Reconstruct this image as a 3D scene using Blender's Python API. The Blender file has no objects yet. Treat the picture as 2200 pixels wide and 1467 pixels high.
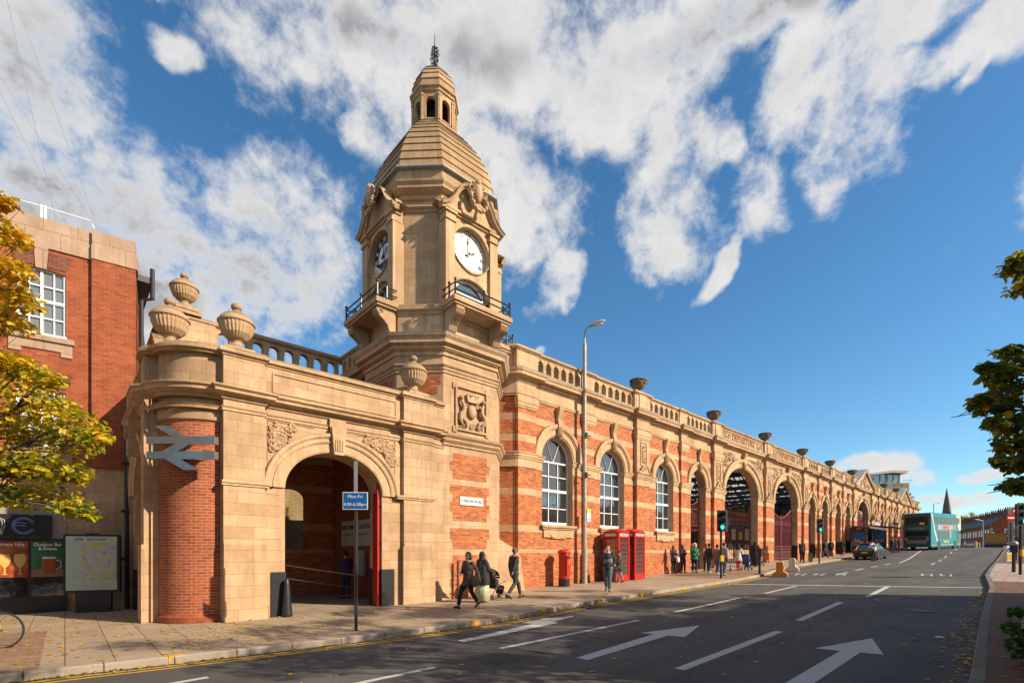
import bpy, math, random
from math import sin, cos, pi, radians, sqrt, atan2
from mathutils import Matrix, Vector, noise
R = random.Random(7)
scene = bpy.context.scene
# ---------------------------------------------------------------- camera
FPX, CX, HY, HC = 1051.0, 1100.0, 1186.0, 1.75      # focal length in photo pixels, centre column, horizon row, eye height
TH = radians(47.57); c_, s_ = cos(TH), sin(TH)
cd = bpy.data.cameras.new('camera'); cam = bpy.data.objects.new('camera', cd)
scene.collection.objects.link(cam); scene.camera = cam
cd.sensor_width = 36; cd.lens = 36 * FPX / 2200; cd.shift_y = 0.2057; cd.clip_start = .1; cd.clip_end = 3000
cam.location = (0, 0, HC); cam.rotation_euler = (pi / 2, 0, TH - pi / 2)
# ---------------------------------------------------------------- light
SUN_EL = radians(31); TS = Vector((.454, -.891, 0)) * cos(SUN_EL) + Vector((0, 0, sin(SUN_EL)))
ld = bpy.data.lights.new('sun', 'SUN'); ld.energy = 5.0; ld.angle = radians(.55); ld.color = (1, .86, .66)
sun = bpy.data.objects.new('sun', ld); scene.collection.objects.link(sun)
sun.rotation_euler = TS.to_track_quat('Z', 'Y').to_euler(); sun.location = (20, -40, 40)
scene.view_settings.view_transform = 'Standard'; scene.view_settings.look = 'None'
scene.view_settings.exposure = 0.58; scene.view_settings.gamma = 1
# ---------------------------------------------------------------- sky with clouds
def pxdir(px, py):
    k, m = (px - CX) / FPX, (HY - py) / FPX
    v = Vector((c_ + k * s_, s_ - k * c_, m)); v.normalize(); return v
def azel(px, py):
    v = pxdir(px, py); return atan2(v.y, v.x), math.asin(v.z)
W = bpy.data.worlds.new('World'); scene.world = W; W.use_nodes = True
N, L = W.node_tree.nodes, W.node_tree.links; N.clear()
def nd(t, **k):
    n = N.new(t)
    for a, b in k.items(): setattr(n, a, b)
    return n
def mth(op, a, b=None, c=None, clamp=False):
    n = nd('ShaderNodeMath', operation=op); n.use_clamp = clamp
    for i, x in enumerate((a, b, c)):
        if x is None: continue
        if isinstance(x, (int, float)): n.inputs[i].default_value = x
        else: L.new(x, n.inputs[i])
    return n.outputs[0]
tc = nd('ShaderNodeTexCoord'); D = tc.outputs['Generated']
sep = nd('ShaderNodeSeparateXYZ'); L.new(D, sep.inputs[0])
az = mth('ARCTAN2', sep.outputs[1], sep.outputs[0]); el = mth('ARCSINE', sep.outputs[2])
cmb = nd('ShaderNodeCombineXYZ'); L.new(az, cmb.inputs[0]); L.new(el, cmb.inputs[1])
def nz(scale, detail, rough, dist=0., vec=D, sc=None):
    n = nd('ShaderNodeTexNoise'); n.inputs['Scale'].default_value = scale; n.inputs['Detail'].default_value = detail
    n.inputs['Roughness'].default_value = rough; n.inputs['Distortion'].default_value = dist
    if sc:
        mp = nd('ShaderNodeMapping'); mp.inputs['Scale'].default_value = sc[:3]; mp.inputs['Rotation'].default_value = (0, 0, sc[3])
        L.new(vec, mp.inputs[0]); vec = mp.outputs[0]
    L.new(vec, n.inputs['Vector']); return n.outputs['Fac']
# warp the coordinates a little so that blob edges become ragged
wn = nd('ShaderNodeTexNoise'); wn.inputs['Scale'].default_value = 7; wn.inputs['Detail'].default_value = 3; L.new(D, wn.inputs['Vector'])
ws = nd('ShaderNodeVectorMath', operation='SUBTRACT'); L.new(wn.outputs['Color'], ws.inputs[0]); ws.inputs[1].default_value = (.5, .5, .5)
wm = nd('ShaderNodeVectorMath', operation='SCALE'); L.new(ws.outputs[0], wm.inputs[0]); wm.inputs['Scale'].default_value = .10
wa = nd('ShaderNodeVectorMath', operation='ADD'); L.new(cmb.outputs[0], wa.inputs[0]); L.new(wm.outputs[0], wa.inputs[1])
zf = nd('ShaderNodeVectorMath', operation='MULTIPLY'); L.new(wa.outputs[0], zf.inputs[0]); zf.inputs[1].default_value = (1, 1, 0)
AE = zf.outputs[0]
def chain(blobs, raw=()):
    out = None
    L_ = []
    for (x, y, rx, ry, rot) in blobs:
        a0, e0 = azel(x, y); a1, e1 = azel(x + rx, y); a2, e2 = azel(x, y + ry)
        L_.append((a0, e0, abs(a1 - a0) + .001, abs(e2 - e0) + .001, -rot))
    for b in list(L_) + list(raw):
        mp = nd('ShaderNodeMapping', vector_type='TEXTURE'); L.new(AE, mp.inputs[0])
        mp.inputs['Location'].default_value = (b[0], b[1], 0); mp.inputs['Rotation'].default_value = (0, 0, radians(b[4])); mp.inputs['Scale'].default_value = (b[2], b[3], 1)
        ln = nd('ShaderNodeVectorMath', operation='LENGTH'); L.new(mp.outputs[0], ln.inputs[0])
        out = ln.outputs['Value'] if out is None else mth('MINIMUM', out, ln.outputs['Value'])
    return out
CL = [(60, 180, 250, 240, 0), (200, 400, 260, 150, 20), (30, 480, 300, 200, 0), (640, 550, 195, 185, 0), (480, 600, 300, 170, 0), (280, 560, 260, 130, 0), (390, 660, 150, 120, 0), (380, 100, 70, 55, 20),
      (760, 100, 360, 170, 0), (900, 280, 290, 130, 0), (1010, 420, 190, 150, 0), (1150, 480, 150, 115, 10), (1210, 590, 80, 55, 60), (1060, 90, 420, 180, 0), (1340, 210, 220, 150, 0), (1450, 360, 120, 160, 40),
      (1400, 480, 75, 130, 20), (1420, 550, 80, 60, 0), (1618, 430, 60, 95, 40), (1530, 575, 60, 22, 50), (1225, 640, 40, 30, 60), (1560, 330, 40, 60, 30), (1500, 60, 460, 110, 0), (1700, 190, 130, 110, 40), (1860, 230, 165, 200, 30), (1790, 370, 85, 95, 20), (1900, 60, 420, 80, 0), (1990, 130, 90, 70, 0), (2150, 40, 180, 70, 0), (2130, 90, 90, 30, 40),
      (1870, 1004, 100, 26, 0), (1935, 1004, 62, 42, 0), (1985, 1030, 40, 22, 0), (2105, 1022, 85, 15, 0), (2100, 1088, 90, 14, 0), (2030, 1078, 80, 14, 0), (2120, 1075, 36, 20, 0), (1168, 742, 14, 15, 50)]
BACK = [(-.72, .28, .35, .16, 0), (-.9, .5, .5, .3, 0), (-1.9, .35, .6, .25, 10), (-.25, .42, .28, .12, 0), (-.5, .15, .5, .06, 0), (2.9, .5, .6, .3, 0), (-2.8, .6, .5, .3, 0), (-1.3, 1.1, .8, .3, 0), (1.5, 1.35, .9, .2, 0)]
md = chain(CL, BACK)
dens0 = mth('MULTIPLY', mth('MINIMUM', mth('SUBTRACT', 1.0, md), .42), 1.3)
n1 = nz(6.5, 11, .64, .1); n2 = nz(26, 9, .66, .2, D, (1.0, 1.0, 1.15, radians(-40)))
def puff(sc):
    v = nd('ShaderNodeTexVoronoi', feature='F1'); v.inputs['Scale'].default_value = sc
    w = nd('ShaderNodeTexNoise'); w.inputs['Scale'].default_value = sc * 1.3; w.inputs['Detail'].default_value = 5; L.new(D, w.inputs['Vector'])
    q = nd('ShaderNodeVectorMath', operation='SCALE'); L.new(w.outputs['Color'], q.inputs[0]); q.inputs['Scale'].default_value = 1.1 / sc * 1.6
    a = nd('ShaderNodeVectorMath', operation='ADD'); L.new(D, a.inputs[0]); L.new(q.outputs[0], a.inputs[1]); L.new(a.outputs[0], v.inputs['Vector']); return v.outputs['Distance']
pf = mth('ADD', mth('MULTIPLY', mth('SUBTRACT', .42, puff(7)), .55), mth('MULTIPLY', mth('SUBTRACT', .42, puff(20)), .28))
nn = mth('ADD', mth('ADD', mth('MULTIPLY', mth('SUBTRACT', n1, .5), 2.1), mth('MULTIPLY', mth('SUBTRACT', n2, .5), 1.35)), pf)
dens = mth('ADD', dens0, nn)
mr = nd('ShaderNodeMapRange', interpolation_type='SMOOTHSTEP'); L.new(dens, mr.inputs[0])
mr.inputs[1].default_value = -.24; mr.inputs[2].default_value = .68
cov = mr.outputs[0]
GR = [(560, 600, 360, 200, 0), (130, 450, 380, 220, 0), (330, 600, 300, 120, 0), (60, 120, 260, 130, 0), (1050, 120, 260, 90, 0), (1550, 60, 460, 60, 0), (780, 60, 200, 60, 0), (600, 520, 140, 90, 0)]
gd = mth('SUBTRACT', 1.0, chain(GR, [(-1.2, .6, .8, .4, 0)]))
n3 = nz(3.2, 5, .55, .2); n4 = nz(11, 6, .6)
gs = mth('ADD', mth('ADD', gd, mth('MULTIPLY', mth('SUBTRACT', n3, .5), 2.0)), mth('MULTIPLY', mth('SUBTRACT', n4, .5), 1.2))
mg = nd('ShaderNodeMapRange', interpolation_type='SMOOTHSTEP'); L.new(gs, mg.inputs[0]); mg.inputs[1].default_value = -.25; mg.inputs[2].default_value = 1.15
inner = nd('ShaderNodeMapRange', interpolation_type='SMOOTHSTEP'); L.new(dens, inner.inputs[0]); inner.inputs[1].default_value = .25; inner.inputs[2].default_value = .85
gfac = mth('MULTIPLY', mg.outputs[0], inner.outputs[0])
sh = nd('ShaderNodeMapRange'); L.new(nz(9, 8, .65, .2), sh.inputs[0]); sh.inputs[1].default_value = .42; sh.inputs[2].default_value = .72; sh.inputs[3].default_value = 0; sh.inputs[4].default_value = .42
gfac = mth('MAXIMUM', gfac, mth('MULTIPLY', sh.outputs[0], inner.outputs[0]))
cc = nd('ShaderNodeMix', data_type='RGBA'); L.new(gfac, cc.inputs[0]); cc.inputs[6].default_value = (5.2, 5.15, 5.1, 1); cc.inputs[7].default_value = (2.25, 2.3, 2.45, 1)
sky = nd('ShaderNodeTexSky', sky_type='NISHITA'); sky.sun_disc = False; sky.sun_elevation = SUN_EL
sky.sun_rotation = atan2(TS.x, TS.y); sky.altitude = 50; sky.air_density = .95; sky.dust_density = .35; sky.ozone_density = 2.2
tn = nd('ShaderNodeMix', data_type='RGBA', blend_type='MULTIPLY'); tn.inputs[0].default_value = 1; tn.inputs[7].default_value = (.90, 1.06, 1.08, 1); L.new(sky.outputs[0], tn.inputs[6])
hs = nd('ShaderNodeHueSaturation'); hs.inputs['Saturation'].default_value = 1.16; L.new(tn.outputs[2], hs.inputs['Color'])
mx = nd('ShaderNodeMix', data_type='RGBA'); L.new(cov, mx.inputs[0]); L.new(hs.outputs[0], mx.inputs[6]); L.new(cc.outputs[2], mx.inputs[7])
bg = nd('ShaderNodeBackground'); L.new(mx.outputs[2], bg.inputs[0]); bg.inputs[1].default_value = .105
wo = nd('ShaderNodeOutputWorld'); L.new(bg.outputs[0], wo.inputs[0])

# ---------------------------------------------------------------- materials
def new_mat(name):
    m = bpy.data.materials.new(name); m.use_nodes = True
    t = m.node_tree; b = t.nodes['Principled BSDF']; return m, t, b
def setb(b, col=None, rough=None, metal=None, spec=None):
    if col is not None: b.inputs['Base Color'].default_value = (*col, 1)
    if rough is not None: b.inputs['Roughness'].default_value = rough
    if metal is not None: b.inputs['Metallic'].default_value = metal
    if spec is not None: b.inputs['Specular IOR Level'].default_value = spec
def mixc(t, fac, a, b, blend='MIX'):
    n = t.nodes.new('ShaderNodeMix'); n.data_type = 'RGBA'; n.blend_type = blend
    for i, x in ((0, fac), (6, a), (7, b)):
        if hasattr(x, 'links'): t.links.new(x, n.inputs[i])
        elif isinstance(x, (int, float)): n.inputs[i].default_value = x
        else: n.inputs[i].default_value = (*x, 1)
    return n.outputs[2]
def tnoise(t, scale, detail=4, vec=None, rough=.55):
    n = t.nodes.new('ShaderNodeTexNoise'); n.inputs['Scale'].default_value = scale; n.inputs['Detail'].default_value = detail; n.inputs['Roughness'].default_value = rough
    if vec is None:
        g = t.nodes.new('ShaderNodeNewGeometry'); vec = g.outputs['Position']
    t.links.new(vec, n.inputs['Vector']); return n.outputs['Fac']
def ramp(t, fac, stops, const=False):
    n = t.nodes.new('ShaderNodeValToRGB'); e = n.color_ramp.elements
    if const: n.color_ramp.interpolation = 'CONSTANT'
    while len(e) < len(stops): e.new(.5)
    for q, (p, col) in zip(e, stops):
        q.position = p; q.color = (*(col if not isinstance(col, (int, float)) else (col,) * 3), 1)
    t.links.new(fac, n.inputs[0]); return n.outputs[0]
def bump(t, b, h, dist=.01, strength=.6):
    n = t.nodes.new('ShaderNodeBump'); n.inputs['Distance'].default_value = dist; n.inputs['Strength'].default_value = strength
    t.links.new(h, n.inputs['Height']); t.links.new(n.outputs[0], b.inputs['Normal'])
def plain(name, col, rough=.6, metal=0., var=.12, scale=6, spec=None, bm=0):
    m, t, b = new_mat(name); setb(b, col, rough, metal, spec)
    if var:
        f = tnoise(t, scale, 5); lo = tuple(x * (1 - var) for x in col); hi = tuple(min(1, x * (1 + var)) for x in col)
        t.links.new(ramp(t, f, [(.3, lo), (.7, hi)]), b.inputs['Base Color'])
        if bm: bump(t, b, f, bm)
    return m
def masonry(t, c1, c2, mortar, bw, bh, ms, uv):
    n = t.nodes.new('ShaderNodeTexBrick'); n.inputs['Scale'].default_value = 1
    n.inputs['Brick Width'].default_value = bw; n.inputs['Row Height'].default_value = bh; n.inputs['Mortar Size'].default_value = ms
    n.inputs['Mortar Smooth'].default_value = .2; n.inputs['Bias'].default_value = 0
    for i, x in (('Color1', c1), ('Color2', c2), ('Mortar', mortar)): n.inputs[i].default_value = (*x, 1)
    t.links.new(uv, n.inputs['Vector']); return n
def uvn(t):
    return t.nodes.new('ShaderNodeUVMap').outputs[0]
ST1, ST2, STM = (.61, .405, .240), (.48, .305, .175), (.40, .26, .155)
BR1, BR2, BRM = (.60, .185, .055), (.32, .075, .028), (.46, .30, .19)
def stone_col(t, uv, bw=.72, bh=.30, c1=ST1, c2=ST2, mo=STM):
    n = masonry(t, c1, c2, mo, bw, bh, .006, uv)
    col = n.outputs['Color']
    f = tnoise(t, .7, 6, rough=.65)
    col = mixc(t, .7, col, ramp(t, f, [(.28, (.58, .54, .50)), (.62, (1.08, 1.08, 1.08))]), 'MULTIPLY')
    f2 = tnoise(t, 9, 6, rough=.7)
    col = mixc(t, .35, col, ramp(t, f2, [(.3, (.72, .70, .66)), (.7, (1.12, 1.12, 1.12))]), 'MULTIPLY')
    return col, n.outputs['Fac'], f2
def brick_col(t, uv, c1=BR1, c2=BR2, mo=BRM):
    n = masonry(t, c1, c2, mo, .225, .075, .007, uv)
    col = n.outputs['Color']
    f = tnoise(t, 1.3, 6, rough=.7)
    col = mixc(t, .6, col, ramp(t, f, [(.25, (.58, .50, .48)), (.65, (1.08, 1.08, 1.08))]), 'MULTIPLY')
    return col, n.outputs['Fac']
def make_stone(name, bw=.72, bh=.30, c1=ST1, c2=ST2, mo=STM, weather=False, stain=.0):
    m, t, b = new_mat(name); setb(b, rough=.88, spec=.25); uv = uvn(t)
    col, fac, f2 = stone_col(t, uv, bw, bh, c1, c2, mo)
    if weather:      # soot and lichen on upward faces
        g = t.nodes.new('ShaderNodeNewGeometry'); s = t.nodes.new('ShaderNodeSeparateXYZ'); t.links.new(g.outputs['Normal'], s.inputs[0])
        up = ramp(t, s.outputs[2], [(.35, 0), (.8, 1)]); k = t.nodes.new('ShaderNodeMath'); k.operation = 'MULTIPLY'
        t.links.new(up, k.inputs[0]); t.links.new(ramp(t, tnoise(t, 3, 5), [(.3, .35), (.6, .9)]), k.inputs[1])
        col = mixc(t, k.outputs[0], col, (.14, .12, .065))
    # vertical streaks of dirt
    g = t.nodes.new('ShaderNodeNewGeometry'); mp = t.nodes.new('ShaderNodeMapping'); mp.inputs['Scale'].default_value = (3, 3, .35); t.links.new(g.outputs['Position'], mp.inputs[0])
    st = ramp(t, tnoise(t, 1.6, 6, mp.outputs[0], .7), [(.46, 0), (.72, .6)])
    col = mixc(t, st, col, (.25, .17, .10))
    t.links.new(col, b.inputs['Base Color'])
    mm = t.nodes.new('ShaderNodeMath'); mm.operation = 'MULTIPLY_ADD'; t.links.new(fac, mm.inputs[0]); mm.inputs[1].default_value = -.8; t.links.new(f2, mm.inputs[2])
    bump(t, b, mm.outputs[0], .008, .7); return m
def make_brick(name, c1=BR1, c2=BR2, mo=BRM, dark=True):
    m, t, b = new_mat(name); setb(b, rough=.85, spec=.25); uv = uvn(t)
    col, fac = brick_col(t, uv, c1, c2, mo)
    if dark:
        f = tnoise(t, 14, 3); col = mixc(t, ramp(t, f, [(.64, 0), (.74, .6)]), col, (.10, .04, .03))
    t.links.new(col, b.inputs['Base Color']); bump(t, b, fac, -.006, .7); return m
M = {}
M['stone'] = make_stone('stone'); M['stone_w'] = make_stone('stone_weathered', weather=True)
M['trim'] = make_stone('stone_trim', 1.3, 5, weather=True)
M['carved'] = plain('carved_stone', (.44, .29, .165), .9, var=.35, scale=14, bm=.02)
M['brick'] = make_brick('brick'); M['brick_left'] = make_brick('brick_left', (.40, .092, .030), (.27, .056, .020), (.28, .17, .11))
M['sill_stone'] = make_stone('sill_stone', .78, .6, (.48, .33, .24), (.42, .28, .2), (.15, .1, .07))
def banded():
    m, t, b = new_mat('banded_masonry'); setb(b, rough=.87, spec=.25); uv = uvn(t)
    sc, sf, f2 = stone_col(t, uv); bc, bf = brick_col(t, uv)
    g = t.nodes.new('ShaderNodeNewGeometry'); s = t.nodes.new('ShaderNodeSeparateXYZ'); t.links.new(g.outputs['Position'], s.inputs[0])
    d = t.nodes.new('ShaderNodeMath'); d.operation = 'DIVIDE'; t.links.new(s.outputs[2], d.inputs[0]); d.inputs[1].default_value = 12
    bands = [(0, 0), (1.70, 1), (1.87, 0), (2.61, 1), (2.87, 0), (4.14, 1), (4.45, 0), (5.33, 1), (5.9, 0), (6.39, 1), (6.67, 0), (7.29, 1), (7.56, 0), (8.3, 1)]
    k = ramp(t, d.outputs[0], [(a / 12, v) for a, v in bands], True)
    col = mixc(t, k, bc, sc); fa = mixc(t, k, bf, sf)
    t.links.new(col, b.inputs['Base Color']); bump(t, b, fa, -.006, .7); return m
M['banded'] = banded()
def glass(name, col=(.02, .025, .03), rough=.04):
    m, t, b = new_mat(name); setb(b, col, rough, 0, 1.0); b.inputs['IOR'].default_value = 1.9
    f = tnoise(t, 1.7, 3); bump(t, b, f, .012, .5); return m
M['glass'] = glass('window_glass'); M['white'] = plain('white_paint', (.78, .77, .73), .45, var=.05)
M['lead'] = plain('lead', (.30, .31, .33), .5, .0, .15); M['black'] = plain('black_paint', (.018, .018, .02), .4, var=.3)
M['ironred'] = plain('maroon_iron', (.22, .035, .055), .45, var=.1); M['red'] = plain('red_paint', (.43, .024, .016), .32, var=.08)
M['asphalt'] = None
def cam_free_dome(): pass
M['steel'] = plain('steel', (.42, .42, .42), .25, .9, .1); M['grey'] = plain('grey_metal', (.30, .30, .31), .5, .3, .1)
M['rubber'] = plain('rubber', (.02, .02, .02), .8, var=.2); M['yellow'] = plain('yellow_paint', (.75, .48, .02), .6, var=.15, scale=20)
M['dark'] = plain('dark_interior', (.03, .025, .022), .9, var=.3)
M['darksteel'] = plain('dark_steel', (.035, .04, .048), .5, .3, .2)
M['chrome'] = plain('chrome', (.7, .7, .72), .15, 1, 0)
def emis(name, col, s):
    m, t, b = new_mat(name); setb(b, col, .4); b.inputs['Emission Color'].default_value = (*col, 1); b.inputs['Emission Strength'].default_value = s; return m
M['green_lamp'] = emis('green_lamp', (.03, .9, .45), 2.2); M['amber'] = emis('amber_display', (1, .32, .03), .8)
_pc = {}
def P(col, rough=.8, metal=0., var=.12, scale=8):
    k = (col, rough, metal)
    if k not in _pc: _pc[k] = plain('paint_%d' % len(_pc), col, rough, metal, var, scale)
    return _pc[k]

# ---------------------------------------------------------------- mesh helpers
COL = scene.collection
def frame(x, y, z=0, deg=0): return Matrix.Translation((x, y, z)) @ Matrix.Rotation(radians(deg), 4, 'Z')
class MB:
    def __init__(s, T=None): s.v = []; s.f = []; s.m = []; s.uv = {}; s.T = T or Matrix(); s.mat = 0
    def add(s, vs, fs, mat=None, uvs=None):
        o = len(s.v); s.v += [s.T @ Vector(p) for p in vs]; mt = s.mat if mat is None else mat
        for i, q in enumerate(fs):
            if uvs: s.uv[len(s.f)] = uvs[i]
            s.f.append([o + j for j in q]); s.m.append(mt)
    def box(s, x0, y0, z0, x1, y1, z1, mat=None):
        v = [(x, y, z) for z in (z0, z1) for y in (y0, y1) for x in (x0, x1)]
        s.add(v, [(0, 2, 3, 1), (4, 5, 7, 6), (0, 1, 5, 4), (2, 6, 7, 3), (0, 4, 6, 2), (1, 3, 7, 5)], mat)
    def cbox(s, c, d, rz=0, mat=None, tilt=None):
        M_ = Matrix.Translation(c) @ Matrix.Rotation(rz, 4, 'Z')
        if tilt: M_ = M_ @ Matrix.Rotation(tilt[1], 4, tilt[0])
        T = s.T; s.T = T @ M_; s.box(-d[0] / 2, -d[1] / 2, -d[2] / 2, d[0] / 2, d[1] / 2, d[2] / 2, mat); s.T = T
    def prism(s, poly, y0, y1, mat=None):           # polygon in local x,z, extruded along y
        n = len(poly); s.add([(x, y0, z) for x, z in poly] + [(x, y1, z) for x, z in poly],
            [tuple(range(n)), tuple(range(2 * n - 1, n - 1, -1))] + [(i, i + n, (i + 1) % n + n, (i + 1) % n) for i in range(n)], mat)
    def slab(s, poly, z0, z1, mat=None):            # polygon in x,y
        n = len(poly); s.add([(x, y, z0) for x, y in poly] + [(x, y, z1) for x, y in poly],
            [tuple(range(n - 1, -1, -1)), tuple(range(n, 2 * n))] + [(i, (i + 1) % n, (i + 1) % n + n, i + n) for i in range(n)], mat)
    def lathe(s, prof, c=(0, 0, 0), seg=20, mat=None, flute=None, sq=1, cap=True):
        vs = []; fs = []; n = len(prof)
        for j in range(seg):
            a = 2 * pi * j / seg
            for i, (r, z) in enumerate(prof):
                rr = r * (1 - (flute[2] * (j % 2) if flute and flute[0] <= i <= flute[1] else 0))
                vs.append((c[0] + rr * cos(a), c[1] + rr * sin(a) * sq, c[2] + z))
        for j in range(seg):
            k = (j + 1) % seg
            for i in range(n - 1): fs.append((j * n + i, k * n + i, k * n + i + 1, j * n + i + 1))
        if cap and prof[0][0] > 1e-4: fs.append(tuple(j * n for j in range(seg - 1, -1, -1)))
        if cap and prof[-1][0] > 1e-4: fs.append(tuple(j * n + n - 1 for j in range(seg)))
        s.add(vs, fs, mat)
    def tube(s, pts, rad, seg=6, mat=None, cap=True):
        pts = [Vector(p) for p in pts]; n = len(pts)
        if not hasattr(rad, '__len__'): rad = [rad] * n
        vs = []; fs = []; up = None
        for i, p in enumerate(pts):
            d = (pts[min(i + 1, n - 1)] - pts[max(i - 1, 0)])
            if d.length < 1e-9: d = Vector((0, 0, 1))
            d.normalize()
            if up is None: up = Vector((0, 0, 1)) if abs(d.z) < .9 else Vector((1, 0, 0))
            a = d.cross(up)
            if a.length < 1e-6: a = d.cross(Vector((1, .3, 0)))
            a.normalize(); b = a.cross(d); up = b
            for j in range(seg):
                t = 2 * pi * j / seg; vs.append(p + a * (cos(t) * rad[i]) + b * (sin(t) * rad[i]))
        for i in range(n - 1):
            for j in range(seg):
                k = (j + 1) % seg; fs.append((i * seg + j, i * seg + k, (i + 1) * seg + k, (i + 1) * seg + j))
        if cap: fs += [tuple(range(seg - 1, -1, -1)), tuple(range((n - 1) * seg, n * seg))]
        s.add(vs, fs, mat)
    def ball(s, c, r, seg=8, rings=6, mat=None):
        if not hasattr(r, '__len__'): r = (r, r, r)
        vs = []; fs = []
        for i in range(rings + 1):
            t = pi * i / rings
            for j in range(seg):
                a = 2 * pi * j / seg; vs.append((c[0] + r[0] * sin(t) * cos(a), c[1] + r[1] * sin(t) * sin(a), c[2] + r[2] * cos(t)))
        for i in range(rings):
            for j in range(seg):
                k = (j + 1) % seg; fs.append((i * seg + j, (i + 1) * seg + j, (i + 1) * seg + k, i * seg + k))
        s.add(vs, fs, mat)
    def sweep(s, path, prof, closed=False, mat=None, cap=True):   # path in x,y; profile (out, z), out to the right of travel
        n = len(path); P_ = [Vector((p[0], p[1])) for p in path]; offs = []
        for i in range(n):
            ds = []
            if closed or i > 0: ds.append((P_[i] - P_[i - 1]).normalized())
            if closed or i < n - 1: ds.append((P_[(i + 1) % n] - P_[i]).normalized())
            ns = [Vector((d.y, -d.x)) for d in ds]
            if len(ns) == 2:
                m_ = ns[0] + ns[1]; m_ = m_ / max(.2, m_.dot(ns[0]))
            else: m_ = ns[0]
            offs.append(m_)
        k = len(prof); vs = []; us = [0]
        for i in range(1, n): us.append(us[-1] + (P_[i] - P_[i - 1]).length)
        if closed: us.append(us[-1] + (P_[0] - P_[-1]).length)
        vl = [0]
        for i in range(1, k): vl.append(vl[-1] + math.hypot(prof[i][0] - prof[i - 1][0], prof[i][1] - prof[i - 1][1]))
        z0 = prof[0][1]
        for i in range(n):
            for o, z in prof: q = P_[i] + offs[i] * o; vs.append((q.x, q.y, z))
        fs = []; uv = []
        for i in range(n if closed else n - 1):
            j = (i + 1) % n
            for a in range(k - 1):
                fs.append((i * k + a, j * k + a, j * k + a + 1, i * k + a + 1))
                uv.append([(us[i], z0 + vl[a]), (us[i + 1], z0 + vl[a]), (us[i + 1], z0 + vl[a + 1]), (us[i], z0 + vl[a + 1])])
        if cap and not closed:
            fs.append(tuple(range(k))); uv.append([(prof[a][0], prof[a][1]) for a in range(k)])
            fs.append(tuple(range((n - 1) * k + k - 1, (n - 1) * k - 1, -1))); uv.append([(prof[a][0], prof[a][1]) for a in range(k - 1, -1, -1)])
        s.add(vs, fs, mat, uv)
    # wall in local frame: faces -y, front plane y0, arched holes (cx, a, zb, zs, rise)
    def wall(s, x0, x1, z0, z1, holes=(), y0=0, th=.5, mat=None, rmat=None, seg=20, back=True):
        holes = sorted(holes); xs = x0; F = []
        def q(a, za, b, zb_, c, zc, d, zd, y): s.add([(a, y, za), (b, y, zb_), (c, y, zc), (d, y, zd)], [(0, 1, 2, 3)], mat)
        for y in ([y0, y0 + th] if back else [y0]):
            xs = x0
            for (cx, a, zb, zs, r) in holes:
                if cx - a > xs: q(xs, z0, cx - a, z0, cx - a, z1, xs, z1, y)
                if zb > z0: q(cx - a, z0, cx + a, z0, cx + a, zb, cx - a, zb, y)
                for i in range(seg):
                    t0, t1 = pi - pi * i / seg, pi - pi * (i + 1) / seg
                    q(cx + a * cos(t0), zs + r * sin(t0), cx + a * cos(t1), zs + r * sin(t1), cx + a * cos(t1), z1, cx + a * cos(t0), z1, y)
                xs = cx + a
            if x1 > xs: q(xs, z0, x1, z0, x1, z1, xs, z1, y)
        s.add([(x0, y0, z0), (x0, y0 + th, z0), (x0, y0 + th, z1), (x0, y0, z1)], [(0, 1, 2, 3)], mat)
        s.add([(x1, y0, z0), (x1, y0 + th, z0), (x1, y0 + th, z1), (x1, y0, z1)], [(3, 2, 1, 0)], mat)
        s.add([(x0, y0, z1), (x1, y0, z1), (x1, y0 + th, z1), (x0, y0 + th, z1)], [(0, 1, 2, 3)], mat)
        for (cx, a, zb, zs, r) in holes:
            pts = [(cx - a, zb)] + [(cx + a * cos(pi - pi * i / seg), zs + r * sin(pi * i / seg)) for i in range(seg + 1)] + [(cx + a, zb)]
            if zb > z0: pts.append(pts[0])
            u = 0
            for (xa, za), (xb, zb2) in zip(pts, pts[1:]):
                l = math.hypot(xb - xa, zb2 - za)
                s.add([(xa, y0, za), (xb, y0, zb2), (xb, y0 + th, zb2), (xa, y0 + th, za)], [(3, 2, 1, 0)], rmat if rmat is not None else mat, [[(th, u), (th, u + l), (0, u + l), (0, u)]]); u += l
    def arch(s, cx, zs, a, r, prof, zb=None, y0=0, seg=24, mat=None):   # prof: (offset from inner edge, projection)
        st = []
        if zb is not None: st.append((cx - a, zb, -1, 0))
        for i in range(seg + 1):
            t = pi - pi * i / seg; st.append((cx + a * cos(t), zs + r * sin(t), cos(t), sin(t)))
        if zb is not None: st.append((cx + a, zb, 1, 0))
        k = len(prof); vs = []; fs = []; uv = []; u = [0]
        for i in range(1, len(st)): u.append(u[-1] + math.hypot(st[i][0] - st[i - 1][0], st[i][1] - st[i - 1][1]))
        for (x, z, nx, nz_) in st:
            for o, p in prof: vs.append((x + nx * o, y0 - p, z + nz_ * o))
        for i in range(len(st) - 1):
            for j in range(k - 1):
                fs.append((i * k + j, (i + 1) * k + j, (i + 1) * k + j + 1, i * k + j + 1))
                uv.append([(u[i], prof[j][0]), (u[i + 1], prof[j][0]), (u[i + 1], prof[j + 1][0]), (u[i], prof[j + 1][0])])
        s.add(vs, fs, mat, uv)
    def spiral(s, cx, cz, r, turns=1.4, y=0, thick=.02, d=1, a0=0, n=14, seg=5, mat=None):
        s.tube([(cx + d * r * (1 - .8 * i / n) * cos(a0 + turns * 2 * pi * i / n), y - thick * .5, cz + r * (1 - .8 * i / n) * sin(a0 + turns * 2 * pi * i / n)) for i in range(n + 1)], [thick * (1 - .4 * i / n) for i in range(n + 1)], seg, mat)
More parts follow.
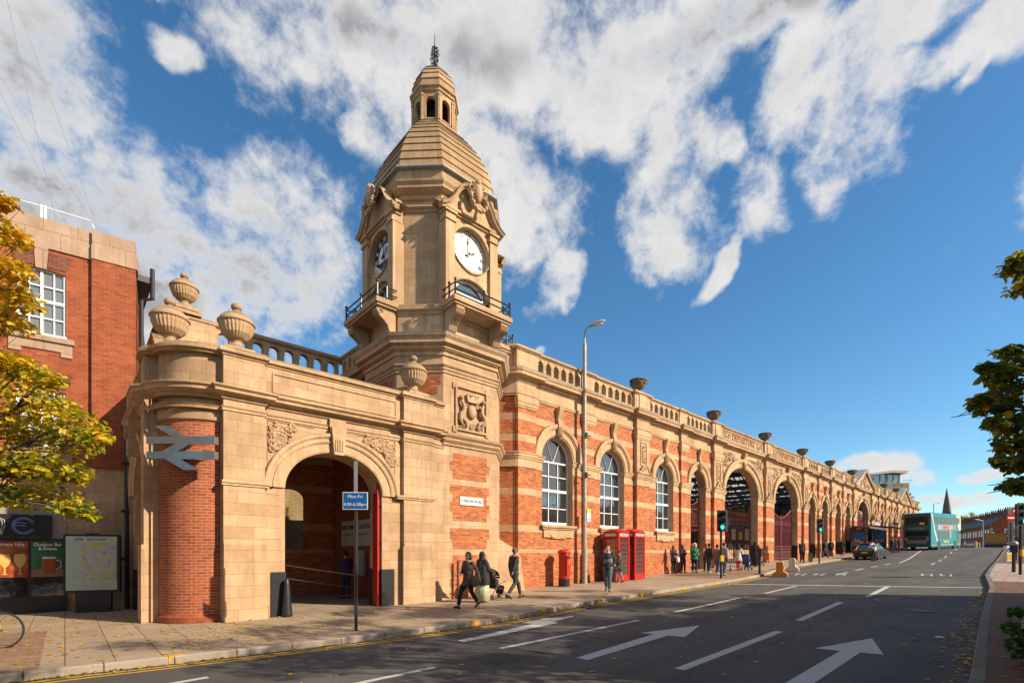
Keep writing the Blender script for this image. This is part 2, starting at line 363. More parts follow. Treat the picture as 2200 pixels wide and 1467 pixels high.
    def carve(s, inside, x0, x1, z0, z1, n, size, y=0, seed=1, mat=None):
        r_ = random.Random(seed); k = 0; tries = 0
        while k < n and tries < n * 30:
            tries += 1; x, z = r_.uniform(x0, x1), r_.uniform(z0, z1); sz = size * r_.uniform(.5, 1)
            if not inside(x, z, sz): continue
            k += 1
            if r_.random() < .6: s.spiral(x, z, sz, r_.uniform(.9, 1.5), y, sz * .3, r_.choice((-1, 1)), r_.uniform(0, 6.28), 9, 5, mat)
            else: s.ball((x, y - sz * .1, z), (sz * .5, sz * .55, sz * .35), 6, 4, mat)
    def build(s, name, mats, parent=None, smooth=False, world=False, angle=None, **tags):
        me = bpy.data.meshes.new(name)
        inv = parent_world(parent).inverted() if (world and parent) else None
        me.from_pydata([(inv @ p if inv else p)[:] for p in s.v], [], s.f)
        if not isinstance(mats, (list, tuple)): mats = [mats]
        for m in mats: me.materials.append(m)
        me.polygons.foreach_set('material_index', s.m)
        uvl = me.uv_layers.new(name='UVMap'); data = []
        for i, f in enumerate(s.f):
            if i in s.uv: data += [c for p in s.uv[i] for c in p]; continue
            a, b, c = s.v[f[0]], s.v[f[1]], s.v[f[2]]; n = (b - a).cross(c - a)
            if n.length < 1e-12 and len(f) > 3: n = (c - a).cross(s.v[f[3]] - a)
            if n.length > 1e-12: n.normalize()
            if abs(n.z) > .8: data += [c for j in f for c in (s.v[j].x, s.v[j].y)]
            else:
                h = math.hypot(n.x, n.y) or 1
                if abs(n.x) > abs(n.y) * 1.01: tx, ty = -n.y / h, n.x / h; sg = 1 if ty > 0 else -1
                else: tx, ty = -n.y / h, n.x / h; sg = 1 if tx > 0 else -1
                data += [c for j in f for c in ((s.v[j].x * tx + s.v[j].y * ty) * sg, s.v[j].z)]
        uvl.data.foreach_set('uv', data)
        if smooth: me.polygons.foreach_set('use_smooth', [True] * len(me.polygons))
        me.update(); me.validate()
        if angle: me.set_sharp_from_angle(angle=radians(angle))
        o = bpy.data.objects.new(name, me); COL.objects.link(o)
        if parent: o.parent = parent
        for k, v in tags.items(): o[k] = v
        return o
def parent_world(o):
    m = Matrix()
    while o: m = Matrix.Translation(o.location) @ o.rotation_euler.to_matrix().to_4x4() @ Matrix.Diagonal((*o.scale, 1)) @ m; o = o.parent
    return m
def thing(name, label, cat, loc=(0, 0, 0), rz=0, group=None):
    o = bpy.data.objects.new(name, None); o.empty_display_size = .2; COL.objects.link(o); o.location = loc; o.rotation_euler = (0, 0, rz)
    o['label'] = label; o['category'] = cat
    if group: o['group'] = group
    return o
def tag(o, label, cat, group=None):
    o['label'] = label; o['category'] = cat
    if group: o['group'] = group
    return o
def copy_tree(o, parent=None, loc=None, rz=None, label=None):
    c = o.copy(); COL.objects.link(c)
    if parent: c.parent = parent
    if loc is not None: c.location = loc
    if rz is not None: c.rotation_euler = (0, 0, rz)
    if label: c['label'] = label
    for ch in KIDS(o): copy_tree(ch, c)
    return c
def KIDS(o): return [x for x in list(bpy.data.objects) if x.parent == o]
def text(s, name, size, T, mat, parent=None, depth=.01, align='CENTER', xs=1, world=True, bold=0, shear=0, sp=1):
    cu = bpy.data.curves.new(name, 'FONT'); cu.body = s; cu.size = size; cu.extrude = depth; cu.align_x = align; cu.align_y = 'CENTER'; cu.offset = bold; cu.shear = shear; cu.space_character = sp; cu.resolution_u = 3
    o = bpy.data.objects.new(name, cu); COL.objects.link(o)
    dg = bpy.context.evaluated_depsgraph_get(); me = bpy.data.meshes.new_from_object(o.evaluated_get(dg)); bpy.data.objects.remove(o)
    Tm = T @ Matrix.Rotation(pi / 2, 4, 'X') @ Matrix.Diagonal((xs, 1, 1, 1))
    if parent and world: Tm = parent_world(parent).inverted() @ Tm
    me.transform(Tm); me.materials.clear(); me.materials.append(mat); me.name = name
    q = bpy.data.objects.new(name, me); COL.objects.link(q)
    if parent: q.parent = parent
    return q
# ---------------------------------------------------------------- terrain profile
ZP = [(-60, -1.0), (-10, -.15), (3, 0), (9, .1), (15, .22), (27, .54), (36, .85), (42, .97), (50, 1.13), (57, 1.34), (65, 1.72), (73, 2.08), (82, 2.38), (92, 2.52), (110, 2.5), (140, 2.3), (200, 1.5), (400, -2)]
def zp(x):
    if x <= ZP[0][0]: return ZP[0][1]
    for i, ((a, b), (c, d)) in enumerate(zip(ZP, ZP[1:])):
        if x <= c:
            m0 = (d - ZP[i - 1][1]) / (c - ZP[i - 1][0]) if i > 0 else (d - b) / (c - a)
            m1 = (ZP[i + 2][1] - b) / (ZP[i + 2][0] - a) if i + 2 < len(ZP) else (d - b) / (c - a)
            h = c - a; t = (x - a) / h
            return (2 * t**3 - 3 * t * t + 1) * b + (t**3 - 2 * t * t + t) * h * m0 + (-2 * t**3 + 3 * t * t) * d + (t**3 - t * t) * h * m1
    return ZP[-1][1]
KERB = .12
def zr(x): return zp(x) - KERB
def G(px, py, off=0.):        # point of the ground seen at a photo pixel
    k, m = (px - CX) / FPX, (HY - py) / FPX; d = 1
    while d < 400:
        X, Y = d * (c_ + k * s_), d * (s_ - k * c_)
        if HC + m * d <= zp(X) + off: return X, Y
        d += .03
    return X, Y
def at(px, d, py=HY):
    k = (px - CX) / FPX; return Vector((d * (c_ + k * s_), d * (s_ - k * c_), HC + (HY - py) * d / FPX))
def onY(px, Y):
    k = (px - CX) / FPX; X = Y * (c_ + k * s_) / (s_ - k * c_); return X
def onX(px, X):
    k = (px - CX) / FPX; return X * (s_ - k * c_) / (c_ + k * s_)
# ================================================================ GROUND, ROAD, PAVEMENTS
def lerp_tab(tab, x):
    if x <= tab[0][0]: return tab[0][1]
    for (a, b), (c, d) in zip(tab, tab[1:]):
        if x <= c: return b + (d - b) * (x - a) / (c - a)
    return tab[-1][1]
YL = [(-60, 13), (0, 10.25), (2.5, 9.85), (5.7, 9.48), (8, 9.43), (12, 9.98), (17, 10.15), (24, 10.15), (28, 10.4), (34, 11.3), (45, 12.3), (55, 12.7), (75, 12.8), (100, 12.4), (230, 12.4)]
YR = [(-60, -.2), (0, .45), (9, .7), (14.7, 1.0), (25.5, 1.46), (31.6, 1.97), (52, 2.6), (97, 3.6), (230, 3.8)]
def bend(x): return 0 if x < 84 else .0011 * (x - 84)**2 if x < 124 else 1.76 + .088 * (x - 124)
def yl(x): return lerp_tab(YL, x) + bend(x)
def yr(x): return lerp_tab(YR, x) + bend(x)
XS = [i for i in range(-60, 230)]
def zl(x):
    a = math.floor(x); return zr(a) + (zr(a + 1) - zr(a)) * (x - a)
def ground_mat():
    m, t, b = new_mat('ground'); setb(b, (.09, .085, .07), .95)
    t.links.new(ramp(t, tnoise(t, .4, 6), [(.3, (.07, .065, .055)), (.7, (.14, .125, .10))]), b.inputs['Base Color']); return m
def strip(name, ya, yb, zf, mat, xs=XS, kind='structure', label=None, ny=1):
    mb = MB(); vs = []; fs = []
    for x in xs:
        for j in range(ny + 1): vs.append((x, ya(x) + (yb(x) - ya(x)) * j / ny, zf(x)))
    for i in range(len(xs) - 1):
        for j in range(ny): a = i * (ny + 1) + j; fs.append((a, a + ny + 1, a + ny + 2, a + 1))
    mb.add(vs, fs); o = mb.build(name, mat); o['kind'] = kind
    if label: o['label'] = label
    return o
gx = [-900, -300, -100] + XS[::2] + [240, 300, 400, 900]
strip('ground', lambda x: -900, lambda x: 900, lambda x: zr(x) - .03, ground_mat(), gx, label='ground of the town under road and pavements')
def asphalt():
    m, t, b = new_mat('asphalt'); setb(b, rough=.85, spec=.35)
    g = t.nodes.new('ShaderNodeNewGeometry'); pos = g.outputs['Position']
    f = tnoise(t, .45, 6, pos, .65); mp = t.nodes.new('ShaderNodeMapping'); mp.inputs['Scale'].default_value = (.12, 1.1, 1); t.links.new(pos, mp.inputs[0])
    w = tnoise(t, 1.0, 4, mp.outputs[0]); fine = tnoise(t, 70, 3, pos, .8)
    col = ramp(t, f, [(.3, (.058, .054, .051)), (.7, (.098, .092, .085))])
    col = mixc(t, .5, col, ramp(t, w, [(.35, (.58, .58, .58)), (.65, (1.32, 1.29, 1.25))]), 'MULTIPLY')
    col = mixc(t, .8, col, ramp(t, fine, [(.25, (.5, .5, .5)), (.72, (1.5, 1.5, 1.48))]), 'MULTIPLY')
    # patches of newer tar, and sealed cracks
    v = t.nodes.new('ShaderNodeTexVoronoi'); v.feature = 'DISTANCE_TO_EDGE'; v.inputs['Scale'].default_value = .16; mpv = t.nodes.new('ShaderNodeMapping'); mpv.inputs['Scale'].default_value = (.35, 1, 1)
    nw = t.nodes.new('ShaderNodeTexNoise'); nw.inputs['Scale'].default_value = 1.2; nw.inputs['Detail'].default_value = 4; t.links.new(pos, nw.inputs['Vector'])
    ad = t.nodes.new('ShaderNodeVectorMath'); ad.operation = 'ADD'; t.links.new(pos, ad.inputs[0]); t.links.new(nw.outputs['Color'], ad.inputs[1]); t.links.new(ad.outputs[0], mpv.inputs[0])
    t.links.new(mpv.outputs[0], v.inputs['Vector'])
    col = mixc(t, ramp(t, v.outputs['Distance'], [(.002, .7), (.006, 0)]), col, (.035, .034, .033))
    t.links.new(col, b.inputs['Base Color']); bump(t, b, fine, .004, .6); return m
M['asphalt'] = asphalt()
strip('road', yr, yl, zr, M['asphalt'], label='asphalt road rising beside the station')
def paving(name, bw, bh, c1, c2, mo, ms=.008, rot=0):
    m, t, b = new_mat(name); setb(b, rough=.85, spec=.3)
    uv = uvn(t); mp = t.nodes.new('ShaderNodeMapping'); mp.inputs['Rotation'].default_value = (0, 0, radians(rot)); t.links.new(uv, mp.inputs[0])
    n = masonry(t, c1, c2, mo, bw, bh, ms, mp.outputs[0]); f = tnoise(t, .8, 6, rough=.7); g = tnoise(t, 22, 4, rough=.7)
    col = mixc(t, .6, n.outputs['Color'], ramp(t, f, [(.3, (.72, .70, .68)), (.7, (1.15, 1.15, 1.15))]), 'MULTIPLY')
    col = mixc(t, .4, col, ramp(t, g, [(.3, (.7, .7, .7)), (.7, (1.2, 1.2, 1.2))]), 'MULTIPLY')
    dots = tnoise(t, 9, 2); col = mixc(t, ramp(t, dots, [(.72, 0), (.76, .5)]), col, (.10, .08, .065))
    t.links.new(col, b.inputs['Base Color']); bump(t, b, n.outputs['Fac'], -.006, .6); return m
M['paving'] = paving('paving_slabs', .9, .62, (.38, .285, .195), (.33, .245, .17), (.13, .09, .06), .009, 90)
M['blockpave_shaded'] = paving('block_paving_shaded', .21, .105, (.19, .105, .065), (.14, .08, .05), (.07, .045, .035), .006, 45)  # footway blocks: the shade on that side is put into a darker colour
M['block_light'] = paving('block_paving_light', .21, .105, (.34, .21, .135), (.27, .16, .10), (.11, .07, .05), .006, 45); M['kerb_shaded'] = paving('kerb_shaded', .92, .4, (.20, .17, .14), (.15, .13, .11), (.06, .05, .04), .012)  # second kerb: same stone, with the shaded side's darkness put into its colour
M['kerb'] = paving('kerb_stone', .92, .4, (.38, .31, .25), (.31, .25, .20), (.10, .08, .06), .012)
def kerb_line(name, fn, side, xs, label):
    mb = MB(); w = .15 * side; vs = []; fs = []; uv = []
    rs = [(0, -.02, 0), (0, KERB - .015, .13), (.02 * side, KERB + .004, .15), (w, KERB + .004, .28)]
    for x in xs:
        for o, z, v in rs: vs.append((x, fn(x) + o, zr(x) + z))
    n = 4
    for i in range(len(xs) - 1):
        for j in range(3):
            a = i * n + j; fs.append((a, a + n, a + n + 1, a + 1)); uv.append([(xs[i], rs[j][2]), (xs[i + 1], rs[j][2]), (xs[i + 1], rs[j + 1][2]), (xs[i], rs[j + 1][2])])
    mb.add(vs, fs, 0, uv); o = mb.build(name, M['kerb'] if side > 0 else M['kerb_shaded']); o['kind'] = 'structure'; o['label'] = label
XP = [x for x in XS if x < 180]
strip('pavement', lambda x: yl(x) + .145, lambda x: 31 if x < 12 else 36, zp, M['paving'], XP, label='flagged pavement along the station front')
kerb_line('kerb', yl, 1, XP, 'stone kerb on the station side of the road')
strip('pavement', lambda x: -7.2, lambda x: yr(x) - .145, zp, M['blockpave_shaded'], [x for x in XP], label='brick paved footway on the shaded side of the road')
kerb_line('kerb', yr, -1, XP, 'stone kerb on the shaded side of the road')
# patch of red block paving by the crossing, and the pub's corner paving
def patch(name, x0, x1, y0, y1, mat, zf, label, dz=.006):
    xs = [x0] + [x for x in range(math.ceil(x0 + .01), math.floor(x1 - .01) + 1)] + [x1]
    def z2(x):
        a = math.floor(x); return zf(a) + (zf(a + 1) - zf(a)) * (x - a) + dz
    ya = y0 if callable(y0) else (lambda x: y0); yb = y1 if callable(y1) else (lambda x: y1)
    o = strip(name, ya, yb, z2, mat, xs); o['label'] = label; return o
patch('paving_patch', 24.2, 31, lambda x: yl(x) + .16, 14.2, M['block_light'], zp, 'reddish block paving at the crossing by the arches')
patch('paving_patch', -14, -.3, lambda x: yl(x) + .16, 15.5, M['block_light'], zp, 'brick paving at the left corner under the autumn tree')
patch('paving_patch', 28, 45, .3, lambda x: yr(x) - .16, paving('tactile_paving', .4, .4, (.42, .36, .30), (.36, .25, .2), (.15, .1, .08)), zp, 'pale tactile paving at the far crossing')
# markings
def worn(name, col, wear=.5):
    m, t, b = new_mat(name); setb(b, col, .8)
    f = tnoise(t, 16, 6, rough=.8); g = tnoise(t, 1.5, 4); a = t.nodes.new('ShaderNodeMath'); a.operation = 'ADD'; t.links.new(f, a.inputs[0]); t.links.new(g, a.inputs[1])
    k = ramp(t, a.outputs[0], [(.30 + wear * .3, .9), (.45 + wear * .35, 0)])
    hi = ramp(t, f, [(.3, tuple(c * .75 for c in col)), (.7, col)])
    t.links.new(mixc(t, k, hi, (.10, .095, .09)), b.inputs['Base Color']); return m
M['wmark'] = worn('white_marking', (.52, .51, .48), .52); M['ymark'] = worn('yellow_marking', (.58, .33, .03), .5)
def mark(poly, label, mat='wmark', name='road_marking'):
    """polygon on the road, cut into one metre slices so that it follows the slope"""
    import bmesh
    bm = bmesh.new(); vs = [bm.verts.new((x, y, 0)) for x, y in poly]; bm.faces.new(vs)
    x0, x1 = min(p[0] for p in poly), max(p[0] for p in poly)
    for x in range(math.ceil(x0), math.floor(x1) + 1):
        bmesh.ops.bisect_plane(bm, geom=bm.verts[:] + bm.edges[:] + bm.faces[:], plane_co=(x, 0, 0), plane_no=(1, 0, 0))
    for v in bm.verts: v.co.z = zl(v.co.x) + .005
    bmesh.ops.triangulate(bm, faces=bm.faces[:])
    me = bpy.data.meshes.new(name); bm.to_mesh(me); bm.free(); me.materials.append(M[mat]); o = bpy.data.objects.new(name, me); COL.objects.link(o)
    o['kind'] = 'structure'; o['label'] = label; return o
def line(a, b, w, label, mat='wmark'):
    A, B = Vector(a), Vector(b); d = (B - A).normalized(); n = Vector((-d.y, d.x)) * w / 2
    mark([tuple(A - n), tuple(B - n), tuple(B + n), tuple(A + n)], label, mat)
for x0, x1, lb in ((6.1, 10.8, 'near'), (12.8, 17.4, 'middle'), (19.4, 23.1, 'farthest')): line((x0, 7.0 if x0 < 12 else 7.15), (x1, 7.05 if x0 < 12 else 7.25), .12, '%s white lane dash between left and middle lanes' % lb)
line((.6, 6.6), (4.4, 6.65), .12, 'white lane dash cut by the bottom edge, left and middle lanes')
for x0, x1, lb in ((7.0, 11.5, 'near'), (13.4, 18.1, 'middle'), (20.3, 25.1, 'farthest')): line((x0, 3.83 if x0 < 12 else 4.15), (x1, 3.95 if x0 < 12 else 4.4), .17, '%s white lane dash between middle and right lanes' % lb)
line((-.6, 8.4), (1.6, 8.55), .12, 'short white dash beside the yellow lines at the bottom left')
line((22.5, 10.0), (26.0, 1.65), .22, 'white stop line across the road')
# arrows
mark([(6.0, 8.0), (6.0, 8.22), (8.6, 8.62), (8.5, 8.95), (9.5, 9.05), (10.3, 8.72), (9.2, 8.5), (9.15, 8.28)], 'white left turn arrow in the left lane')
mark([(6.5, 5.22), (6.5, 5.47), (9.35, 5.72), (9.3, 6.02), (11.1, 5.55), (9.5, 5.08), (9.42, 5.42)], 'white straight ahead arrow in the middle lane')
mark([(7.1, 2.15), (7.1, 2.43), (10.15, 2.48), (10.1, 2.86), (11.9, 2.36), (10.3, 1.88), (10.25, 2.2)], 'white straight ahead arrow in the right lane')
xs_ = [x * .5 for x in range(-30, 112)]
for off, lb in ((.22, 'outer'), (.40, 'inner')):
    for o in (0,):
        vs = [(x, yl(x) - off - .04) for x in xs_] + [(x, yl(x) - off + .04) for x in reversed(xs_)]
        mark(vs, '%s of the two yellow lines beside the station kerb' % ('kerb side line' if off == .22 else 'road side line'), 'ymark')
line((47, 7.6), (80, 10.4), .14, 'long white edge line of the bus stop')
for i, x in enumerate((30.5, 34.5, 38.5, 42.8)): line((x, 7.6 + i * .05), (x + 2.2, 7.65 + i * .05), .14, 'white dash beyond the stop line, %s' % ('nearest', 'second', 'third', 'one by the taxi')[i])
for i, x in enumerate((44, 51, 58, 66, 74)): line((x, 5.4 + i * .4), (x + 3.4, 5.6 + i * .4), .12, 'white centre dash up the hill, %s' % ('nearest', 'second', 'middle', 'fourth', 'farthest')[i])
for x, y in ((29.3, 9.0), (29.7, 8.2), (30.2, 7.3), (31.5, 3.9), (31.8, 3.2)):
    mark([(x, y), (x + 1.2, y + .12), (x + .1, y + .34), (x + 1.4, y + .55), (x + 1.5, y + .46), (x + .5, y + .32), (x + 1.5, y + .08), (x + .1, y - .08)], 'worn white lettering stroke on the road past the stop line')
for x in (1.3, 7.3, 10.0, 13.0, 15.6, 18.8, 21.9):
    mb = MB(); y = yl(x); z = zl(x) + KERB; mb.box(x, y - .006, z - .11, x + .22, y + .16, z + .012); o = mb.build('kerb_marking', M['ymark']); o['kind'] = 'structure'; o['label'] = 'yellow paint tick across the kerb'
# drain by the kerb
mb = MB(); mb.box(11.8, 9.50, zl(12) + .0, 12.6, 9.86, zl(12) + .016); dr = thing('drain_grate', 'dark iron drain grate between yellow lines and kerb', 'drain', (12.2, 9.68, zl(12.2)))
mb = MB(); [mb.box(-.4 + i * .1, -.18, .004, -.35 + i * .1, .18, .02) for i in range(8)]; mb.box(-.44, -.22, .002, .44, -.18, .022); mb.box(-.44, .18, .002, .44, .22, .022); mb.build('bars', M['black'], dr)
mb = MB(); mb.cbox((0, 0, .003), (.8, .36, .004)); mb.build('gully', M['dark'], dr)
def road_patch(x0, x1, y0, y1, c, lb):
    m = plain('tar_patch_%d' % int(x0 * 10), c, .9, var=.25, scale=9); M['tmp'] = m; o = mark([(x0, y0), (x1, y0 + .1), (x1 + .1, y1 + .1), (x0 - .1, y1)], lb, 'tmp', 'road_patch')
    for v in o.data.vertices: v.co.z -= .003
road_patch(40, 75, 4.2, 4.9, (.05, .05, .048), 'long dark trench scar up the hill'); road_patch(5.2, 7.4, 6.0, 6.45, (.045, .043, .042), 'small dark tar patch between the left and middle lanes'); road_patch(15.2, 16.4, 5.4, 6.4, (.05, .048, .046), 'square dark tar patch in the middle lane'); road_patch(32, 52, 8.7, 8.95, (.05, .05, .048), 'thin dark tar seam leading to the taxi')
for (x, y, w) in ((21, 3.0, .35), (17.2, 2.3, .3)):
    mb = MB(); mb.lathe([(w, 0), (w, .012), (0, .012)], (0, 0, 0), 20); o = mb.build('manhole_cover', plain('iron_cover_%d' % x, (.06, .058, .055), .6, .4)); o.location = (x, y, zl(x)); tag(o, 'round iron manhole cover in the right lane, %s one' % ('farther' if x == 21 else 'nearer'), 'manhole cover')
# ---------------------------------------------------------------- foliage
def leaf_mat(name, stops, trans=.5):
    m, t, b = new_mat(name); at_ = t.nodes.new('ShaderNodeAttribute'); at_.attribute_name = 'tone'
    c = ramp(t, at_.outputs['Fac'], stops); t.links.new(c, b.inputs['Base Color']); setb(b, rough=.55, spec=.35)
    tr = t.nodes.new('ShaderNodeBsdfTranslucent'); t.links.new(c, tr.inputs[0]); ms = t.nodes.new('ShaderNodeMixShader'); ms.inputs[0].default_value = trans
    t.links.new(b.outputs[0], ms.inputs[1]); t.links.new(tr.outputs[0], ms.inputs[2]); t.links.new(ms.outputs[0], t.nodes['Material Output'].inputs[0]); return m
def leaves(clusters, size, mat, name, parent, seed=3, tonefn=None, flat=.55):
    """clusters: (x, y, z, radius, n) world coordinates; each leaf is a small folded, pointed blade"""
    r = random.Random(seed); V = []; F = []; T_ = []; inv = parent_world(parent).inverted() if parent else Matrix()
    for (cx, cy, cz, rad, n) in clusters:
        for _ in range(n):
            while True:
                a = Vector((r.uniform(-1, 1), r.uniform(-1, 1), r.uniform(-1, 1)))
                if .15 < a.length < 1: break
            p = Vector((cx + a.x * rad, cy + a.y * rad, cz + a.z * rad * flat - .15 * rad * (a.x**2 + a.y**2)))
            s = size * r.uniform(.45, 1.3); d = Vector((r.uniform(-1, 1), r.uniform(-1, 1), r.uniform(-1.1, .2))).normalized()
            up = Vector((r.uniform(-.8, .8), r.uniform(-.8, .8), 1)); sd = d.cross(up)
            if sd.length < .05: continue
            sd.normalize(); nn_ = sd.cross(d); fo = r.uniform(.05, .3)
            o = len(V); w = s * .46
            for q in (p, p + d * s * .35 + sd * w + nn_ * fo * w, p + d * s * .75 + sd * w * .6 + nn_ * fo * w, p + d * s, p + d * s * .75 - sd * w * .6 + nn_ * fo * w, p + d * s * .35 - sd * w + nn_ * fo * w): V.append((inv @ q)[:])
            F.append((o, o + 1, o + 2, o + 3)); F.append((o, o + 3, o + 4, o + 5))
            tv = tonefn(p, r) if tonefn else r.random(); T_ += [tv] * 2
    me = bpy.data.meshes.new(name); me.from_pydata(V, [], F); me.materials.append(mat)
    a = me.attributes.new('tone', 'FLOAT', 'FACE'); a.data.foreach_set('value', T_); me.update()
    o = bpy.data.objects.new(name, me); COL.objects.link(o); o.parent = parent; return o
M['bark'] = plain('bark', (.09, .07, .05), .95, var=.4, scale=12, bm=.02)
def branchy(root, base, tips, r0, seed=1):
    r = random.Random(seed); mb = MB(); b = Vector(base)
    top = b + Vector((0, 0, (sum(t[2] for t in tips) / len(tips) - b.z) * .75))
    ht = top - b; trunk = [b + ht * t + Vector((.1 * sin(3 * t + seed), .1 * cos(4 * t), 0)) for t in (0, .15, .35, .6, .8, 1)]
    mb.tube([trunk[0] - Vector((0, 0, .1))] + trunk, [r0 * 1.35, r0 * 1.25, r0, r0 * .9, r0 * .78, r0 * .6, r0 * .4], 10)
    tr = mb.build('trunk', M['bark'], root, True, True)
    mb = MB()
    for t in tips:
        t = Vector(t); k = r.uniform(.35, .95); s0 = b + ht * k; m1 = s0.lerp(t, .4) + Vector((0, 0, .25 * (t - s0).length * .4)); m2 = s0.lerp(t, .75) + Vector((r.uniform(-.15, .15), r.uniform(-.15, .15), .12))
        mb.tube([s0, m1, m2, t], [r0 * .32, r0 * .2, r0 * .1, .008], 5)
        for _ in range(3):
            e = t + Vector((r.uniform(-.25, .25), r.uniform(-.25, .25), r.uniform(-.25, .12))); mb.tube([m2, m2.lerp(e, .5) + Vector((0, 0, .06)), e], [r0 * .07 + .004, .008, .004], 4)
    mb.build('branch_work', M['bark'], root, True, True)
lm_aut = leaf_mat('autumn_leaves', [(0, (.14, .20, .02)), (.22, (.40, .38, .02)), (.5, (.76, .52, .02)), (.85, (.72, .34, .015)), (1, (.38, .15, .02))], .45)
lm_grn = leaf_mat('green_leaves', [(0, (.09, .14, .025)), (.5, (.20, .26, .035)), (.75, (.48, .40, .05)), (1, (.85, .55, .05))], .55)
lm_bush = leaf_mat('bush_leaves', [(0, (.03, .08, .012)), (.7, (.07, .17, .02)), (1, (.16, .26, .04))], .4)
# left autumn tree
lt = thing('autumn_tree', 'autumn tree with drooping yellow and orange leaves in front of the brick building', 'tree', (-2.6, 14.6, zp(-2.6)))
cl = []
for (px, py, rp, d) in [(6, 430, 24, 8.2), (14, 500, 42, 8.6), (26, 575, 40, 8.2), (40, 640, 40, 8.6), (18, 690, 44, 8.8), (8, 770, 40, 8.4), (52, 790, 46, 8.8), (100, 812, 34, 8.4), (70, 855, 44, 9), (120, 870, 40, 8.6), (165, 905, 44, 8.4), (205, 935, 26, 8.3), (150, 945, 44, 8.8), (85, 925, 48, 9.1), (25, 900, 50, 8.7), (120, 1000, 50, 8.4), (165, 1020, 24, 8.7), (60, 1005, 48, 9), (12, 985, 46, 8.5), (158, 1088, 30, 8.4), (110, 1062, 46, 8.8), (50, 1065, 42, 8.6), (5, 1060, 40, 8.9), (186, 1102, 16, 8.3), (-30, 600, 80, 9), (-40, 800, 80, 9.2), (-40, 960, 90, 9), (-60, 480, 80, 9)]:
    p = at(px, d, py); cl.append((p.x, p.y, p.z, rp * d / FPX * (1.0 if py < 820 else 1.25), int(5.2 * rp)))
tips = [(c[0], c[1], c[2]) for c in cl]
rr = random.Random(5)
for _ in range(26):
    a = rr.uniform(0, 6.28); q = rr.uniform(.4, 2.7); cl.append((-3.6 + q * cos(a) * .8, 15.0 + q * sin(a), rr.uniform(3.6, 9.2), .8, 150)); tips.append(cl[-1][:3])
branchy(lt, (-2.6, 14.6, zp(-2.6)), tips, .2, 4)
leaves(cl, .105, lm_aut, 'crown', lt, 3, lambda p, r: min(1, max(0, .20 + .085 * (p.z - 2.6) + r.gauss(0, .19))))
# trees on the shaded side
def side_tree(x, y, label, h=9.2, r_=2.6, n=56, seed=1, extra=(), lf=150, ls=.13):
    t = thing('street_tree', label, 'tree', (x, y, zp(x)), 0, 'street trees on the shaded footway'); rr = random.Random(seed); cs = []
    for _ in range(n):
        a = rr.uniform(0, 6.28); zz = rr.uniform(3.4, h); q = r_ * sqrt(rr.uniform(.03, 1)) * (1 - .5 * abs((zz - 6.0) / 4.4)**2)
        cs.append((x + q * cos(a), y + q * sin(a), zp(x) + zz, .62, lf))
    cs = [c for c in cs if c[1] + c[3] < .024 * c[0]]
    ex = list(extra); branchy(t, (x, y, zp(x)), [c[:3] for c in cs + ex], .17, seed)
    leaves(cs + ex, ls, lm_grn, 'crown', t, seed, lambda p, r: min(1, max(0, r.gauss(.52 if ex else .38, .27)))); return t
ex = []
for (px, py, rp, d) in [(2186, 572, 22, 6.2), (2178, 560, 12, 6.2), (2200, 615, 22, 6.2), (2160, 752, 14, 6), (2190, 770, 30, 6.2), (2122, 786, 14, 6), (2146, 800, 24, 6), (2186, 830, 42, 6.1), (2106, 862, 16, 6), (2092, 858, 8, 6), (2140, 862, 30, 6.1), (2168, 900, 34, 6.2), (2140, 905, 16, 6), (2196, 930, 36, 6.1), (2166, 962, 20, 6.2), (2150, 985, 12, 6), (2186, 990, 28, 6.1), (2196, 1040, 24, 6.2), (2176, 1035, 14, 6)]:
    p = at(px, d, py); ex.append((p.x, p.y, p.z, rp * d / FPX * 1.3, int(5.0 * rp)))
side_tree(9.6, -1.5, 'leafy street tree whose branches reach in at the right edge', seed=2, extra=ex, lf=200, ls=.10)
side_tree(3.4, -2.4, 'street tree on the footway left of the camera', seed=3, r_=2.8)
side_tree(14.6, -2.2, 'second street tree up the shaded footway', seed=4, r_=3.1, n=64, h=9.8, lf=160)
side_tree(20.4, -2.3, 'third street tree up the shaded footway', seed=6, r_=2.9, h=9.0, n=60, lf=160)
side_tree(-3.0, -2.6, 'street tree farthest down the shaded footway', seed=9, r_=2.6, n=24)
# bush and planter at the right edge
pl = thing('brick_planter', 'dark brick planter wall at the right edge', 'planter', (11.5, -.3, zp(11.5)))
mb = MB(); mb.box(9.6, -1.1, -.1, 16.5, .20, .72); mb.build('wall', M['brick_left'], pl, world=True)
mb = MB(); mb.box(9.55, -1.15, .722, 16.55, .24, .80); mb.build('coping', M['kerb'], pl, world=True)
bu = thing('bush', 'bright green bush hanging over the planter at the right edge', 'bush', (9.9, .1, .8)); cb = []
for (px, py, rp, d) in [(2188, 1312, 16, 7), (2175, 1345, 18, 7), (2196, 1340, 22, 7.2), (2190, 1378, 20, 7), (2200, 1400, 18, 7.1), (2205, 1310, 20, 7.4), (2230, 1360, 40, 7.5)]:
    p = at(px, d, py); cb.append((p.x, p.y, p.z, rp * d / FPX * 1.2, int(3.5 * rp)))
leaves(cb, .085, lm_bush, 'foliage', bu, 8)
mb = MB()
for c in cb: mb.tube([(9.9, -.3, .75), Vector(c[:3]) * .6 + Vector((9.9, -.3, .85)) * .4, c[:3]], [.014, .009, .004], 4)
mb.build('stem', M['bark'], bu, world=True)
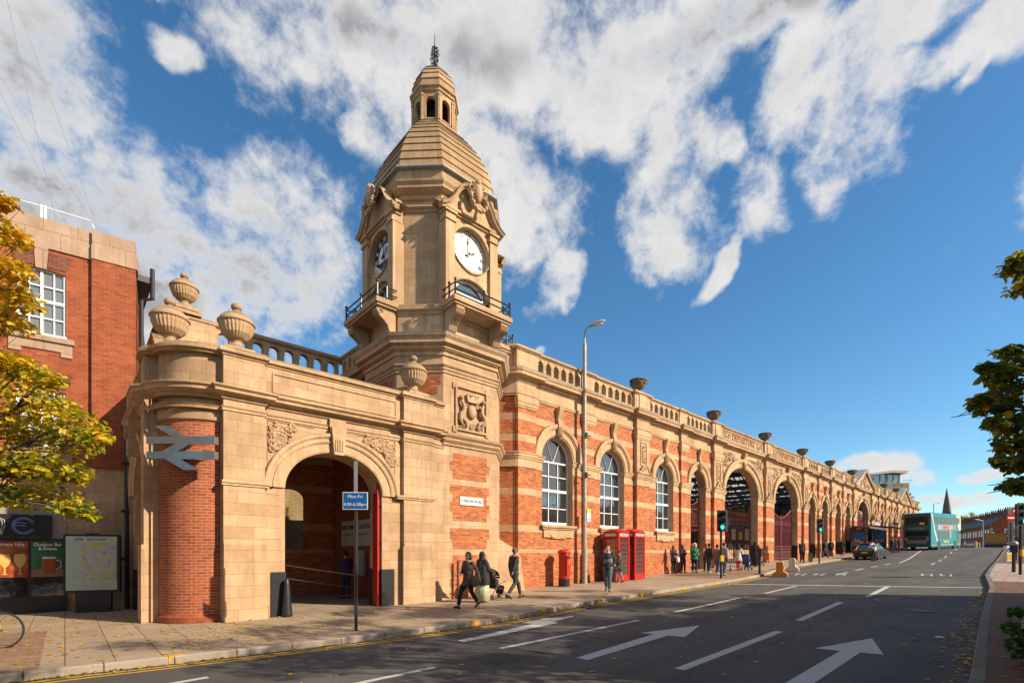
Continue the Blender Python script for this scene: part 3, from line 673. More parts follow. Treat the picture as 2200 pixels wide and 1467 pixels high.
# fallen leaves
def fallen():
    r = random.Random(11); V = []; F = []; T_ = []
    spots = [(r.uniform(-3, 5), 0) for _ in range(0)]
    for i in range(2600):
        q = r.random()
        if q < .36: x, y, z0 = (lambda x: (x, r.uniform(yl(x) + .2, 19.0 if x < 1.4 else 13.8), 1))(r.triangular(-8, 11, -1))
        elif q < .66: x = r.uniform(-6, 30); y = yl(x) - abs(r.gauss(0, .13)) - .02; z0 = 0
        elif q < .8: x = r.uniform(2, 30); y = r.uniform(yr(x) - 2.5, yr(x) - .2); z0 = 1
        elif q < .93: x = r.uniform(4, 24); y = yr(x) + abs(r.gauss(0, .2)) + .02; z0 = 0
        else: x = r.uniform(2, 28); y = r.uniform(yr(x) + .1, yl(x) - .1); z0 = 0
        z = zl(x) + (KERB if z0 else 0) + .012; s = r.uniform(.022, .055); a = r.uniform(0, 6.28); o = len(V)
        for k in range(5):
            b = a + k * 1.257; V.append((x + s * cos(b) * r.uniform(.6, 1.2), y + s * sin(b) * r.uniform(.6, 1.2), z + r.uniform(0, .02)))
        F.append(tuple(range(o, o + 5))); T_.append(r.gauss(.6, .2))
    me = bpy.data.meshes.new('fallen_leaves'); me.from_pydata(V, [], F); me.materials.append(lm_aut); at_ = me.attributes.new('tone', 'FLOAT', 'FACE'); at_.data.foreach_set('value', T_)
    o = bpy.data.objects.new('fallen_leaves', me); COL.objects.link(o); o['kind'] = 'stuff'; o['label'] = 'yellow fallen leaves scattered on pavement and gutter'; o['category'] = 'leaves'
fallen()
for (x, y, a) in ((12.8, 1.35, .3), (19.3, 3.6, 1.0)):
    mb = MB(); mb.add([(0, 0, .01), (.3, .03, .03), (.34, .2, .012), (.15, .26, .05), (.02, .2, .01)], [(0, 1, 3, 4), (1, 2, 3)]); o = mb.build('paper_scrap', P((.5, .52, .55), .8)); o.location = (x, y, zl(x) + .005); o.rotation_euler = (0, 0, a); o.scale = (.6, .6, .6); tag(o, 'pale crumpled paper scrap lying on the asphalt, %s' % {12.8: 'by the right kerb nearest the camera', 19.3: 'between the lanes up the road', 15.5: 'by the right kerb a little farther up'}[x], 'litter', 'litter on the road')
# ================================================================ THE STATION
YF = 15.0
st = thing('station_building', 'long red brick and cream stone railway station with octagonal clock tower and arched front', 'railway station', (13.9, YF, 0))
TF = frame(0, YF)
WIN = [(16.53, 1.03), (20.67, 1.03), (25.74, .98)]
SMALL = [(29.8, 1.0), (52.1, .98), (56.05, .98), (60.65, .98), (64.4, .98), (77.2, .98), (81.0, .98), (85.4, .98), (89.0, .98), (102.0, .98), (105.8, .98)]
BIG = [(36.45, 2.85), (45.4, 2.75), (71.0, 2.6), (95.5, 2.6)]
PIER = [23.2, 32.2, 41.05, 49.85, 58.3, 66.8, 75.3, 83.2, 91.1, 99.9]
PIL = [18.62, 27.77, 54.08, 62.55, 79.1, 87.2, 103.9]
holes = [(x, a, 2.98, 5.95, a * .98) for x, a in WIN] + [(x, a, -.6, 5.95, a) for x, a in SMALL] + [(x, a, -.6, 5.9, 1.92) for x, a in BIG]
mb = MB(TF); mb.wall(13.9, 109, -.6, 8.92, holes, 0, .55, 0, 1)
# the back of the wall beyond the low roofs, chamfered near end and far end
wall = mb.build('wall', [M['banded'], M['stone']], st, world=True)
mb = MB(frame(12.9, 16.0, 0, -45)); mb.wall(-.6, 1.414, -.3, 9.3, (), 0, .3, 0, back=False)
mb.build('side_wall', [M['banded']], st, world=True); mb = MB(frame(109, 15, 0, 90)); mb.wall(0, 9, -.3, 9.3, (), 0, .3, 0, back=False)
mb.build('side_wall', [M['banded']], st, world=True)
# piers and pilasters: each a part
def pier(x, w, p, name='pier', z1=7.81):
    mb = MB(TF); mb.box(x - w / 2, -p + .002, -.4, x + w / 2, .01, z1, 0)
    mb.T = Matrix(); path = [(x - w / 2, YF), (x - w / 2, YF - p), (x + w / 2, YF - p), (x + w / 2, YF)]
    mb.sweep(path, [(0, 7.81), (.03, 7.82), (.03, 7.88), (.06, 7.9), (.06, 8.0), (.09, 8.06), (.09, 8.275), (.0, 8.275)], False, 1)
    mb.sweep(path, [(0, 1.62), (.06, 1.70), (.06, -.4)][::-1], False, 0)
    return mb.build(name, [M['banded'], M['trim'], M['stone']], st, world=True)
for x in PIER: pier(x, 1.22, .2)
for x in PIL: pier(x, .72, .14, 'pilaster')
pier(14.46, 1.06, .14, 'pier')
# impost blocks between the openings
alls = sorted(WIN + SMALL + BIG)
edges = [13.9] + [e for x, a in alls for e in (x - a, x + a)] + [109]
prof_imp = [(0, 5.33), (.03, 5.33), (.03, 5.36), (.012, 5.37), (.012, 5.68), (.05, 5.70), (.05, 5.75), (.09, 5.80), (.09, 5.87), (.13, 5.92), (.13, 5.95), (0, 5.99)]
prot = [(x - .61, x + .61, .2) for x in PIER] + [(x - .36, x + .36, .14) for x in PIL] + [(13.93, 14.99, .14)]
for i in range(0, len(edges), 2):
    a, b = edges[i], edges[i + 1]; path = [(a, YF + .5), (a, YF)] if i else [(12.9, 16.0), (13.9 - .06, YF - .14 + .08)]
    for (p0, p1, pp) in sorted(prot):
        if a - .1 < p0 and p1 < b + .1:
            if i or p0 > 14.5: path += [(p0, YF)]
            path += [(p0, YF - pp), (p1, YF - pp), (p1, YF)]
    path += [(b, YF), (b, YF + .5)]
    mb = MB(); mb.sweep(path, prof_imp, False, 0); mb.build('impost', M['trim'], st, world=True)
# architrave, frieze and cornice with the breaks over every pier
path = [(12.7, 16.2)]
for k, (p0, p1, pp) in enumerate(sorted(prot)):
    if k == 0: path += [(p0 - .06, YF - pp + .03), (p0, YF - pp), (p1, YF - pp), (p1, YF)]
    else: path += [(p0, YF), (p0, YF - pp), (p1, YF - pp), (p1, YF)]
path += [(109, YF), (109, YF + 9)]
mb = MB(); mb.sweep(path, [(.006, 8.28), (.04, 8.29), (.04, 8.34), (.07, 8.38), (.07, 8.42), (.006, 8.44), (.006, 8.86), (.05, 8.9), (.05, 8.94)], False, 0, cap=False); mb.build('architrave', M['trim'], st, world=True)
mb = MB(); mb.sweep(path, [(.05, 8.94), (.08, 8.96), (.08, 9.03), (.16, 9.06), (.33, 9.10), (.33, 9.20), (.38, 9.26), (.40, 9.34), (.1, 9.40), (-.3, 9.40)], False, 0, cap=False)
mb.T = TF; x = 14
while x < 66: mb.box(x, -.16, 8.965, x + .06, -.07, 9.03, 0); x += .125
cn = mb.build('cornice', M['trim'], st, world=True)
mb = MB(); mb.sweep(path, [(.405, 9.335), (.41, 9.355), (.1, 9.42), (-.3, 9.42)], False, 0, cap=False); mb.build('lead_flashing', M['lead'], cn, world=True)
# parapet: dies, arcaded balustrades, solid lettered panels
def balus(x0, x1, n, T=TF, y0=-.02, parent=st, z0=9.40, th=.30):
    mb = MB(T); p = (x1 - x0) / n; hs = [(x0 + p * (i + .5), p * .335, z0 + .2, z0 + .55, p * .335) for i in range(n)]
    mb.wall(x0, x1, z0, z0 + .84, hs, y0, th, 0, 0, 8)
    for (cx, a, *_r) in hs:
        mb.box(cx - .035, y0 - .035, z0 + .71, cx + .035, y0, z0 + .80, 0)
        for q in (-1, 1): mb.box(cx + q * (a + .02) - (.05 if q > 0 else .0), y0 - .025, z0 + .50, cx + q * (a + .02) + (.0 if q > 0 else .05), y0, z0 + .55, 0)
    return mb.build('balustrade', M['trim'], parent, world=True)
dies = [(13.9, 15.15, .1, 0)] + [(x - .75, x + .75, .16, 1) for x in PIER] + [(x - .45, x + .45, .08, 0) for x in PIL] + [(107.8, 109, .1, 0)]
dies.sort(); cop = [(12.7, 16.2)]
for i, (a, b, p, pr) in enumerate(dies):
    mb = MB(TF); mb.box(a, -p, 9.40, b, .32, 10.25, 0)
    if pr:
        mb.box(a + .38, -p - .05, 9.40, b - .38, -p, 10.25, 0); mb.box(a + .16, -p - .012, 9.55, a + .3, -p, 10.1, 0); mb.box(b - .3, -p - .012, 9.55, b - .16, -p, 10.1, 0)
        mb.box(a - .0, -p - .03, 9.40, b, -p, 9.5, 0)
    mb.build('parapet_die', M['stone'], st, world=True)
    cop += ([(a, YF)] if i else []) + [(a, YF - p), (b, YF - p), (b, YF)] if i else [(a - .04, YF - p + .02), (a, YF - p), (b, YF - p), (b, YF)]
    if i < len(dies) - 1:
        e0, e1 = b, dies[i + 1][0]; mid = (e0 + e1) / 2
        big = [q for q in BIG if abs(q[0] - mid) < 2]
        if big and mid < 60:
            mb = MB(TF); mb.box(e0, -.02, 9.40, e1, .3, 10.25, 0)
            for (xa, za, xb, zb) in ((e0 + .3, 9.5, e1 - .3, 9.55), (e0 + .3, 10.12, e1 - .3, 10.17), (e0 + .3, 9.55, e0 + .36, 10.12), (e1 - .36, 9.55, e1 - .3, 10.12)): mb.box(xa, -.07, za, xb, -.02, zb, 0)
            pn = mb.build('lettered_panel', M['trim'], st, world=True)
            text('DEPARTURE', 'lettering', .62, TF @ Matrix.Translation((mid + .05, -.03, 9.83)), P((.30, .12, .06), .9), pn, .02, xs=1.12, bold=.012, sp=1.08)
            for q in (-1, 1):
                mb = MB(TF); cx = mid + q * 2.72; mb.carve(lambda x, z, s_: True, cx - .42, cx + .42, 9.66, 10.02, 16, .13, -.03, 3); mb.build('scrollwork', M['carved'], pn, world=True)
        elif big: mb = MB(TF); mb.box(e0, -.02, 9.40, e1, .3, 10.25, 0); mb.build('parapet_wall', M['stone'], st, world=True)
        else: balus(e0, e1, max(3, round((e1 - e0) / .53)))
cop += [(109, YF), (109, YF + 9)]
mb = MB(); mb.sweep(cop, [(-.34, 10.25), (.05, 10.25), (.05, 10.28), (.12, 10.31), (.12, 10.38), (.02, 10.46), (-.36, 10.46)], False, 0, cap=False); mb.build('coping', M['stone_w'], st, world=True)
mb = MB(frame(12.9, 16.0, 0, -45)); mb.wall(-.6, 1.3, 9.4, 10.25, (), .06, .2); mb.box(.25, .02, 9.6, .95, .06, 10.08); mb.build('parapet_die', M['stone'], st, world=True)
# arches
AP = [(0, -.5), (0, .0), (.06, .03), (.06, .05), (.30, .05), (.30, .08), (.36, .10), (.36, .13), (.46, .15), (.52, .15), (.54, .12), (.54, 0)]
BP = [(0, -.5), (0, .02), (.08, .05), (.08, .07), (.36, .07), (.36, .10), (.44, .13), (.44, .17), (.56, .19), (.63, .19), (.66, .14), (.66, 0)]
def keystone(mb, x, z0, z1, w=.34, p=.26):
    pr = [(0, z0), (-p * .7, z0), (-p * .8, z0 + (z1 - z0) * .35), (-p * .55, z0 + (z1 - z0) * .6), (-p * 1.0, z1 - .12), (-p * 1.05, z1), (0, z1)]
    for s0, s1, ex in ((-w / 2, w / 2, 0),):
        n = len(pr); v = [(x - w / 2 * .8, y, z) for y, z in pr] + [(x + w / 2 * .8, y, z) for y, z in pr]
        mb.add(v, [tuple(range(n)), tuple(range(2 * n - 1, n - 1, -1))] + [(i, (i + 1) % n, (i + 1) % n + n, i + n) for i in range(n)])
    for i in range(3): mb.box(x - w * .26 + i * w * .19, -p * .8 - .025, z0 + .02, x - w * .26 + i * w * .19 + w * .09, -p * .7, z0 + (z1 - z0) * .3)
for x, a in WIN + SMALL:
    mb = MB(TF); mb.arch(x, 5.95, a, a, AP, None, -.002, 26); o = mb.build('archivolt', M['trim'], st, world=True)
    mb = MB(TF); keystone(mb, x, 5.95 + a + .02, 8.28); mb.build('keystone', M['trim'], st, world=True)
for i, (x, a) in enumerate(BIG):
    mb = MB(TF); mb.arch(x, 5.9, a, 1.92, BP, None, -.03, 40); mb.build('archivolt', M['trim'], st, world=True)
    mb = MB(TF); keystone(mb, x, 7.78, 8.9, .42, .32); mb.build('keystone', M['trim'], st, world=True)
    # stone spandrel plate with carving
    mb = MB(TF); mb.wall(x - 3.62, x + 3.62, 6.05, 8.9, [(x, a + .6, 6.05, 5.9, 2.5)], -.025, .02, 0, 0, 30, back=False); sp = mb.build('spandrel', M['trim'], st, world=True)
    ins = lambda px, pz, s_, x=x, a=a: ((px - x) / (a + .68 + s_ * .6))**2 + ((pz - 5.9) / (2.62 + s_ * .6))**2 > 1 and abs(px - x) < 3.5 - s_ * .6 and pz < 8.6
    for q in (-1, 1): mb = MB(TF); mb.carve(lambda a_, b_, c2, q=q: ins(a_, b_, c2) and (a_ - x) * q > 0, x - 3.5, x + 3.5, 6.2, 8.62, 36 if i < 2 else 14, .24, -.04, 5 + i + q); mb.build('carving', M['carved'], sp, world=True)
# carved panels and little pediments on the piers
for i, x in enumerate(PIER):
    mb = MB(TF); z0, z1 = 6.45, 7.72
    for (xa, za, xb, zb) in ((-.30, z0, .30, z0 + .05), (-.30, z1 - .05, .30, z1), (-.30, z0 + .05, -.25, z1 - .05), (.25, z0 + .05, .30, z1 - .05)): mb.box(x + xa, -.245, za, x + xb, -.2, zb, 0)
    if i < 7: mb.carve(lambda a, b, s_: True, x - .18, x + .18, z0 + .15, z1 - .15, 22 if i < 4 else 8, .12, -.205, 20 + i, 1)
    mb.build('carved_panel', [M['trim'], M['carved']], st, world=True)
    mb = MB(TF); pts = [(-.68, 5.99), (.68, 5.99), (.66, 6.03), (.38, 6.12), (.25, 6.34), (.12, 6.44), (0, 6.47), (-.12, 6.44), (-.25, 6.34), (-.38, 6.12), (-.66, 6.03)]
    mb.prism([(x + a, b) for a, b in pts], -.32, -.18, 0)
    if i < 5: mb.carve(lambda a, b, s_: True, x - .2, x + .2, 6.08, 6.3, 8, .09, -.325, 9 + i, 1)
    mb.tube([(x + a, -.33, b) for a, b in pts[2:]], .035, 5, 0); mb.build('small_pediment', [M['trim'], M['carved']], st, world=True)
    mb = MB(TF); mb.box(x - .613, -.203, 6.0, x + .613, -.001, 7.812, 0); mb.build('stone_facing', M['stone'], st, world=True)
# windows with frames, panes, sills
def arched_window(x, a, T, parent, yb=.32, z0=2.98, zs=5.95, sash=4.55, cols=3, spokes=True, rows=(3.75, 5.2)):
    mb = MB(T); w = .075
    mb.arch(x, zs, a - .1, a - .1, [(0, .04), (0, 0), (.12, 0), (.12, .04), (0, .04)], z0, yb, 20)
    mb.box(x - a, yb - .05, z0 - .04, x + a, yb + .02, z0 + .14)
    mb.box(x - a + .02, yb - .05, sash - .06, x + a - .02, yb, sash + .06)
    mb.box(x - a + .05, yb - .03, zs - .1 - .035, x + a - .05, yb, zs - .1 + .035)
    for r in rows: mb.box(x - a + .05, yb - .03, r - .02, x + a - .05, yb, r + .02)
    for c in range(1, cols): q = x - a + .1 + (2 * a - .2) * c / cols; mb.box(q - .02, yb - .033, z0, q + .02, yb - .001, zs - .1)
    if spokes:
        for t in (pi * .355, pi * .645):
            mb.tube([(x, yb - .02, zs - .1), (x + (a - .1) * cos(t), yb - .02, zs - .05 + (a - .1) * sin(t))], .022, 4)
    wf = mb.build('window', M['white'], parent, world=True)
    mb = MB(T); pts = [(x - a + .05, z0)] + [(x + a - .05, z0)] + [(x + (a - .05) * cos(pi * i / 16), zs + (a - .05) * sin(pi * i / 16)) for i in range(17)]
    mb.prism(pts, yb + .005, yb + .03); mb.build('pane', M['glass'], wf, world=True); return wf
for x, a in WIN:
    wf = arched_window(x, a, TF, st)
    mb = MB(TF); mb.box(x - a - .12, -.18, 2.86, x + a + .12, .3, 2.96); mb.box(x - a - .06, -.12, 2.78, x + a + .06, 0, 2.86)
    mb.prism([(x - a + .05, 2.78), (x - a + .05, 2.42), (x - .5, 2.42), (x - .42, 2.36), (x + .42, 2.36), (x + .5, 2.42), (x + a - .05, 2.42), (x + a - .05, 2.78)], -.07, 0)
    for q in (-1, 1): mb.tube([(x + q * .62, -.08, 2.56), (x + q * .45, -.08, 2.44), (x + q * .25, -.08, 2.38), (x + q * .06, -.08, 2.44)], [.012, .03, .02, .008], 5)
    mb.build('sill', M['trim'], wf, world=True)
# gabled entrances
for i, x in enumerate((71.0, 95.5)):
    mb = MB(TF); A = [(x - 4.5, 9.3), (x + 4.5, 9.3), (x, 11.25)]
    mb.prism(A, -.2, .3, 0); gb = mb.build('gable', [M['trim']], st, world=True)
    mb = MB(TF); mb.carve(lambda a, b, s_: b < 11.0 - abs(a - x) * .45 - s_, x - 2.6, x + 2.6, 9.6, 10.8, 40, .25, -.21, 40 + i); mb.build('carving', M['carved'], gb, world=True)
    mb = MB(TF)
    for q in (-1, 1): mb.prism([(x + q * 4.9, 9.28), (x + q * 4.9, 9.5), (x, 11.62), (x, 11.38)][::q], -.42, -.0)
    mb.build('raking_cornice', M['trim'], gb, world=True)
    mb = MB(TF)
    for q in (-1, 1): mb.prism([(x + q * 4.95, 9.49), (x + q * 4.95, 9.56), (x, 11.72), (x, 11.63)][::q], -.46, 9)
    mb.build('roof', plain('slate_%d' % i, (.27, .27, .27), .6, var=.2, scale=2), gb, world=True)
    for q in (-1, 1):
        mb = MB(TF); mb.lathe([(.12, -.2), (.26, 0), (.34, .2), (.3, .45), (.1, .6), (0, .62)], (x + q * 3.5, -.35, 5.95), 12); mb.build('finial', M['trim'], gb, True, True, 40)
# gates
def gate(x, a, parent, leafs=2, open_top=False, yb=.45, h=3.6, g0=0):
    mb = MB(TF); n = int(2 * a / .16)
    for i in range(n + 1):
        q = -a + .06 + (2 * a - .12) * i / n; hh = h + (.9 * abs(q / a)**1.5 if leafs == 2 else .0) + .05; mb.tube([(x + q, yb, g0 + .1), (x + q, yb, g0 + hh)], .014, 4)
        mb.lathe([(.028, 0), (0, .12)], (x + q, yb, g0 + hh), 4)
    for zz in (.2, 1.0, 1.25, h - .5, h - .3): mb.box(x - a, yb - .02, g0 + zz - .02, x + a, yb + .02, g0 + zz + .02)
    for q in ((-a + .04), -.04, .04, a - .04): mb.box(x + q - .035, yb - .035, g0, x + q + .035, yb + .035, g0 + h + (.8 if abs(q) > .1 else .3))
    if leafs == 2:
        for s_ in (-1, 1): mb.tube([(x + s_ * (.1 + (a - .1) * t), yb, g0 + h + .05 + .95 * t**1.7) for t in [k / 8 for k in range(9)]], .03, 5); mb.spiral(x + s_ * a * .75, g0 + h + .25, .22, 1.5, yb, .02)
    for i in range(int(a * 2 / .35)): mb.spiral(x - a + .2 + i * .35, g0 + 1.12, .09, 1.2, yb, .014, n=8, seg=4)
    return mb.build('gate', M['ironred'], parent, world=True)
for x, a in BIG[1:]: gate(x, a - .1, st, 2, g0=zp(x))
for x, a in SMALL[1:9]: gate(x, a - .05, st, 1, g0=zp(x), h=3.3)
# tall gate panel in the narrow arch with a round medallion
x = 29.8; mb = MB(TF); g0 = zp(x)
for zz in (2.55, 2.85, 3.9): mb.box(x - .95, .43, g0 + zz - .02, x + .95, .47, g0 + zz + .02)
for i in range(10): q = -.93 + 1.86 * i / 9; mb.tube([(x + q, .45, g0 + 2.55), (x + q, .45, g0 + 4.2 + .5 * abs(q)**2)], .013, 4)
for q in (-.93, .93): mb.box(x + q - .03, .42, g0, x + q + .03, .48, g0 + 4.9)
mb.tube([(x - .93 + 1.86 * t, .45, g0 + 4.2 + .5 * abs(-.93 + 1.86 * t)**2) for t in [k / 10 for k in range(11)]], .028, 5)
mb.tube([(x + .34 * cos(t * pi / 8), .44, g0 + 3.4 + .34 * sin(t * pi / 8)) for t in range(17)], .03, 5); mb.spiral(x, g0 + 3.4, .25, 2, .44, .02)
mb.build('gate', M['ironred'], st, world=True)
mb = MB(TF); x, a = BIG[0]      # folded gate leaf against the right jamb of the first big arch
for i in range(14): mb.tube([(x + a - .12, .6 + i * .17, zp(36) + .1), (x + a - .12, .6 + i * .17, zp(36) + 3.6 + .06 * i)], .016, 4)
for zz in (.2, 1.1, 3.3): mb.box(x + a - .14, .55, zp(36) + zz, x + a - .10, 3.0, zp(36) + zz + .05)
mb.box(x + a - .17, .5, zp(36), x + a - .07, .6, zp(36) + 4.5); mb.build('gate', M['ironred'], st, world=True)
# black bases of the big arches
for x, a in BIG[:2] + SMALL[1:5]:
    for q in (-1, 1): mb = MB(TF); mb.box(x + q * (a + .0) - (.03 if q > 0 else .0), -.02, -.2 + zp(x), x + q * a + (.0 if q > 0 else .03), .56, zp(x) + 1.35); mb.build('jamb_base', M['black'], st, world=True)
# ---- interior of the carriage hall behind the arches
mb = MB(); mb.wall(27.9, 108.8, -.3, 9.0, [(30 + i * 4.4, 1.0, -.3 + (1.6 if i % 3 else 0), 4.4, 1.0) for i in range(18)], 31, .4, 0, 1, 10, back=False); mb.build('inner_wall', [M['banded'], M['stone']], st, world=True)
mb = MB()
for i in range(18): mb.box(29 + i * 4.4, 31.22, -.2, 31 + i * 4.4, 31.3, 5.5)
mb.build('inner_glazing', M['glass'], st, world=True)
mb = MB(frame(28.0, 15.6, 0, 90)); mb.wall(0, 15.4, -.3, 9.3, (), 0, .3, 0); mb.build('end_wall', M['brick'], st, world=True)
mb = MB(frame(108.4, 15.6, 0, 90)); mb.wall(0, 15.4, -.3, 9.3, (), 0, .3, 0); mb.build('end_wall', M['brick'], st, world=True)
m, t, b = new_mat('roof_glass'); setb(b, (.45, .47, .48), .4); tr = t.nodes.new('ShaderNodeBsdfTranslucent'); tr.inputs[0].default_value = (.42, .45, .47, 1); ms = t.nodes.new('ShaderNodeMixShader'); ms.inputs[0].default_value = .75
t.links.new(b.outputs[0], ms.inputs[1]); t.links.new(tr.outputs[0], ms.inputs[2]); t.links.new(ms.outputs[0], t.nodes['Material Output'].inputs[0]); M['roof_glass'] = m
mg_ = MB(); mt_ = MB(); W_ = 4.4; x = 28.3
while x < 108:
    mg_.add([(x, 15.6, 8.4), (x + W_ / 2, 15.6, 9.75), (x + W_, 15.6, 8.4), (x, 31, 8.4), (x + W_ / 2, 31, 9.75), (x + W_, 31, 8.4)], [(0, 1, 4, 3), (1, 2, 5, 4)])
    y = 15.7
    while y < 31:
        mt_.cbox((x + W_ / 4, y, 9.0), (2.58, .09, .11), 0, tilt=('Y', -math.atan(1.35 / 2.2))); mt_.cbox((x + W_ * .75, y, 9.0), (2.58, .09, .11), 0, tilt=('Y', math.atan(1.35 / 2.2))); y += .75
    mt_.box(x - .18, 15.6, 8.05, x + .18, 31, 8.4)
    for yy in (17.5, 21.5, 25.5, 29.5):
        mt_.box(x, yy - .06, 7.55, x + W_, yy + .06, 7.70); mt_.box(x, yy - .06, 8.28, x + W_, yy + .06, 8.36)
        for q in range(4): mt_.tube([(x + q * 1.1, yy, 7.6 if q % 2 else 8.3), (x + q * 1.1 + 1.1, yy, 8.3 if q % 2 else 7.6)], .045, 4)
    x += W_
mg_.build('glass_roof', M['roof_glass'], st, world=True); mt_.build('roof_truss', M['darksteel'], st, world=True)
for x in range(34, 108, 9):
    mb = MB(); mb.lathe([(.22, 0), (.22, .5), (.13, .6), (.11, 6.6), (.2, 6.9), (.3, 7.5)], (x, 24, zp(x)), 12); mb.build('column', M['darksteel'], st, True, True, 40)
# pale counter wall, posters and glazed kiosk seen through the first big arch
mb = MB(); mb.box(46.6, 21.4, .85, 57, 21.6, 2.2); mb.build('counter_wall', M['stone'], st, world=True)
mb = MB(); mb.box(46.8, 21.3, 2.2, 56.9, 21.36, 4.6)
kg = mb.build('kiosk_glass', glass('kiosk_glass', (.05, .05, .045), .1), st, world=True)
mb = MB()
for i in range(14): mb.box(46.8 + i * .76, 21.22, 2.2, 46.86 + i * .76, 21.3, 4.7)
for z in (2.2, 3.0, 3.9, 4.65): mb.box(46.8, 21.22, z, 56.9, 21.3, z + .05)
mb.build('kiosk_frame', M['steel'], st, world=True)
for i, (x, z, w, h, c) in enumerate(((47.6, 3.2, .8, .35, (.7, .02, .02)), (49.0, 3.0, .8, 1.1, (.7, .62, .35)), (50.6, 3.05, .9, .8, (.85, .5, .03)), (52.2, 3.0, .8, 1.2, (.6, .6, .55)), (54.2, 3.1, .8, .8, (.1, .2, .5)))):
    mb = MB(); mb.box(x, 21.16, z, x + w, 21.2, z + h); mb.build('poster', P(c), st, world=True)
# ================================================================ CLOCK TOWER
TX, TY, TH_ = 10.8, 16.35, 2.35
def octp(h=2.35, f=1.2, cx=TX, cy=TY):
    return [(cx - h, cy + f), (cx - h, cy - f), (cx - f, cy - h), (cx + f, cy - h), (cx + h, cy - f), (cx + h, cy + f), (cx + f, cy + h), (cx - f, cy + h)]
OP = octp()
mb = MB()
mb.sweep(OP, [(.0, -.6), (.0, 8.52)], True, 0)
mb.sweep(OP, [(-.06, 9.2), (-.06, 10.12)], True, 0); mb.sweep(OP, [(-.30, 10.3), (-.30, 14.3)], True, 0)
tower = mb.build('clock_tower', [M['stone']], st, world=True)
mb = MB()
mb.sweep(OP, [(0, 5.44), (.05, 5.46), (.05, 5.52), (.09, 5.56), (.14, 5.62), (.14, 5.68), (.22, 5.76), (.24, 5.82), (0, 5.90)], True)
mb.sweep(OP, [(0, 7.92), (.04, 7.93), (.04, 8.0), (.08, 8.04), (.08, 8.10), (.14, 8.16), (.14, 8.20), (0, 8.24)], True)
mb.sweep(OP, [(0, 8.50), (.06, 8.52), (.06, 8.64), (.18, 8.72), (.18, 8.80), (.32, 8.86), (.32, 8.98), (.40, 9.08), (.42, 9.15), (-.1, 9.24)], True)
mb.sweep(OP, [(-.06, 9.95), (-.02, 9.97), (-.02, 10.05), (.06, 10.10), (.06, 10.26), (-.3, 10.33)], True)
mb.sweep(OP, [(-.30, 13.62), (-.26, 13.64), (-.26, 13.72), (-.18, 13.78), (-.18, 13.84), (-.30, 13.86)], True)
mb.sweep(OP, [(-.30, 14.02), (-.22, 14.06), (-.22, 14.2), (-.12, 14.26), (-.02, 14.34), (-.02, 14.42), (.04, 14.52), (.05, 14.58), (-.2, 14.64)], True)
# dentils
for i in range(8):
    a, b = Vector(OP[i]), Vector(OP[(i + 1) % 8]); d = (b - a); l = d.length; ang = math.degrees(atan2(d.y, d.x)); T0 = mb.T; mb.T = frame(a.x, a.y, 0, ang); q = .0
    while q < l: mb.box(q, -.14, 8.66, q + .05, -.02, 8.74); q += .10
    mb.T = T0
mb.build('cornice', M['trim'], tower, world=True)
mb = MB(); mb.sweep(OP, [(.425, 9.145), (.43, 9.165), (-.08, 9.26)], True); mb.build('lead_flashing', M['lead'], tower, world=True); mb = MB(); mb.sweep(OP, [(-.12, 15.02), (.02, 15.03), (.03, 15.07), (.0, 15.11), (-.14, 15.12)], True)
mb.build('lead_flashing', M['lead'], tower, world=True)
mb = MB(); mb.sweep(OP, [(-.14, 14.62), (-.12, 15.05)], True); mb.build('attic_band', M['stone'], tower, world=True)
# bell shaped dome in overlapping stone courses
prof = []; ctl = [(0, 15.10, -.14), (1, 15.45, -.18), (2, 15.79, -.26), (3, 16.13, -.37), (4, 16.46, -.50), (5, 16.78, -.65), (6, 17.08, -.82), (7, 17.35, -1.00), (8, 17.60, -1.18), (9, 17.82, -1.35), (10, 17.99, -1.5)]
for (i, z, o), (_, z2, o2) in zip(ctl, ctl[1:]): prof += [(o + .035, z), (o2 - .0, z2)]
prof.append((-1.75, 18.0)); mb = MB(); mb.sweep(OP, prof, True); mb.build('dome', make_stone('dome_stone', .55, 9.0, (.50, .33, .18), (.36, .22, .115), (.2, .13, .07), True), tower, world=True)
# lantern
LP = [(TX + .86 * cos(pi / 8 + i * pi / 4 + pi) , TY + .86 * sin(pi / 8 + i * pi / 4 + pi)) for i in range(8)][::1]
if True:
    def roct(r): return [(TX + r * cos(-pi / 8 - pi / 2 - i * -pi / 4), TY + r * sin(-pi / 8 - pi / 2 - i * -pi / 4)) for i in range(8)]
    LP = roct(.85); sgn = 1
A2 = sum(LP[i][0] * LP[(i + 1) % 8][1] - LP[(i + 1) % 8][0] * LP[i][1] for i in range(8))
if A2 < 0: LP = LP[::-1]      # counter-clockwise: outward is to the right
mb = MB(); mb.sweep(LP, [(.10, 17.85), (.10, 18.06), (.05, 18.1), (.0, 18.14), (0, 18.2)], True)
mb.sweep(LP, [(0, 19.22), (.05, 19.25), (.05, 19.33), (.12, 19.38), (.12, 19.46), (.02, 19.50)], True)
cap = [(.04, 19.48), (.02, 19.72), (.05, 19.72), (-.04, 19.98), (-.01, 19.98), (-.12, 20.2), (-.09, 20.2), (-.24, 20.4), (-.21, 20.4), (-.40, 20.58), (-.37, 20.58), (-.62, 20.72), (-.8, 20.74)]
mb.sweep(LP, cap, True)
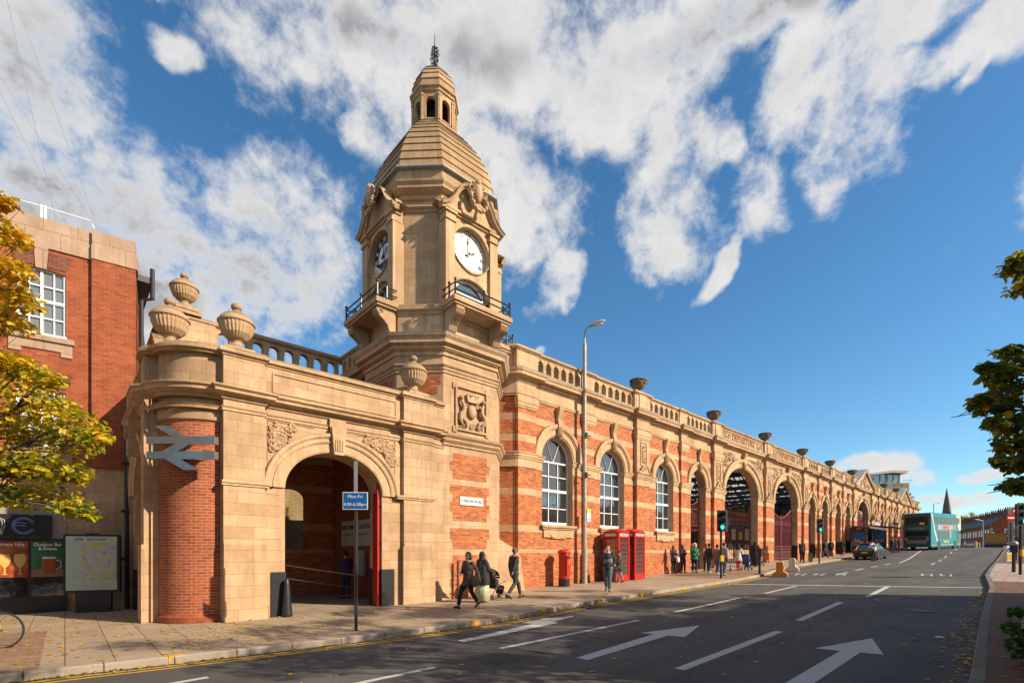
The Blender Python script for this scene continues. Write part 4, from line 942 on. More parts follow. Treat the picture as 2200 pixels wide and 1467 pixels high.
for i in range(8):
    a, b = Vector(LP[i]), Vector(LP[(i + 1) % 8]); d = b - a; l = d.length; mb.T = frame(a.x, a.y, 0, math.degrees(atan2(d.y, d.x)))
    mb.wall(0, l, 18.14, 19.24, [(l / 2, .18, 18.25, 18.88, .18)], 0, .14, 0, 0, 8); mb.box(-.05, -.045, 18.14, .07, .02, 19.14); mb.box(l - .07, -.045, 18.14, l + .05, .02, 19.14); mb.box(-.06, -.06, 19.06, .08, .0, 19.16); mb.box(l - .08, -.06, 19.06, l + .06, .0, 19.16)
mb.build('lantern', M['stone_w'], tower, world=True)
mb = MB(); mb.lathe([(.30, 18.1), (.30, 19.2)], (TX, TY, 0), 8); mb.build('lantern_core', M['dark'], tower, world=True)
mb = MB(); c = (TX, TY, 0)
mb.lathe([(.18, 20.7), (.10, 20.78), (.17, 20.88), (.19, 20.98), (.14, 21.08), (.07, 21.13), (.1, 21.18), (.04, 21.24), (.03, 22.2), (.07, 22.26), (.03, 22.34), (.022, 22.4), (.01, 23.0)], c, 12)
for i in range(4):
    mb.T = Matrix.Translation((TX, TY, 0)) @ Matrix.Rotation(i * pi / 2 + .4, 4, 'Z')
    for z, r, d in ((21.45, .10, 1), (21.68, .13, -1), (21.95, .11, 1), (22.12, .07, -1)): mb.spiral(.05 + r, z, r, 1.4, 0, .022, d, pi if d > 0 else 0, 12, 5)
mb.v = [Vector((TX + (q.x - TX) * .82, TY + (q.y - TY) * .82, 20.62 + (q.z - 20.7) * .70)) for q in mb.v]; mb.build('finial', plain('wrought_iron', (.045, .05, .05), .6, .5, .3), tower, True, True, 50)
# the four clock faces
M['dial_w'] = plain('clock_dial_white', (.80, .79, .74), .4, var=.04); M['dial_d'] = plain('clock_dial_dark', (.03, .03, .032), .4, var=.1)
def face(T, dark, mins, hrs, vis):
    R_ = .80; zc = 12.55; W2 = 1.14
    mb = MB(T); th = .28; n = 32; V = []; F = []; y = 0
    for i in range(n):        # plate with a round hole
        a = 2 * pi * i / n; ca, sa = cos(a), sin(a); k = min(W2 / abs(ca) if abs(ca) > 1e-6 else 9, 1.06 / abs(sa) if abs(sa) > 1e-6 else 9)
        V += [(R_ * ca, 0, zc + R_ * sa), (k * ca, 0, zc + k * sa), (R_ * ca, .22, zc + R_ * sa)]
    for i in range(n): j = (i + 1) % n; F += [(i * 3, j * 3, j * 3 + 1, i * 3 + 1), (i * 3, i * 3 + 2, j * 3 + 2, j * 3)]
    mb.add(V, F)
    for sx in (-1, 1):
        for sz in (-1, 1): # corner fillers
            a = [i for i in range(n) if (cos(2 * pi * i / n) * sx > 0 and sin(2 * pi * i / n) * sz > 0)]
            best = sorted(a, key=lambda i: abs(abs(math.tan(2 * pi * i / n)) - 1.06 / W2))[:2]
            p = [V[best[0] * 3 + 1], V[best[1] * 3 + 1], (W2 * sx, 0, zc + 1.06 * sz)]; mb.add(p, [(0, 1, 2)])
    mb.wall(-W2, W2, 10.3, 11.49, [(0, .80, 10.3, 10.95, .55)], 0, .28, back=False)
    mb.box(-W2, 0, 13.605, W2, .28, 14.0); mb.box(-W2 + .004, .001, 11.5, -W2 + .01, .28, 13.7); mb.box(W2 - .01, .001, 11.5, W2 - .004, .28, 13.7)
    fc = mb.build('clock_stage_face', M['stone'], tower, world=True)
    mb = MB(T)
    for i, q in enumerate((-1, 1)):
        x0, x1 = (q * W2 - .02, q * (W2 - .34)); x0, x1 = min(x0, x1), max(x0, x1)
        mb.box(x0 - (.02 if q < 0 else 0), -.12, 10.3, x1 + (.035 if q > 0 else 0), .31, 13.2); mb.box(x0 - .05, -.17, 13.2, x1 + .05, .2, 13.26); mb.box(x0 - .02, -.14, 13.26, x1 + .02, .2, 13.46); mb.box(x0 - .07, -.2, 13.46, x1 + .07, .2, 13.54); mb.box(x0 - .04, -.15, 11.42, x1 + .04, .2, 11.5) if 0 else None
    mb.box(-W2 - .04, -.06, 13.54, W2 + .04, .2, 13.62); mb.box(-W2 - .1, -.14, 13.62, W2 + .1, .2, 13.7); 
    mb.build('pilaster', M['trim'], tower, world=True)
    # swan-neck pediment
    mb = MB(T); pr = [(-.06, 0), (-.06, .16), (.01, .20), (.01, .25), (.08, .30), (.10, .33), (.12, 0)]
    def curve(q): return [(q * x * .84, z - .04) for x, z in ((1.62, 13.60), (1.42, 13.68), (1.2, 13.82), (1.0, 14.02), (.84, 14.26), (.70, 14.46), (.54, 14.60), (.36, 14.68), (.0, 14.70))]
    for q in (-1, 1):
        pts = curve(q); V = []; F = []; k = len(pr)
        for i, (x, z) in enumerate(pts):
            a, b = pts[max(0, i - 1)], pts[min(len(pts) - 1, i + 1)]; d = Vector((b[0] - a[0], b[1] - a[1])).normalized(); nx, nz_ = (-d.y, d.x) if q < 0 else (d.y, -d.x)
            if nz_ < 0: nx, nz_ = -nx, -nz_
            for o, p in pr: V.append((x + nx * o, .12 - p - .1, z + nz_ * o))
        for i in range(len(pts) - 1):
            for j in range(k - 1): F.append((i * k + j, (i + 1) * k + j, (i + 1) * k + j + 1, i * k + j + 1))
        F.append(tuple(range(k))); mb.add(V, F)
    mb.prism([(-1.5, 13.7), (1.45, 13.68), (1.0, 13.98), (.60, 14.38), (.44, 14.58), (-.44, 14.58), (-.60, 14.38), (-.86, 13.96)], -.06, .3)
    pd = mb.build('pediment', M['trim'], tower, world=True)
    mb = MB(T); y = -.38
    for q in (-1, 1): mb.spiral(q * .25, 14.52, .21, 1.6, y, .05, q, pi / 2, 14, 6); mb.spiral(q * .25, 14.52, .21, 1.6, y + .12, .05, q, pi / 2, 14, 6)
    mb.ball((0, -.36, 14.45), (.2, .2, .36), 10, 8); mb.ball((0, -.38, 14.78), (.12, .16, .14), 8, 6)
    for i in range(15):
        t = pi + pi * i / 14
        for k_ in range(2): mb.ball((.36 * cos(t), -.42 - .05 * k_ - .03 * (i % 2), 14.25 + .42 * sin(t) - .03 * k_), .065 + .02 * (i % 3 == 0), 6, 4)
    for i in range(6): mb.ball((.10 * (i % 3 - 1), -.46, 13.82 + .1 * (i // 3)), .08, 6, 4)
    mb.build('cartouche', M['trim'], pd, True, True, 60)
    # dial
    mb = MB(T); mb.arch(0, zc, R_, R_, [(0, .0), (0, .05), (.05, .07), (.10, .05), (.10, 0)], None, 0, 24)
    mb.arch(0, zc, R_, -R_, [(0, .0), (0, .05), (.05, .07), (.10, .05), (.10, 0)], None, 0, 24); mb.build('clock_surround', M['trim'], tower, world=True)
    Td = T @ Matrix.Translation((0, .18, zc)); mb = MB(Td); mb.prism([(.79 * cos(2 * pi * i / 40), .79 * sin(2 * pi * i / 40)) for i in range(40)], 0, .03, 0)
    bg_, fg = ('dial_w', 'dial_d')
    if dark:
        mb.arch(0, 0, .46, .46, [(0, .004), (.325, .004)], None, 0, 24, 1); mb.arch(0, 0, .46, -.46, [(0, .004), (.325, .004)], None, 0, 24, 1)
    dl = mb.build('clock', [M['dial_w'], M['dial_d']], tower, world=True)
    mb = MB(Td); mt = 0
    rom = ['XII', 'I', 'II', 'III', 'IIII', 'V', 'VI', 'VII', 'VIII', 'IX', 'X', 'XI']
    for i in range(60):
        a = i * pi / 30; T0 = mb.T; mb.T = Td @ Matrix.Rotation(a, 4, 'Y'); mb.box(-.006, -.012, .735, .006, -.008, .77); mb.T = T0
    mb.build('minute_track', M['white'] if dark else M['black'], dl, world=True)
    for i, s in enumerate(rom):
        o = text(s, 'numeral', .24, Td @ Matrix.Rotation(i * pi / 6, 4, 'Y') @ Matrix.Translation((0, -.012, .61)), M['white'] if dark else M['dial_d'], None, .002, xs=.72, bold=.004 if not dark else .008)
        o.data.transform(parent_world(dl).inverted()); o.parent = dl
    for nm, l, ang, w in (('minute_hand', .62, mins * 6, .028), ('hour_hand', .40, hrs * 30, .045)):
        mb = MB(Td @ Matrix.Rotation(radians(ang), 4, 'Y')); mb.prism([(-w, -.12), (w, -.12), (w * .7, l * .55), (w * 1.6, l * .7), (0, l), (-w * 1.6, l * .7), (-w * .7, l * .55)], -.05 - w * .5, -.04 - w * .5); mb.ball((0, -.05, 0), .05, 8, 6)
        mb.build(nm, M['black'], dl, world=True)
    # arched window behind the balcony
    wf = arched_window(0, .80, T, tower, .18, 10.3, 10.74, 10.70, 4, False, (11.0,)); 
    mb = MB(T); mb.arch(0, 10.95, .80, .55, [(0, 0), (.0, .03), (.05, .05), (.09, .03), (.09, 0)], 10.3, 0, 18); mb.build('window_surround', M['trim'], tower, world=True)
    # balcony: slab, consoles, iron railing
    mb = MB(T); mb.box(-1.3, -.80, 10.14, 1.3, .04, 10.30); mb.box(-1.24, -.74, 10.06, 1.24, .04, 10.14); bal = mb.build('balcony', M['stone_w'], tower, world=True)
    for q in (-1, 1):
        mb = MB(T); x0 = q * .98 - .16; pr = [(0, 10.06), (-.68, 10.06), (-.72, 9.95), (-.66, 9.80), (-.54, 9.72), (-.44, 9.66), (-.30, 9.52), (-.24, 9.35), (-.12, 9.26), (0, 9.24)]
        V = [(x0, y, z) for y, z in pr] + [(x0 + .32, y, z) for y, z in pr]; n = len(pr)
        mb.add(V, [tuple(range(n)), tuple(range(2 * n - 1, n - 1, -1))] + [(i, (i + 1) % n, (i + 1) % n + n, i + n) for i in range(n)])
        for i in range(5): mb.tube([(x0 + .04 + i * .06, y - .005, z) for y, z in pr[2:-1]], .02, 4)
        for s_ in (-.005, .325):
            for k_ in range(2): pass
        mb.T = T @ Matrix.Translation((x0 + .16, 0, 0)) @ Matrix.Rotation(pi / 2, 4, 'Z'); mb.spiral(-.60, 9.89, .12, 1.5, -.165, .02); mb.spiral(-.60, 9.89, .12, 1.5, .165, .02)
        mb.build('console', M['trim'], bal, world=True)
    mb = MB(T)
    for x, y in ((-1.22, -.73), (0, -.73), (1.22, -.73), (-1.22, -.38), (1.22, -.38)):
        mb.tube([(x, y, 10.3), (x, y, 10.78)], .034, 6); mb.ball((x, y, 10.84), .05, 8, 6); mb.ball((x, y, 10.36), .05, 8, 5)
    for z in (10.52, 10.74):
        mb.tube([(-1.22, .0, z), (-1.22, -.73, z), (1.22, -.73, z), (1.22, .0, z)], .027, 5)
    mb.build('railing', M['black'], bal, True, True, 50)
FT = frame(TX, TY - TH_); LT = frame(TX - TH_, TY, 0, -90); RT = frame(TX + TH_, TY, 0, 90); BT_ = frame(TX, TY + TH_, 0, 180)
face(FT, False, 0, 2, 1); face(LT, True, 1, 2, 1); face(RT, False, 0, 2, 0); face(BT_, False, 0, 2, 0)
# brick panels and arms on the tower base
def toothed(mb, x0, x1, z0, z1, y=-.012, tooth=.12):
    rows = max(1, round((z1 - z0) / .3)); h = (z1 - z0) / rows
    for i in range(rows): e = tooth if i % 2 else 0; mb.box(x0 - e, y, z0 + i * h, x1 + e, .002, z0 + (i + 1) * h)
mb = MB(FT)
for z0, z1 in ((-.3, 1.66), (1.87, 2.60), (2.87, 4.13), (4.33, 5.22)): toothed(mb, -.80, .72, z0, z1)
mb.build('brick_panel', M['brick'], tower, world=True); mb = MB(frame(TX - TH_, TY - 1.2, 0, -45))
for z0, z1 in ((6.7, 6.95), (7.2, 7.85)): toothed(mb, .42, 1.42, z0, z1)
mb.T = LT
for z0, z1 in ((6.7, 6.95), (7.2, 7.85)): toothed(mb, -.8, .8, z0, z1)
mb.build('brick_panel', M['brick'], tower, world=True)
mb = MB(FT); x0, x1, z0, z1 = -.72, .72, 6.05, 7.62
for (a, b, c, d) in ((x0, z0, x1, z0 + .07), (x0, z1 - .07, x1, z1), (x0, z0 + .07, x0 + .07, z1 - .07), (x1 - .07, z0 + .07, x1, z1 - .07)): mb.box(a, -.07, b, c, -.0, d)
for a in (x0 - .10, x1 - .08):
    for b in (z0 - .08, z1 - .12): mb.box(a, -.05, b, a + .18, -.0, b + .2)
arms = mb.build('arms_frame', M['trim'], tower, world=True)
mb = MB(FT); mb.ball((0, -.04, 6.78), (.19, .13, .26), 12, 10); mb.prism([(-.22, 7.1), (.22, 7.1), (.26, 7.34), (.12, 7.24), (0, 7.40), (-.12, 7.24), (-.26, 7.34)], -.12, 0)
for i in range(5): mb.ball((-.24 + i * .12, -.1, 7.36), .04, 6, 4)
for q in (-1, 1):
    mb.tube([(q * .44, -.07, 6.28), (q * .56, -.1, 6.45), (q * .52, -.12, 6.62), (q * .38, -.13, 6.78), (q * .42, -.12, 6.95), (q * .50, -.1, 7.1)], [.04, .08, .09, .08, .07, .05], 7)
    mb.ball((q * .5, -.1, 7.2), (.09, .09, .08), 8, 6); mb.tube([(q * .40, -.12, 6.95), (q * .26, -.12, 6.98), (q * .18, -.12, 6.9)], [.05, .04, .03], 6)
    mb.spiral(q * .4, 6.35, .16, 1.4, -.05, .035, q); mb.tube([(q * .5, -.1, 6.5), (q * .3, -.1, 6.36), (q * .24, -.08, 6.2)], [.06, .05, .03], 6)
mb.carve(lambda a, b, s_: abs(a) < .6 - s_ and b < 6.4, -.6, .6, 6.14, 6.34, 26, .11, -.02, 4); mb.carve(lambda a, b, s_: abs(a) < .5 - s_, -.5, .5, 6.9, 7.2, 10, .08, -.02, 6)
mb.build('coat_of_arms', M['trim'], arms, True, True, 60)
mb = MB(frame(12.55, 15.2, 0, 0)); mb.prism([(-.62, -.3), (1.6, -.3), (1.25, 1.60), (.9, 1.92), (-.3, 2.45), (-.62, 2.5)], -.62, .3); mb.build('buttress', M['stone'], tower, world=True)
# ================================================================ ENTRANCE PORCH
PX = [(1.6, 20.15), (1.6, 15.95), (1.46, 15.95), (1.46, 15.28), (1.62, 15.28)]
ARC = [(2.9 - 1.28 * cos(t), 15.2 - 1.2 * sin(t)) for t in [pi / 2 * i / 14 for i in range(0, 15)]]
ARCI = [(2.9 - 1.14 * cos(t), 15.2 - 1.08 * sin(t)) for t in [pi / 2 * i / 20 for i in range(0, 21)]]
PP = PX[:-1] + ARC[1:-1] + [(2.92, 14.0), (2.92, 13.86), (3.88, 13.86), (3.88, 14.0), (8.0, 14.0), (8.0, 13.86), (9.1, 13.86), (9.1, 14.0), (9.62, 14.0)]
mb = MB(); PT = frame(0, 14)
mb.T = PT; mb.wall(2.9, 9.6, -.4, 6.75, [(5.86, 1.44, -.4, 3.5, 1.12)], 0, .8, 0, 0, 28)
mb.T = frame(1.6, 20.2, 0, -90); mb.wall(0, 5.0, -.4, 6.75, [(2.55, 1.35, -.4, 3.5, 1.1)], 0, .7, 0, 0, 20)
mb.T = Matrix(); porch = mb.build('entrance_porch', M['stone'], st, world=True)
mb = MB(); mb.sweep([ARCI[0]] + ARCI[1:], [(0, -.4), (0, 5.06)], False, 0, cap=False); mb.build('brick_corner', make_brick('brick_curve', (.46, .115, .04), (.30, .07, .028), (.45, .33, .24)), porch, world=True)
mb = MB(); mb.sweep([ARCI[0]] + ARCI[1:], [(.05, -.4), (.05, .14), (0, .2)], False, 0, cap=False); mb.build('brick_footing', M['brick_left'], porch, world=True)
mb = MB(); mb.sweep(ARCI, [(0, 5.04), (.05, 5.05), (.05, 5.34), (.08, 5.36), (.08, 5.42), (.02, 5.44), (.02, 6.75)], False, 0, cap=False); mb.build('curved_frieze', M['stone'], porch, world=True)
def pb(x0, x1, p, z1=6.75, nm='porch_pier'):
    mb = MB(PT); mb.box(x0, -p, -.4, x1, .001, z1); mb.box(x0 - (.0 if x0 < 3 else .05), -p - .05, -.4, x1 + .05, -p, 1.95); mb.add([(x0, -p - .05, 1.95), (x1 + .05, -p - .05, 1.95), (x1, -p, 2.06), (x0, -p, 2.06)], [(0, 1, 2, 3)])
    mb.build(nm, M['stone'], porch, world=True)
pb(2.92, 3.88, .14); pb(8.0, 9.1, .14)
mb = MB(); mb.box(1.46, 15.28, -.4, 1.62, 15.95, 6.75); mb.box(1.40, 15.2, -.4, 1.5, 15.98, 1.95); mb.box(1.46, 19.6, -.4, 1.62, 20.15, 6.75); mb.build('porch_pier', M['stone'], porch, world=True)
mb = MB(); mb.sweep(PP, [(0, 5.30), (.03, 5.31), (.03, 5.36), (.06, 5.40), (0, 5.42)], False, 0)
mb.sweep(PP, [(0, 5.58), (.05, 5.60), (.05, 5.66), (.12, 5.70), (.22, 5.73), (.22, 5.79), (.28, 5.84), (.28, 5.88), (0, 5.95)], False, 0); mb.build('porch_cornice', M['stone_w'], porch, world=True)
mb = MB(); mb.sweep(PP, [(-.5, 6.70), (.03, 6.70), (.03, 6.74), (.10, 6.77), (.10, 6.84), (.02, 6.92), (-.5, 6.93)], False, 0); mb.build('porch_coping', M['stone_w'], porch, world=True)
mb = MB(PT); 
for (a, b, c, d) in ((4.1, 6.02, 7.8, 6.06), (4.1, 6.52, 7.8, 6.56), (4.1, 6.06, 4.14, 6.52), (7.76, 6.06, 7.8, 6.52)): mb.box(a, -.03, b, c, 0, d)
mb.box(2.88, -.17, 3.44, 3.98, 0, 3.50); mb.box(2.88, -.2, 3.50, 4.0, 0, 3.56); mb.box(7.75, -.17, 3.44, 9.14, 0, 3.50); mb.box(7.73, -.2, 3.50, 9.16, 0, 3.56)
mb.box(5.62, -.1, 5.35, 6.1, .0, 5.6); mb.build('porch_mouldings', M['trim'], porch, world=True)
mb = MB(PT); mb.arch(5.86, 3.5, 1.44, 1.12, [(0, -.8), (0, .03), (.05, .05), (.28, .05), (.28, .08), (.33, .10), (.33, .07), (.40, .07), (.46, .12), (.54, .13), (.56, .10), (.56, 0)], None, -.002, 36)
mb.box(4.3, -.002, 1.9, 4.42, .0, 3.5); mb.build('archivolt', M['trim'], porch, world=True)
mb = MB(PT); mb.prism([(5.72, 4.56), (6.0, 4.56), (6.08, 5.34), (5.64, 5.34)], -.2, 0)
for i in range(5): mb.box(5.745 + i * .052, -.225, 4.66, 5.775 + i * .052, -.2, 4.98)
mb.build('keystone', M['trim'], porch, world=True)
mb = MB(PT)
ins = lambda px, pz, s_: ((px - 5.86) / (2.02 + s_ * .7))**2 + ((pz - 3.5) / (1.70 + s_ * .7))**2 > 1 and pz < 5.24 - s_ * .5 and 4.0 + s_ * .5 < px < 7.72 - s_ * .5 and abs(px - 5.86) > .75
for q, xa in ((1, 3.98), (-1, 7.74)): mb = MB(PT); mb.carve(lambda a, b, s_: ins(a, b, s_) and (a - 5.86) * q < 0, 4.0, 7.72, 3.9, 5.22, 60, .17, -.01, 12 + q); mb.tube([(xa, -.01, 3.95), (xa, -.01, 5.26), (xa + q * 1.25, -.01, 5.26)], .014, 4); mb.build('spandrel_carving', M['trim'], porch, world=True)
mb = MB(frame(1.6, 20.2, 0, -90)); mb.arch(2.55, 3.5, 1.35, 1.1, [(0, -.7), (0, .03), (.28, .05), (.33, .10), (.46, .12), (.54, .12), (.56, 0)], None, -.002, 24); mb.prism([(2.41, 4.5), (2.69, 4.5), (2.8, 5.5), (2.3, 5.5)], -.3, 0); mb.spiral(2.55, 5.1, .2, 1.3, -.3, .05); mb.build('archivolt', M['trim'], porch, world=True)
for (x0, x1) in ((4.06, 4.44), (7.28, 7.72)): mb = MB(PT); mb.box(x0, -.03, -.3, x1, .82, 1.22); mb.build('jamb_base', M['black'], porch, world=True)
for (x0, x1) in ((.8, 1.21), (3.89, 4.2)): mb = MB(frame(1.6, 20.2, 0, -90)); mb.box(x0, -.03, -.3, x1, .72, 1.22); mb.build('jamb_base', M['black'], porch, world=True)
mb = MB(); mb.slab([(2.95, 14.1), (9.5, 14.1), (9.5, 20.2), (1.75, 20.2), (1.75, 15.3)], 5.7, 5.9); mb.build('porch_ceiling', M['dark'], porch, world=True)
# inner walls of the passage
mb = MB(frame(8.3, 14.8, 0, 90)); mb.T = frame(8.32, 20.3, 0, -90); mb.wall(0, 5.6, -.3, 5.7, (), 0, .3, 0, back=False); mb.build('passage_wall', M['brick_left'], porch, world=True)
mb = MB(frame(0, 20.2)); mb.wall(2.0, 8.3, -.3, 5.8, [(4.2, 1.35, -.3, 3.6, 1.0), (6.7, .55, 1.9, 3.9, .4)], 0, .5, 0, 0, 16); mb.build('passage_wall', M['banded'], porch, world=True)
mb = MB(frame(0, 27.5)); mb.wall(-2, 12, -.3, 6.5, [(3.5, .9, 2.4, 4.2, .9), (7.4, .5, 2.6, 4.6, .5)], 0, .4, 0, 0, 14); mb.build('courtyard_wall', make_brick('pale_brick', (.34, .25, .12), (.26, .18, .085), (.14, .10, .06)), st, world=True)
mb = MB(); mb.box(-2, 21.72, 5.3, 12, 24.6, 5.45); mb.build('courtyard_shade_slab', M['dark'], st, world=True); mb = MB(); mb.box(-2, 25.6, 6.55, 12, 27.9, 6.7); mb.build('courtyard_shade_slab', M['dark'], st, world=True)  # slabs added only to darken the courtyard seen through the porch arch
mb = MB(frame(0, 24)); mb.box(1, 0, 1.35, 9, .3, 1.5)
for i in range(28): mb.lathe([(.05, .6), (.09, .85), (.04, 1.15), (.07, 1.35)], (1.2 + i * .28, .15, 0), 6)
mb.box(1, .0, .1, 9, .3, .6); mb.build('low_balustrade', M['darksteel'], st, world=True)
mb = MB()
for z in (.55, 1.0): mb.tube([(2.6, 18.5, z + .55), (4.6, 18.2, z + .5), (7.6, 16.6, z - .05), (7.6, 16.6, z - .35)], .022, 6)
for x, y, z in ((3.4, 18.4, 1.5), (5.4, 17.75, 1.3), (7.6, 16.6, .95)): mb.tube([(x, y, 0), (x, y, z)], .022, 6)
mb.build('handrail', M['steel'], porch, True, True, 50)
sg = thing('welcome_board', 'pale welcome board with dark lettering on the passage wall', 'sign', (8.28, 17.9, 2.55)); 
mb = MB(); mb.box(8.25, 16.6, 2.0, 8.30, 19.25, 2.98); mb.build('board', P((.50, .46, .40), .7), sg, world=True)
text('WELCOME TO LEICESTER', 'lettering', .22, frame(8.245, 17.9, 2.72, -90), M['black'], sg, .002, bold=.006)
text('Investing now in our station to improve it for you', 'lettering', .1, frame(8.245, 17.9, 2.45, -90), M['black'], sg, .002)
for i, (y, z, w, h) in enumerate(((16.1, .75, .42, 1.15), (17.6, .85, .9, 1.0))):
    nb = thing('notice_frame', ('narrow framed notice low on the passage wall beside the red gate', 'wide framed notice on the passage wall behind the man in the striped shirt')[i], 'notice', (8.28, y, z)); mb = MB(); mb.box(8.24, y - w / 2, z, 8.30, y + w / 2, z + h); mb.build('frame', M['grey'], nb, world=True); mb = MB(); mb.box(8.232, y - w / 2 + .05, z + .05, 8.24, y + w / 2 - .05, z + h - .05); mb.build('paper', P((.42, .42, .36), .7), nb, world=True)
rg = thing('red_gate', 'narrow bright red gate leaf folded back in the porch arch', 'gate', (7.35, 14.3, 0)); mb = MB()
mb.box(7.19, 14.08, .05, 7.26, 14.16, 3.95); mb.box(7.2, 14.34, .05, 7.27, 14.42, 3.6); mb.box(7.21, 14.16, .1, 7.24, 14.34, 3.5); mb.build('leaf', M['red'], rg, world=True); mb = MB(); mb.ball((7.3, 14.06, 3.2), .05); mb.box(7.25, 14.05, 2.0, 7.32, 14.08, 2.1); mb.build('hinge', M['black'], rg, world=True)
gs_ = thing('guard_stone', 'tapered black iron guard post against the left jamb of the porch arch', 'bollard', (4.42, 13.84, zp(4.4))); mb = MB(); mb.lathe([(.15, -.02), (.145, .08), (.11, .4), (.075, .9), (.05, 1.0), (0, 1.05)], (0, 0, 0), 16); mb.build('post', M['black'], gs_, True)
# ================================================================ BACK RANGE BEHIND THE PORCH
back = MB(); back.T = frame(0, 21.3); back.wall(2.6, 9.2, 5.5, 9.3, (), 0, .4, 0); back.T = frame(9.1, 21.3, 0, -90); back.wall(0, 3.4, 5.5, 9.3, (), 0, .4, 0); br = back.build('back_range', M['banded'], st, world=True)
BPth = [(2.6, 24), (2.6, 21.3), (9.1, 21.3), (9.1, 17.8)]
mb = MB(); mb.sweep(BPth, [(0, 8.28), (.07, 8.38), (.07, 8.44), (0, 8.46), (0, 8.9), (.08, 8.96), (.16, 9.06), (.33, 9.10), (.33, 9.2), (.40, 9.34), (-.3, 9.42)], False, 0)
mb.build('cornice', M['stone_w'], br, world=True); mb = MB(); mb.sweep(BPth, [(-.34, 10.25), (.05, 10.25), (.12, 10.31), (.12, 10.38), (.02, 10.46), (-.36, 10.46)], False, 0); mb.build('coping', M['stone_w'], br, world=True)
balus(4.2, 9.0, 8, frame(0, 21.3), parent=br, z0=9.4); balus(.2, 3.3, 6, frame(9.1, 21.3, 0, -90), parent=br, z0=9.4)
mb = MB(); mb.box(2.6, 21.18, 9.4, 4.2, 21.7, 10.25); mb.box(2.75, 21.1, 10.45, 3.75, 21.75, 10.62); mb.build('parapet_die', M['stone'], br, world=True)
# ================================================================ URNS
U1 = [(.30, 0), (.30, .04), (.24, .09), (.16, .14), (.13, .20), (.15, .26), (.26, .33), (.37, .45), (.43, .60), (.445, .72), (.47, .74), (.47, .78), (.44, .80), (.40, .88), (.30, .98), (.16, 1.05), (.10, 1.08), (.085, 1.12), (.13, 1.17), (.135, 1.24), (.09, 1.30), (0, 1.32)]
def urn(x, y, z, s, label):
    t = thing('covered_urn', label, 'urn', (x, y, z), 0, 'covered stone urns round the porch'); t.scale = (s, s, s)
    mb = MB(); mb.lathe(U1, (0, 0, 0), 56, None, (6, 9, .05)); mb.build('bowl', M['stone_w'], t, False); mb2 = MB(); mb2.box(-.38, -.38, -.12, .38, .38, 0.002); mb2.build('plinth', M['stone_w'], t); return t
urn(1.98, 15.1, 6.98, .94, 'fluted covered urn on the curved brick corner of the porch'); urn(3.3, 14.25, 6.98, .94, 'fluted covered urn on the parapet beside the curved corner, above the arrow emblem'); urn(8.55, 14.2, 6.98, .98, 'fluted covered urn at the tower end of the porch parapet'); urn(3.25, 21.45, 10.70, 1.0, 'fluted covered urn highest at the left, on the rear balustrade')
U2 = [(.20, 0), (.20, .04), (.12, .08), (.09, .14), (.12, .19), (.28, .26), (.42, .40), (.50, .56), (.52, .66), (.49, .68), (.49, .74), (.56, .76), (.58, .80), (.56, .85), (.47, .85), (.42, .70), (0, .6)]
M['urn_dark'] = plain('urn_stone', (.20, .145, .095), .9, var=.4, scale=5, bm=.015)
UN = ['nearest', 'second', 'third', 'fourth', 'fifth', 'sixth', 'seventh', 'eighth', 'ninth', 'tenth']
u0 = None
for i, x in enumerate(PIER):
    z = 10.46 if i < 8 else 10.5
    lb = 'open dark stone bowl on the station parapet, %s from the clock tower' % UN[i]
    if u0 is None:
        u0 = thing('parapet_bowl', lb, 'urn', (x, 15.12, z), 0, 'open bowls along the station parapet'); u0.scale = (.84, .84, .84); mb = MB(); mb.lathe(U2, (0, 0, 0), 32, None, (5, 7, .04))
        for k in range(10):
            a0 = 2 * pi * k / 10; mb.tube([(.53 * cos(a0 + .628 * t), .53 * sin(a0 + .628 * t), .72 - .16 * sin(pi * t)) for t in (0, .25, .5, .75, 1)], .03, 5)
        mb.build('bowl', M['urn_dark'], u0, True, angle=50)
    else: copy_tree(u0, None, (x, 15.12, z), 0, lb)
# ================================================================ SIGNS ON THE STATION
ls = thing('street_sign', 'white street nameplate lettered London Road on the tower base', 'sign', (10.70, 13.97, 3.6)); mb = MB(FT); mb.box(-.52, -.05, 3.43, .52, -.015, 3.72); mb.build('plate', M['white'], ls, world=True)
text('LONDON ROAD', 'lettering', .155, FT @ Matrix.Translation((0, -.052, 3.575)), M['black'], ls, .003, xs=.85, bold=.003)
em = thing('rail_emblem', 'steel double arrow railway emblem on the curved brick corner', 'emblem', (2.1, 14.3, 4.2)); mb = MB(frame(2.20, 14.22, 0, -45)); k = 1
UP = [(-.75, 4.90), (-.38, 4.90), (.10, 4.60), (.98, 4.60), (.98, 4.38), (.28, 4.38), (-.10, 4.18), (.98, 4.18), (.98, 3.96), (.02, 3.96), (.50, 3.66), (.10, 3.66), (-.45, 3.98), (-.98, 3.98), (-.98, 4.18), (-.55, 4.18), (-.12, 4.40), (-.98, 4.40), (-.98, 4.60), (-.22, 4.60)]
ang = (2.36, 14.12)
mb.prism([(x * .86, 4.28 + (z - 4.30) * .86) for x, z in UP], -.22, -.06); mb.build('double_arrow', M['steel'], em, world=True)
mb = MB(frame(2.20, 14.22, 0, -45)); mb.tube([(-.4, -.1, 4.2), (-.4, .2, 4.2)], .03, 5); mb.tube([(.5, -.1, 4.2), (.5, .3, 4.2)], .03, 5); mb.build('bracket', M['grey'], em, world=True)
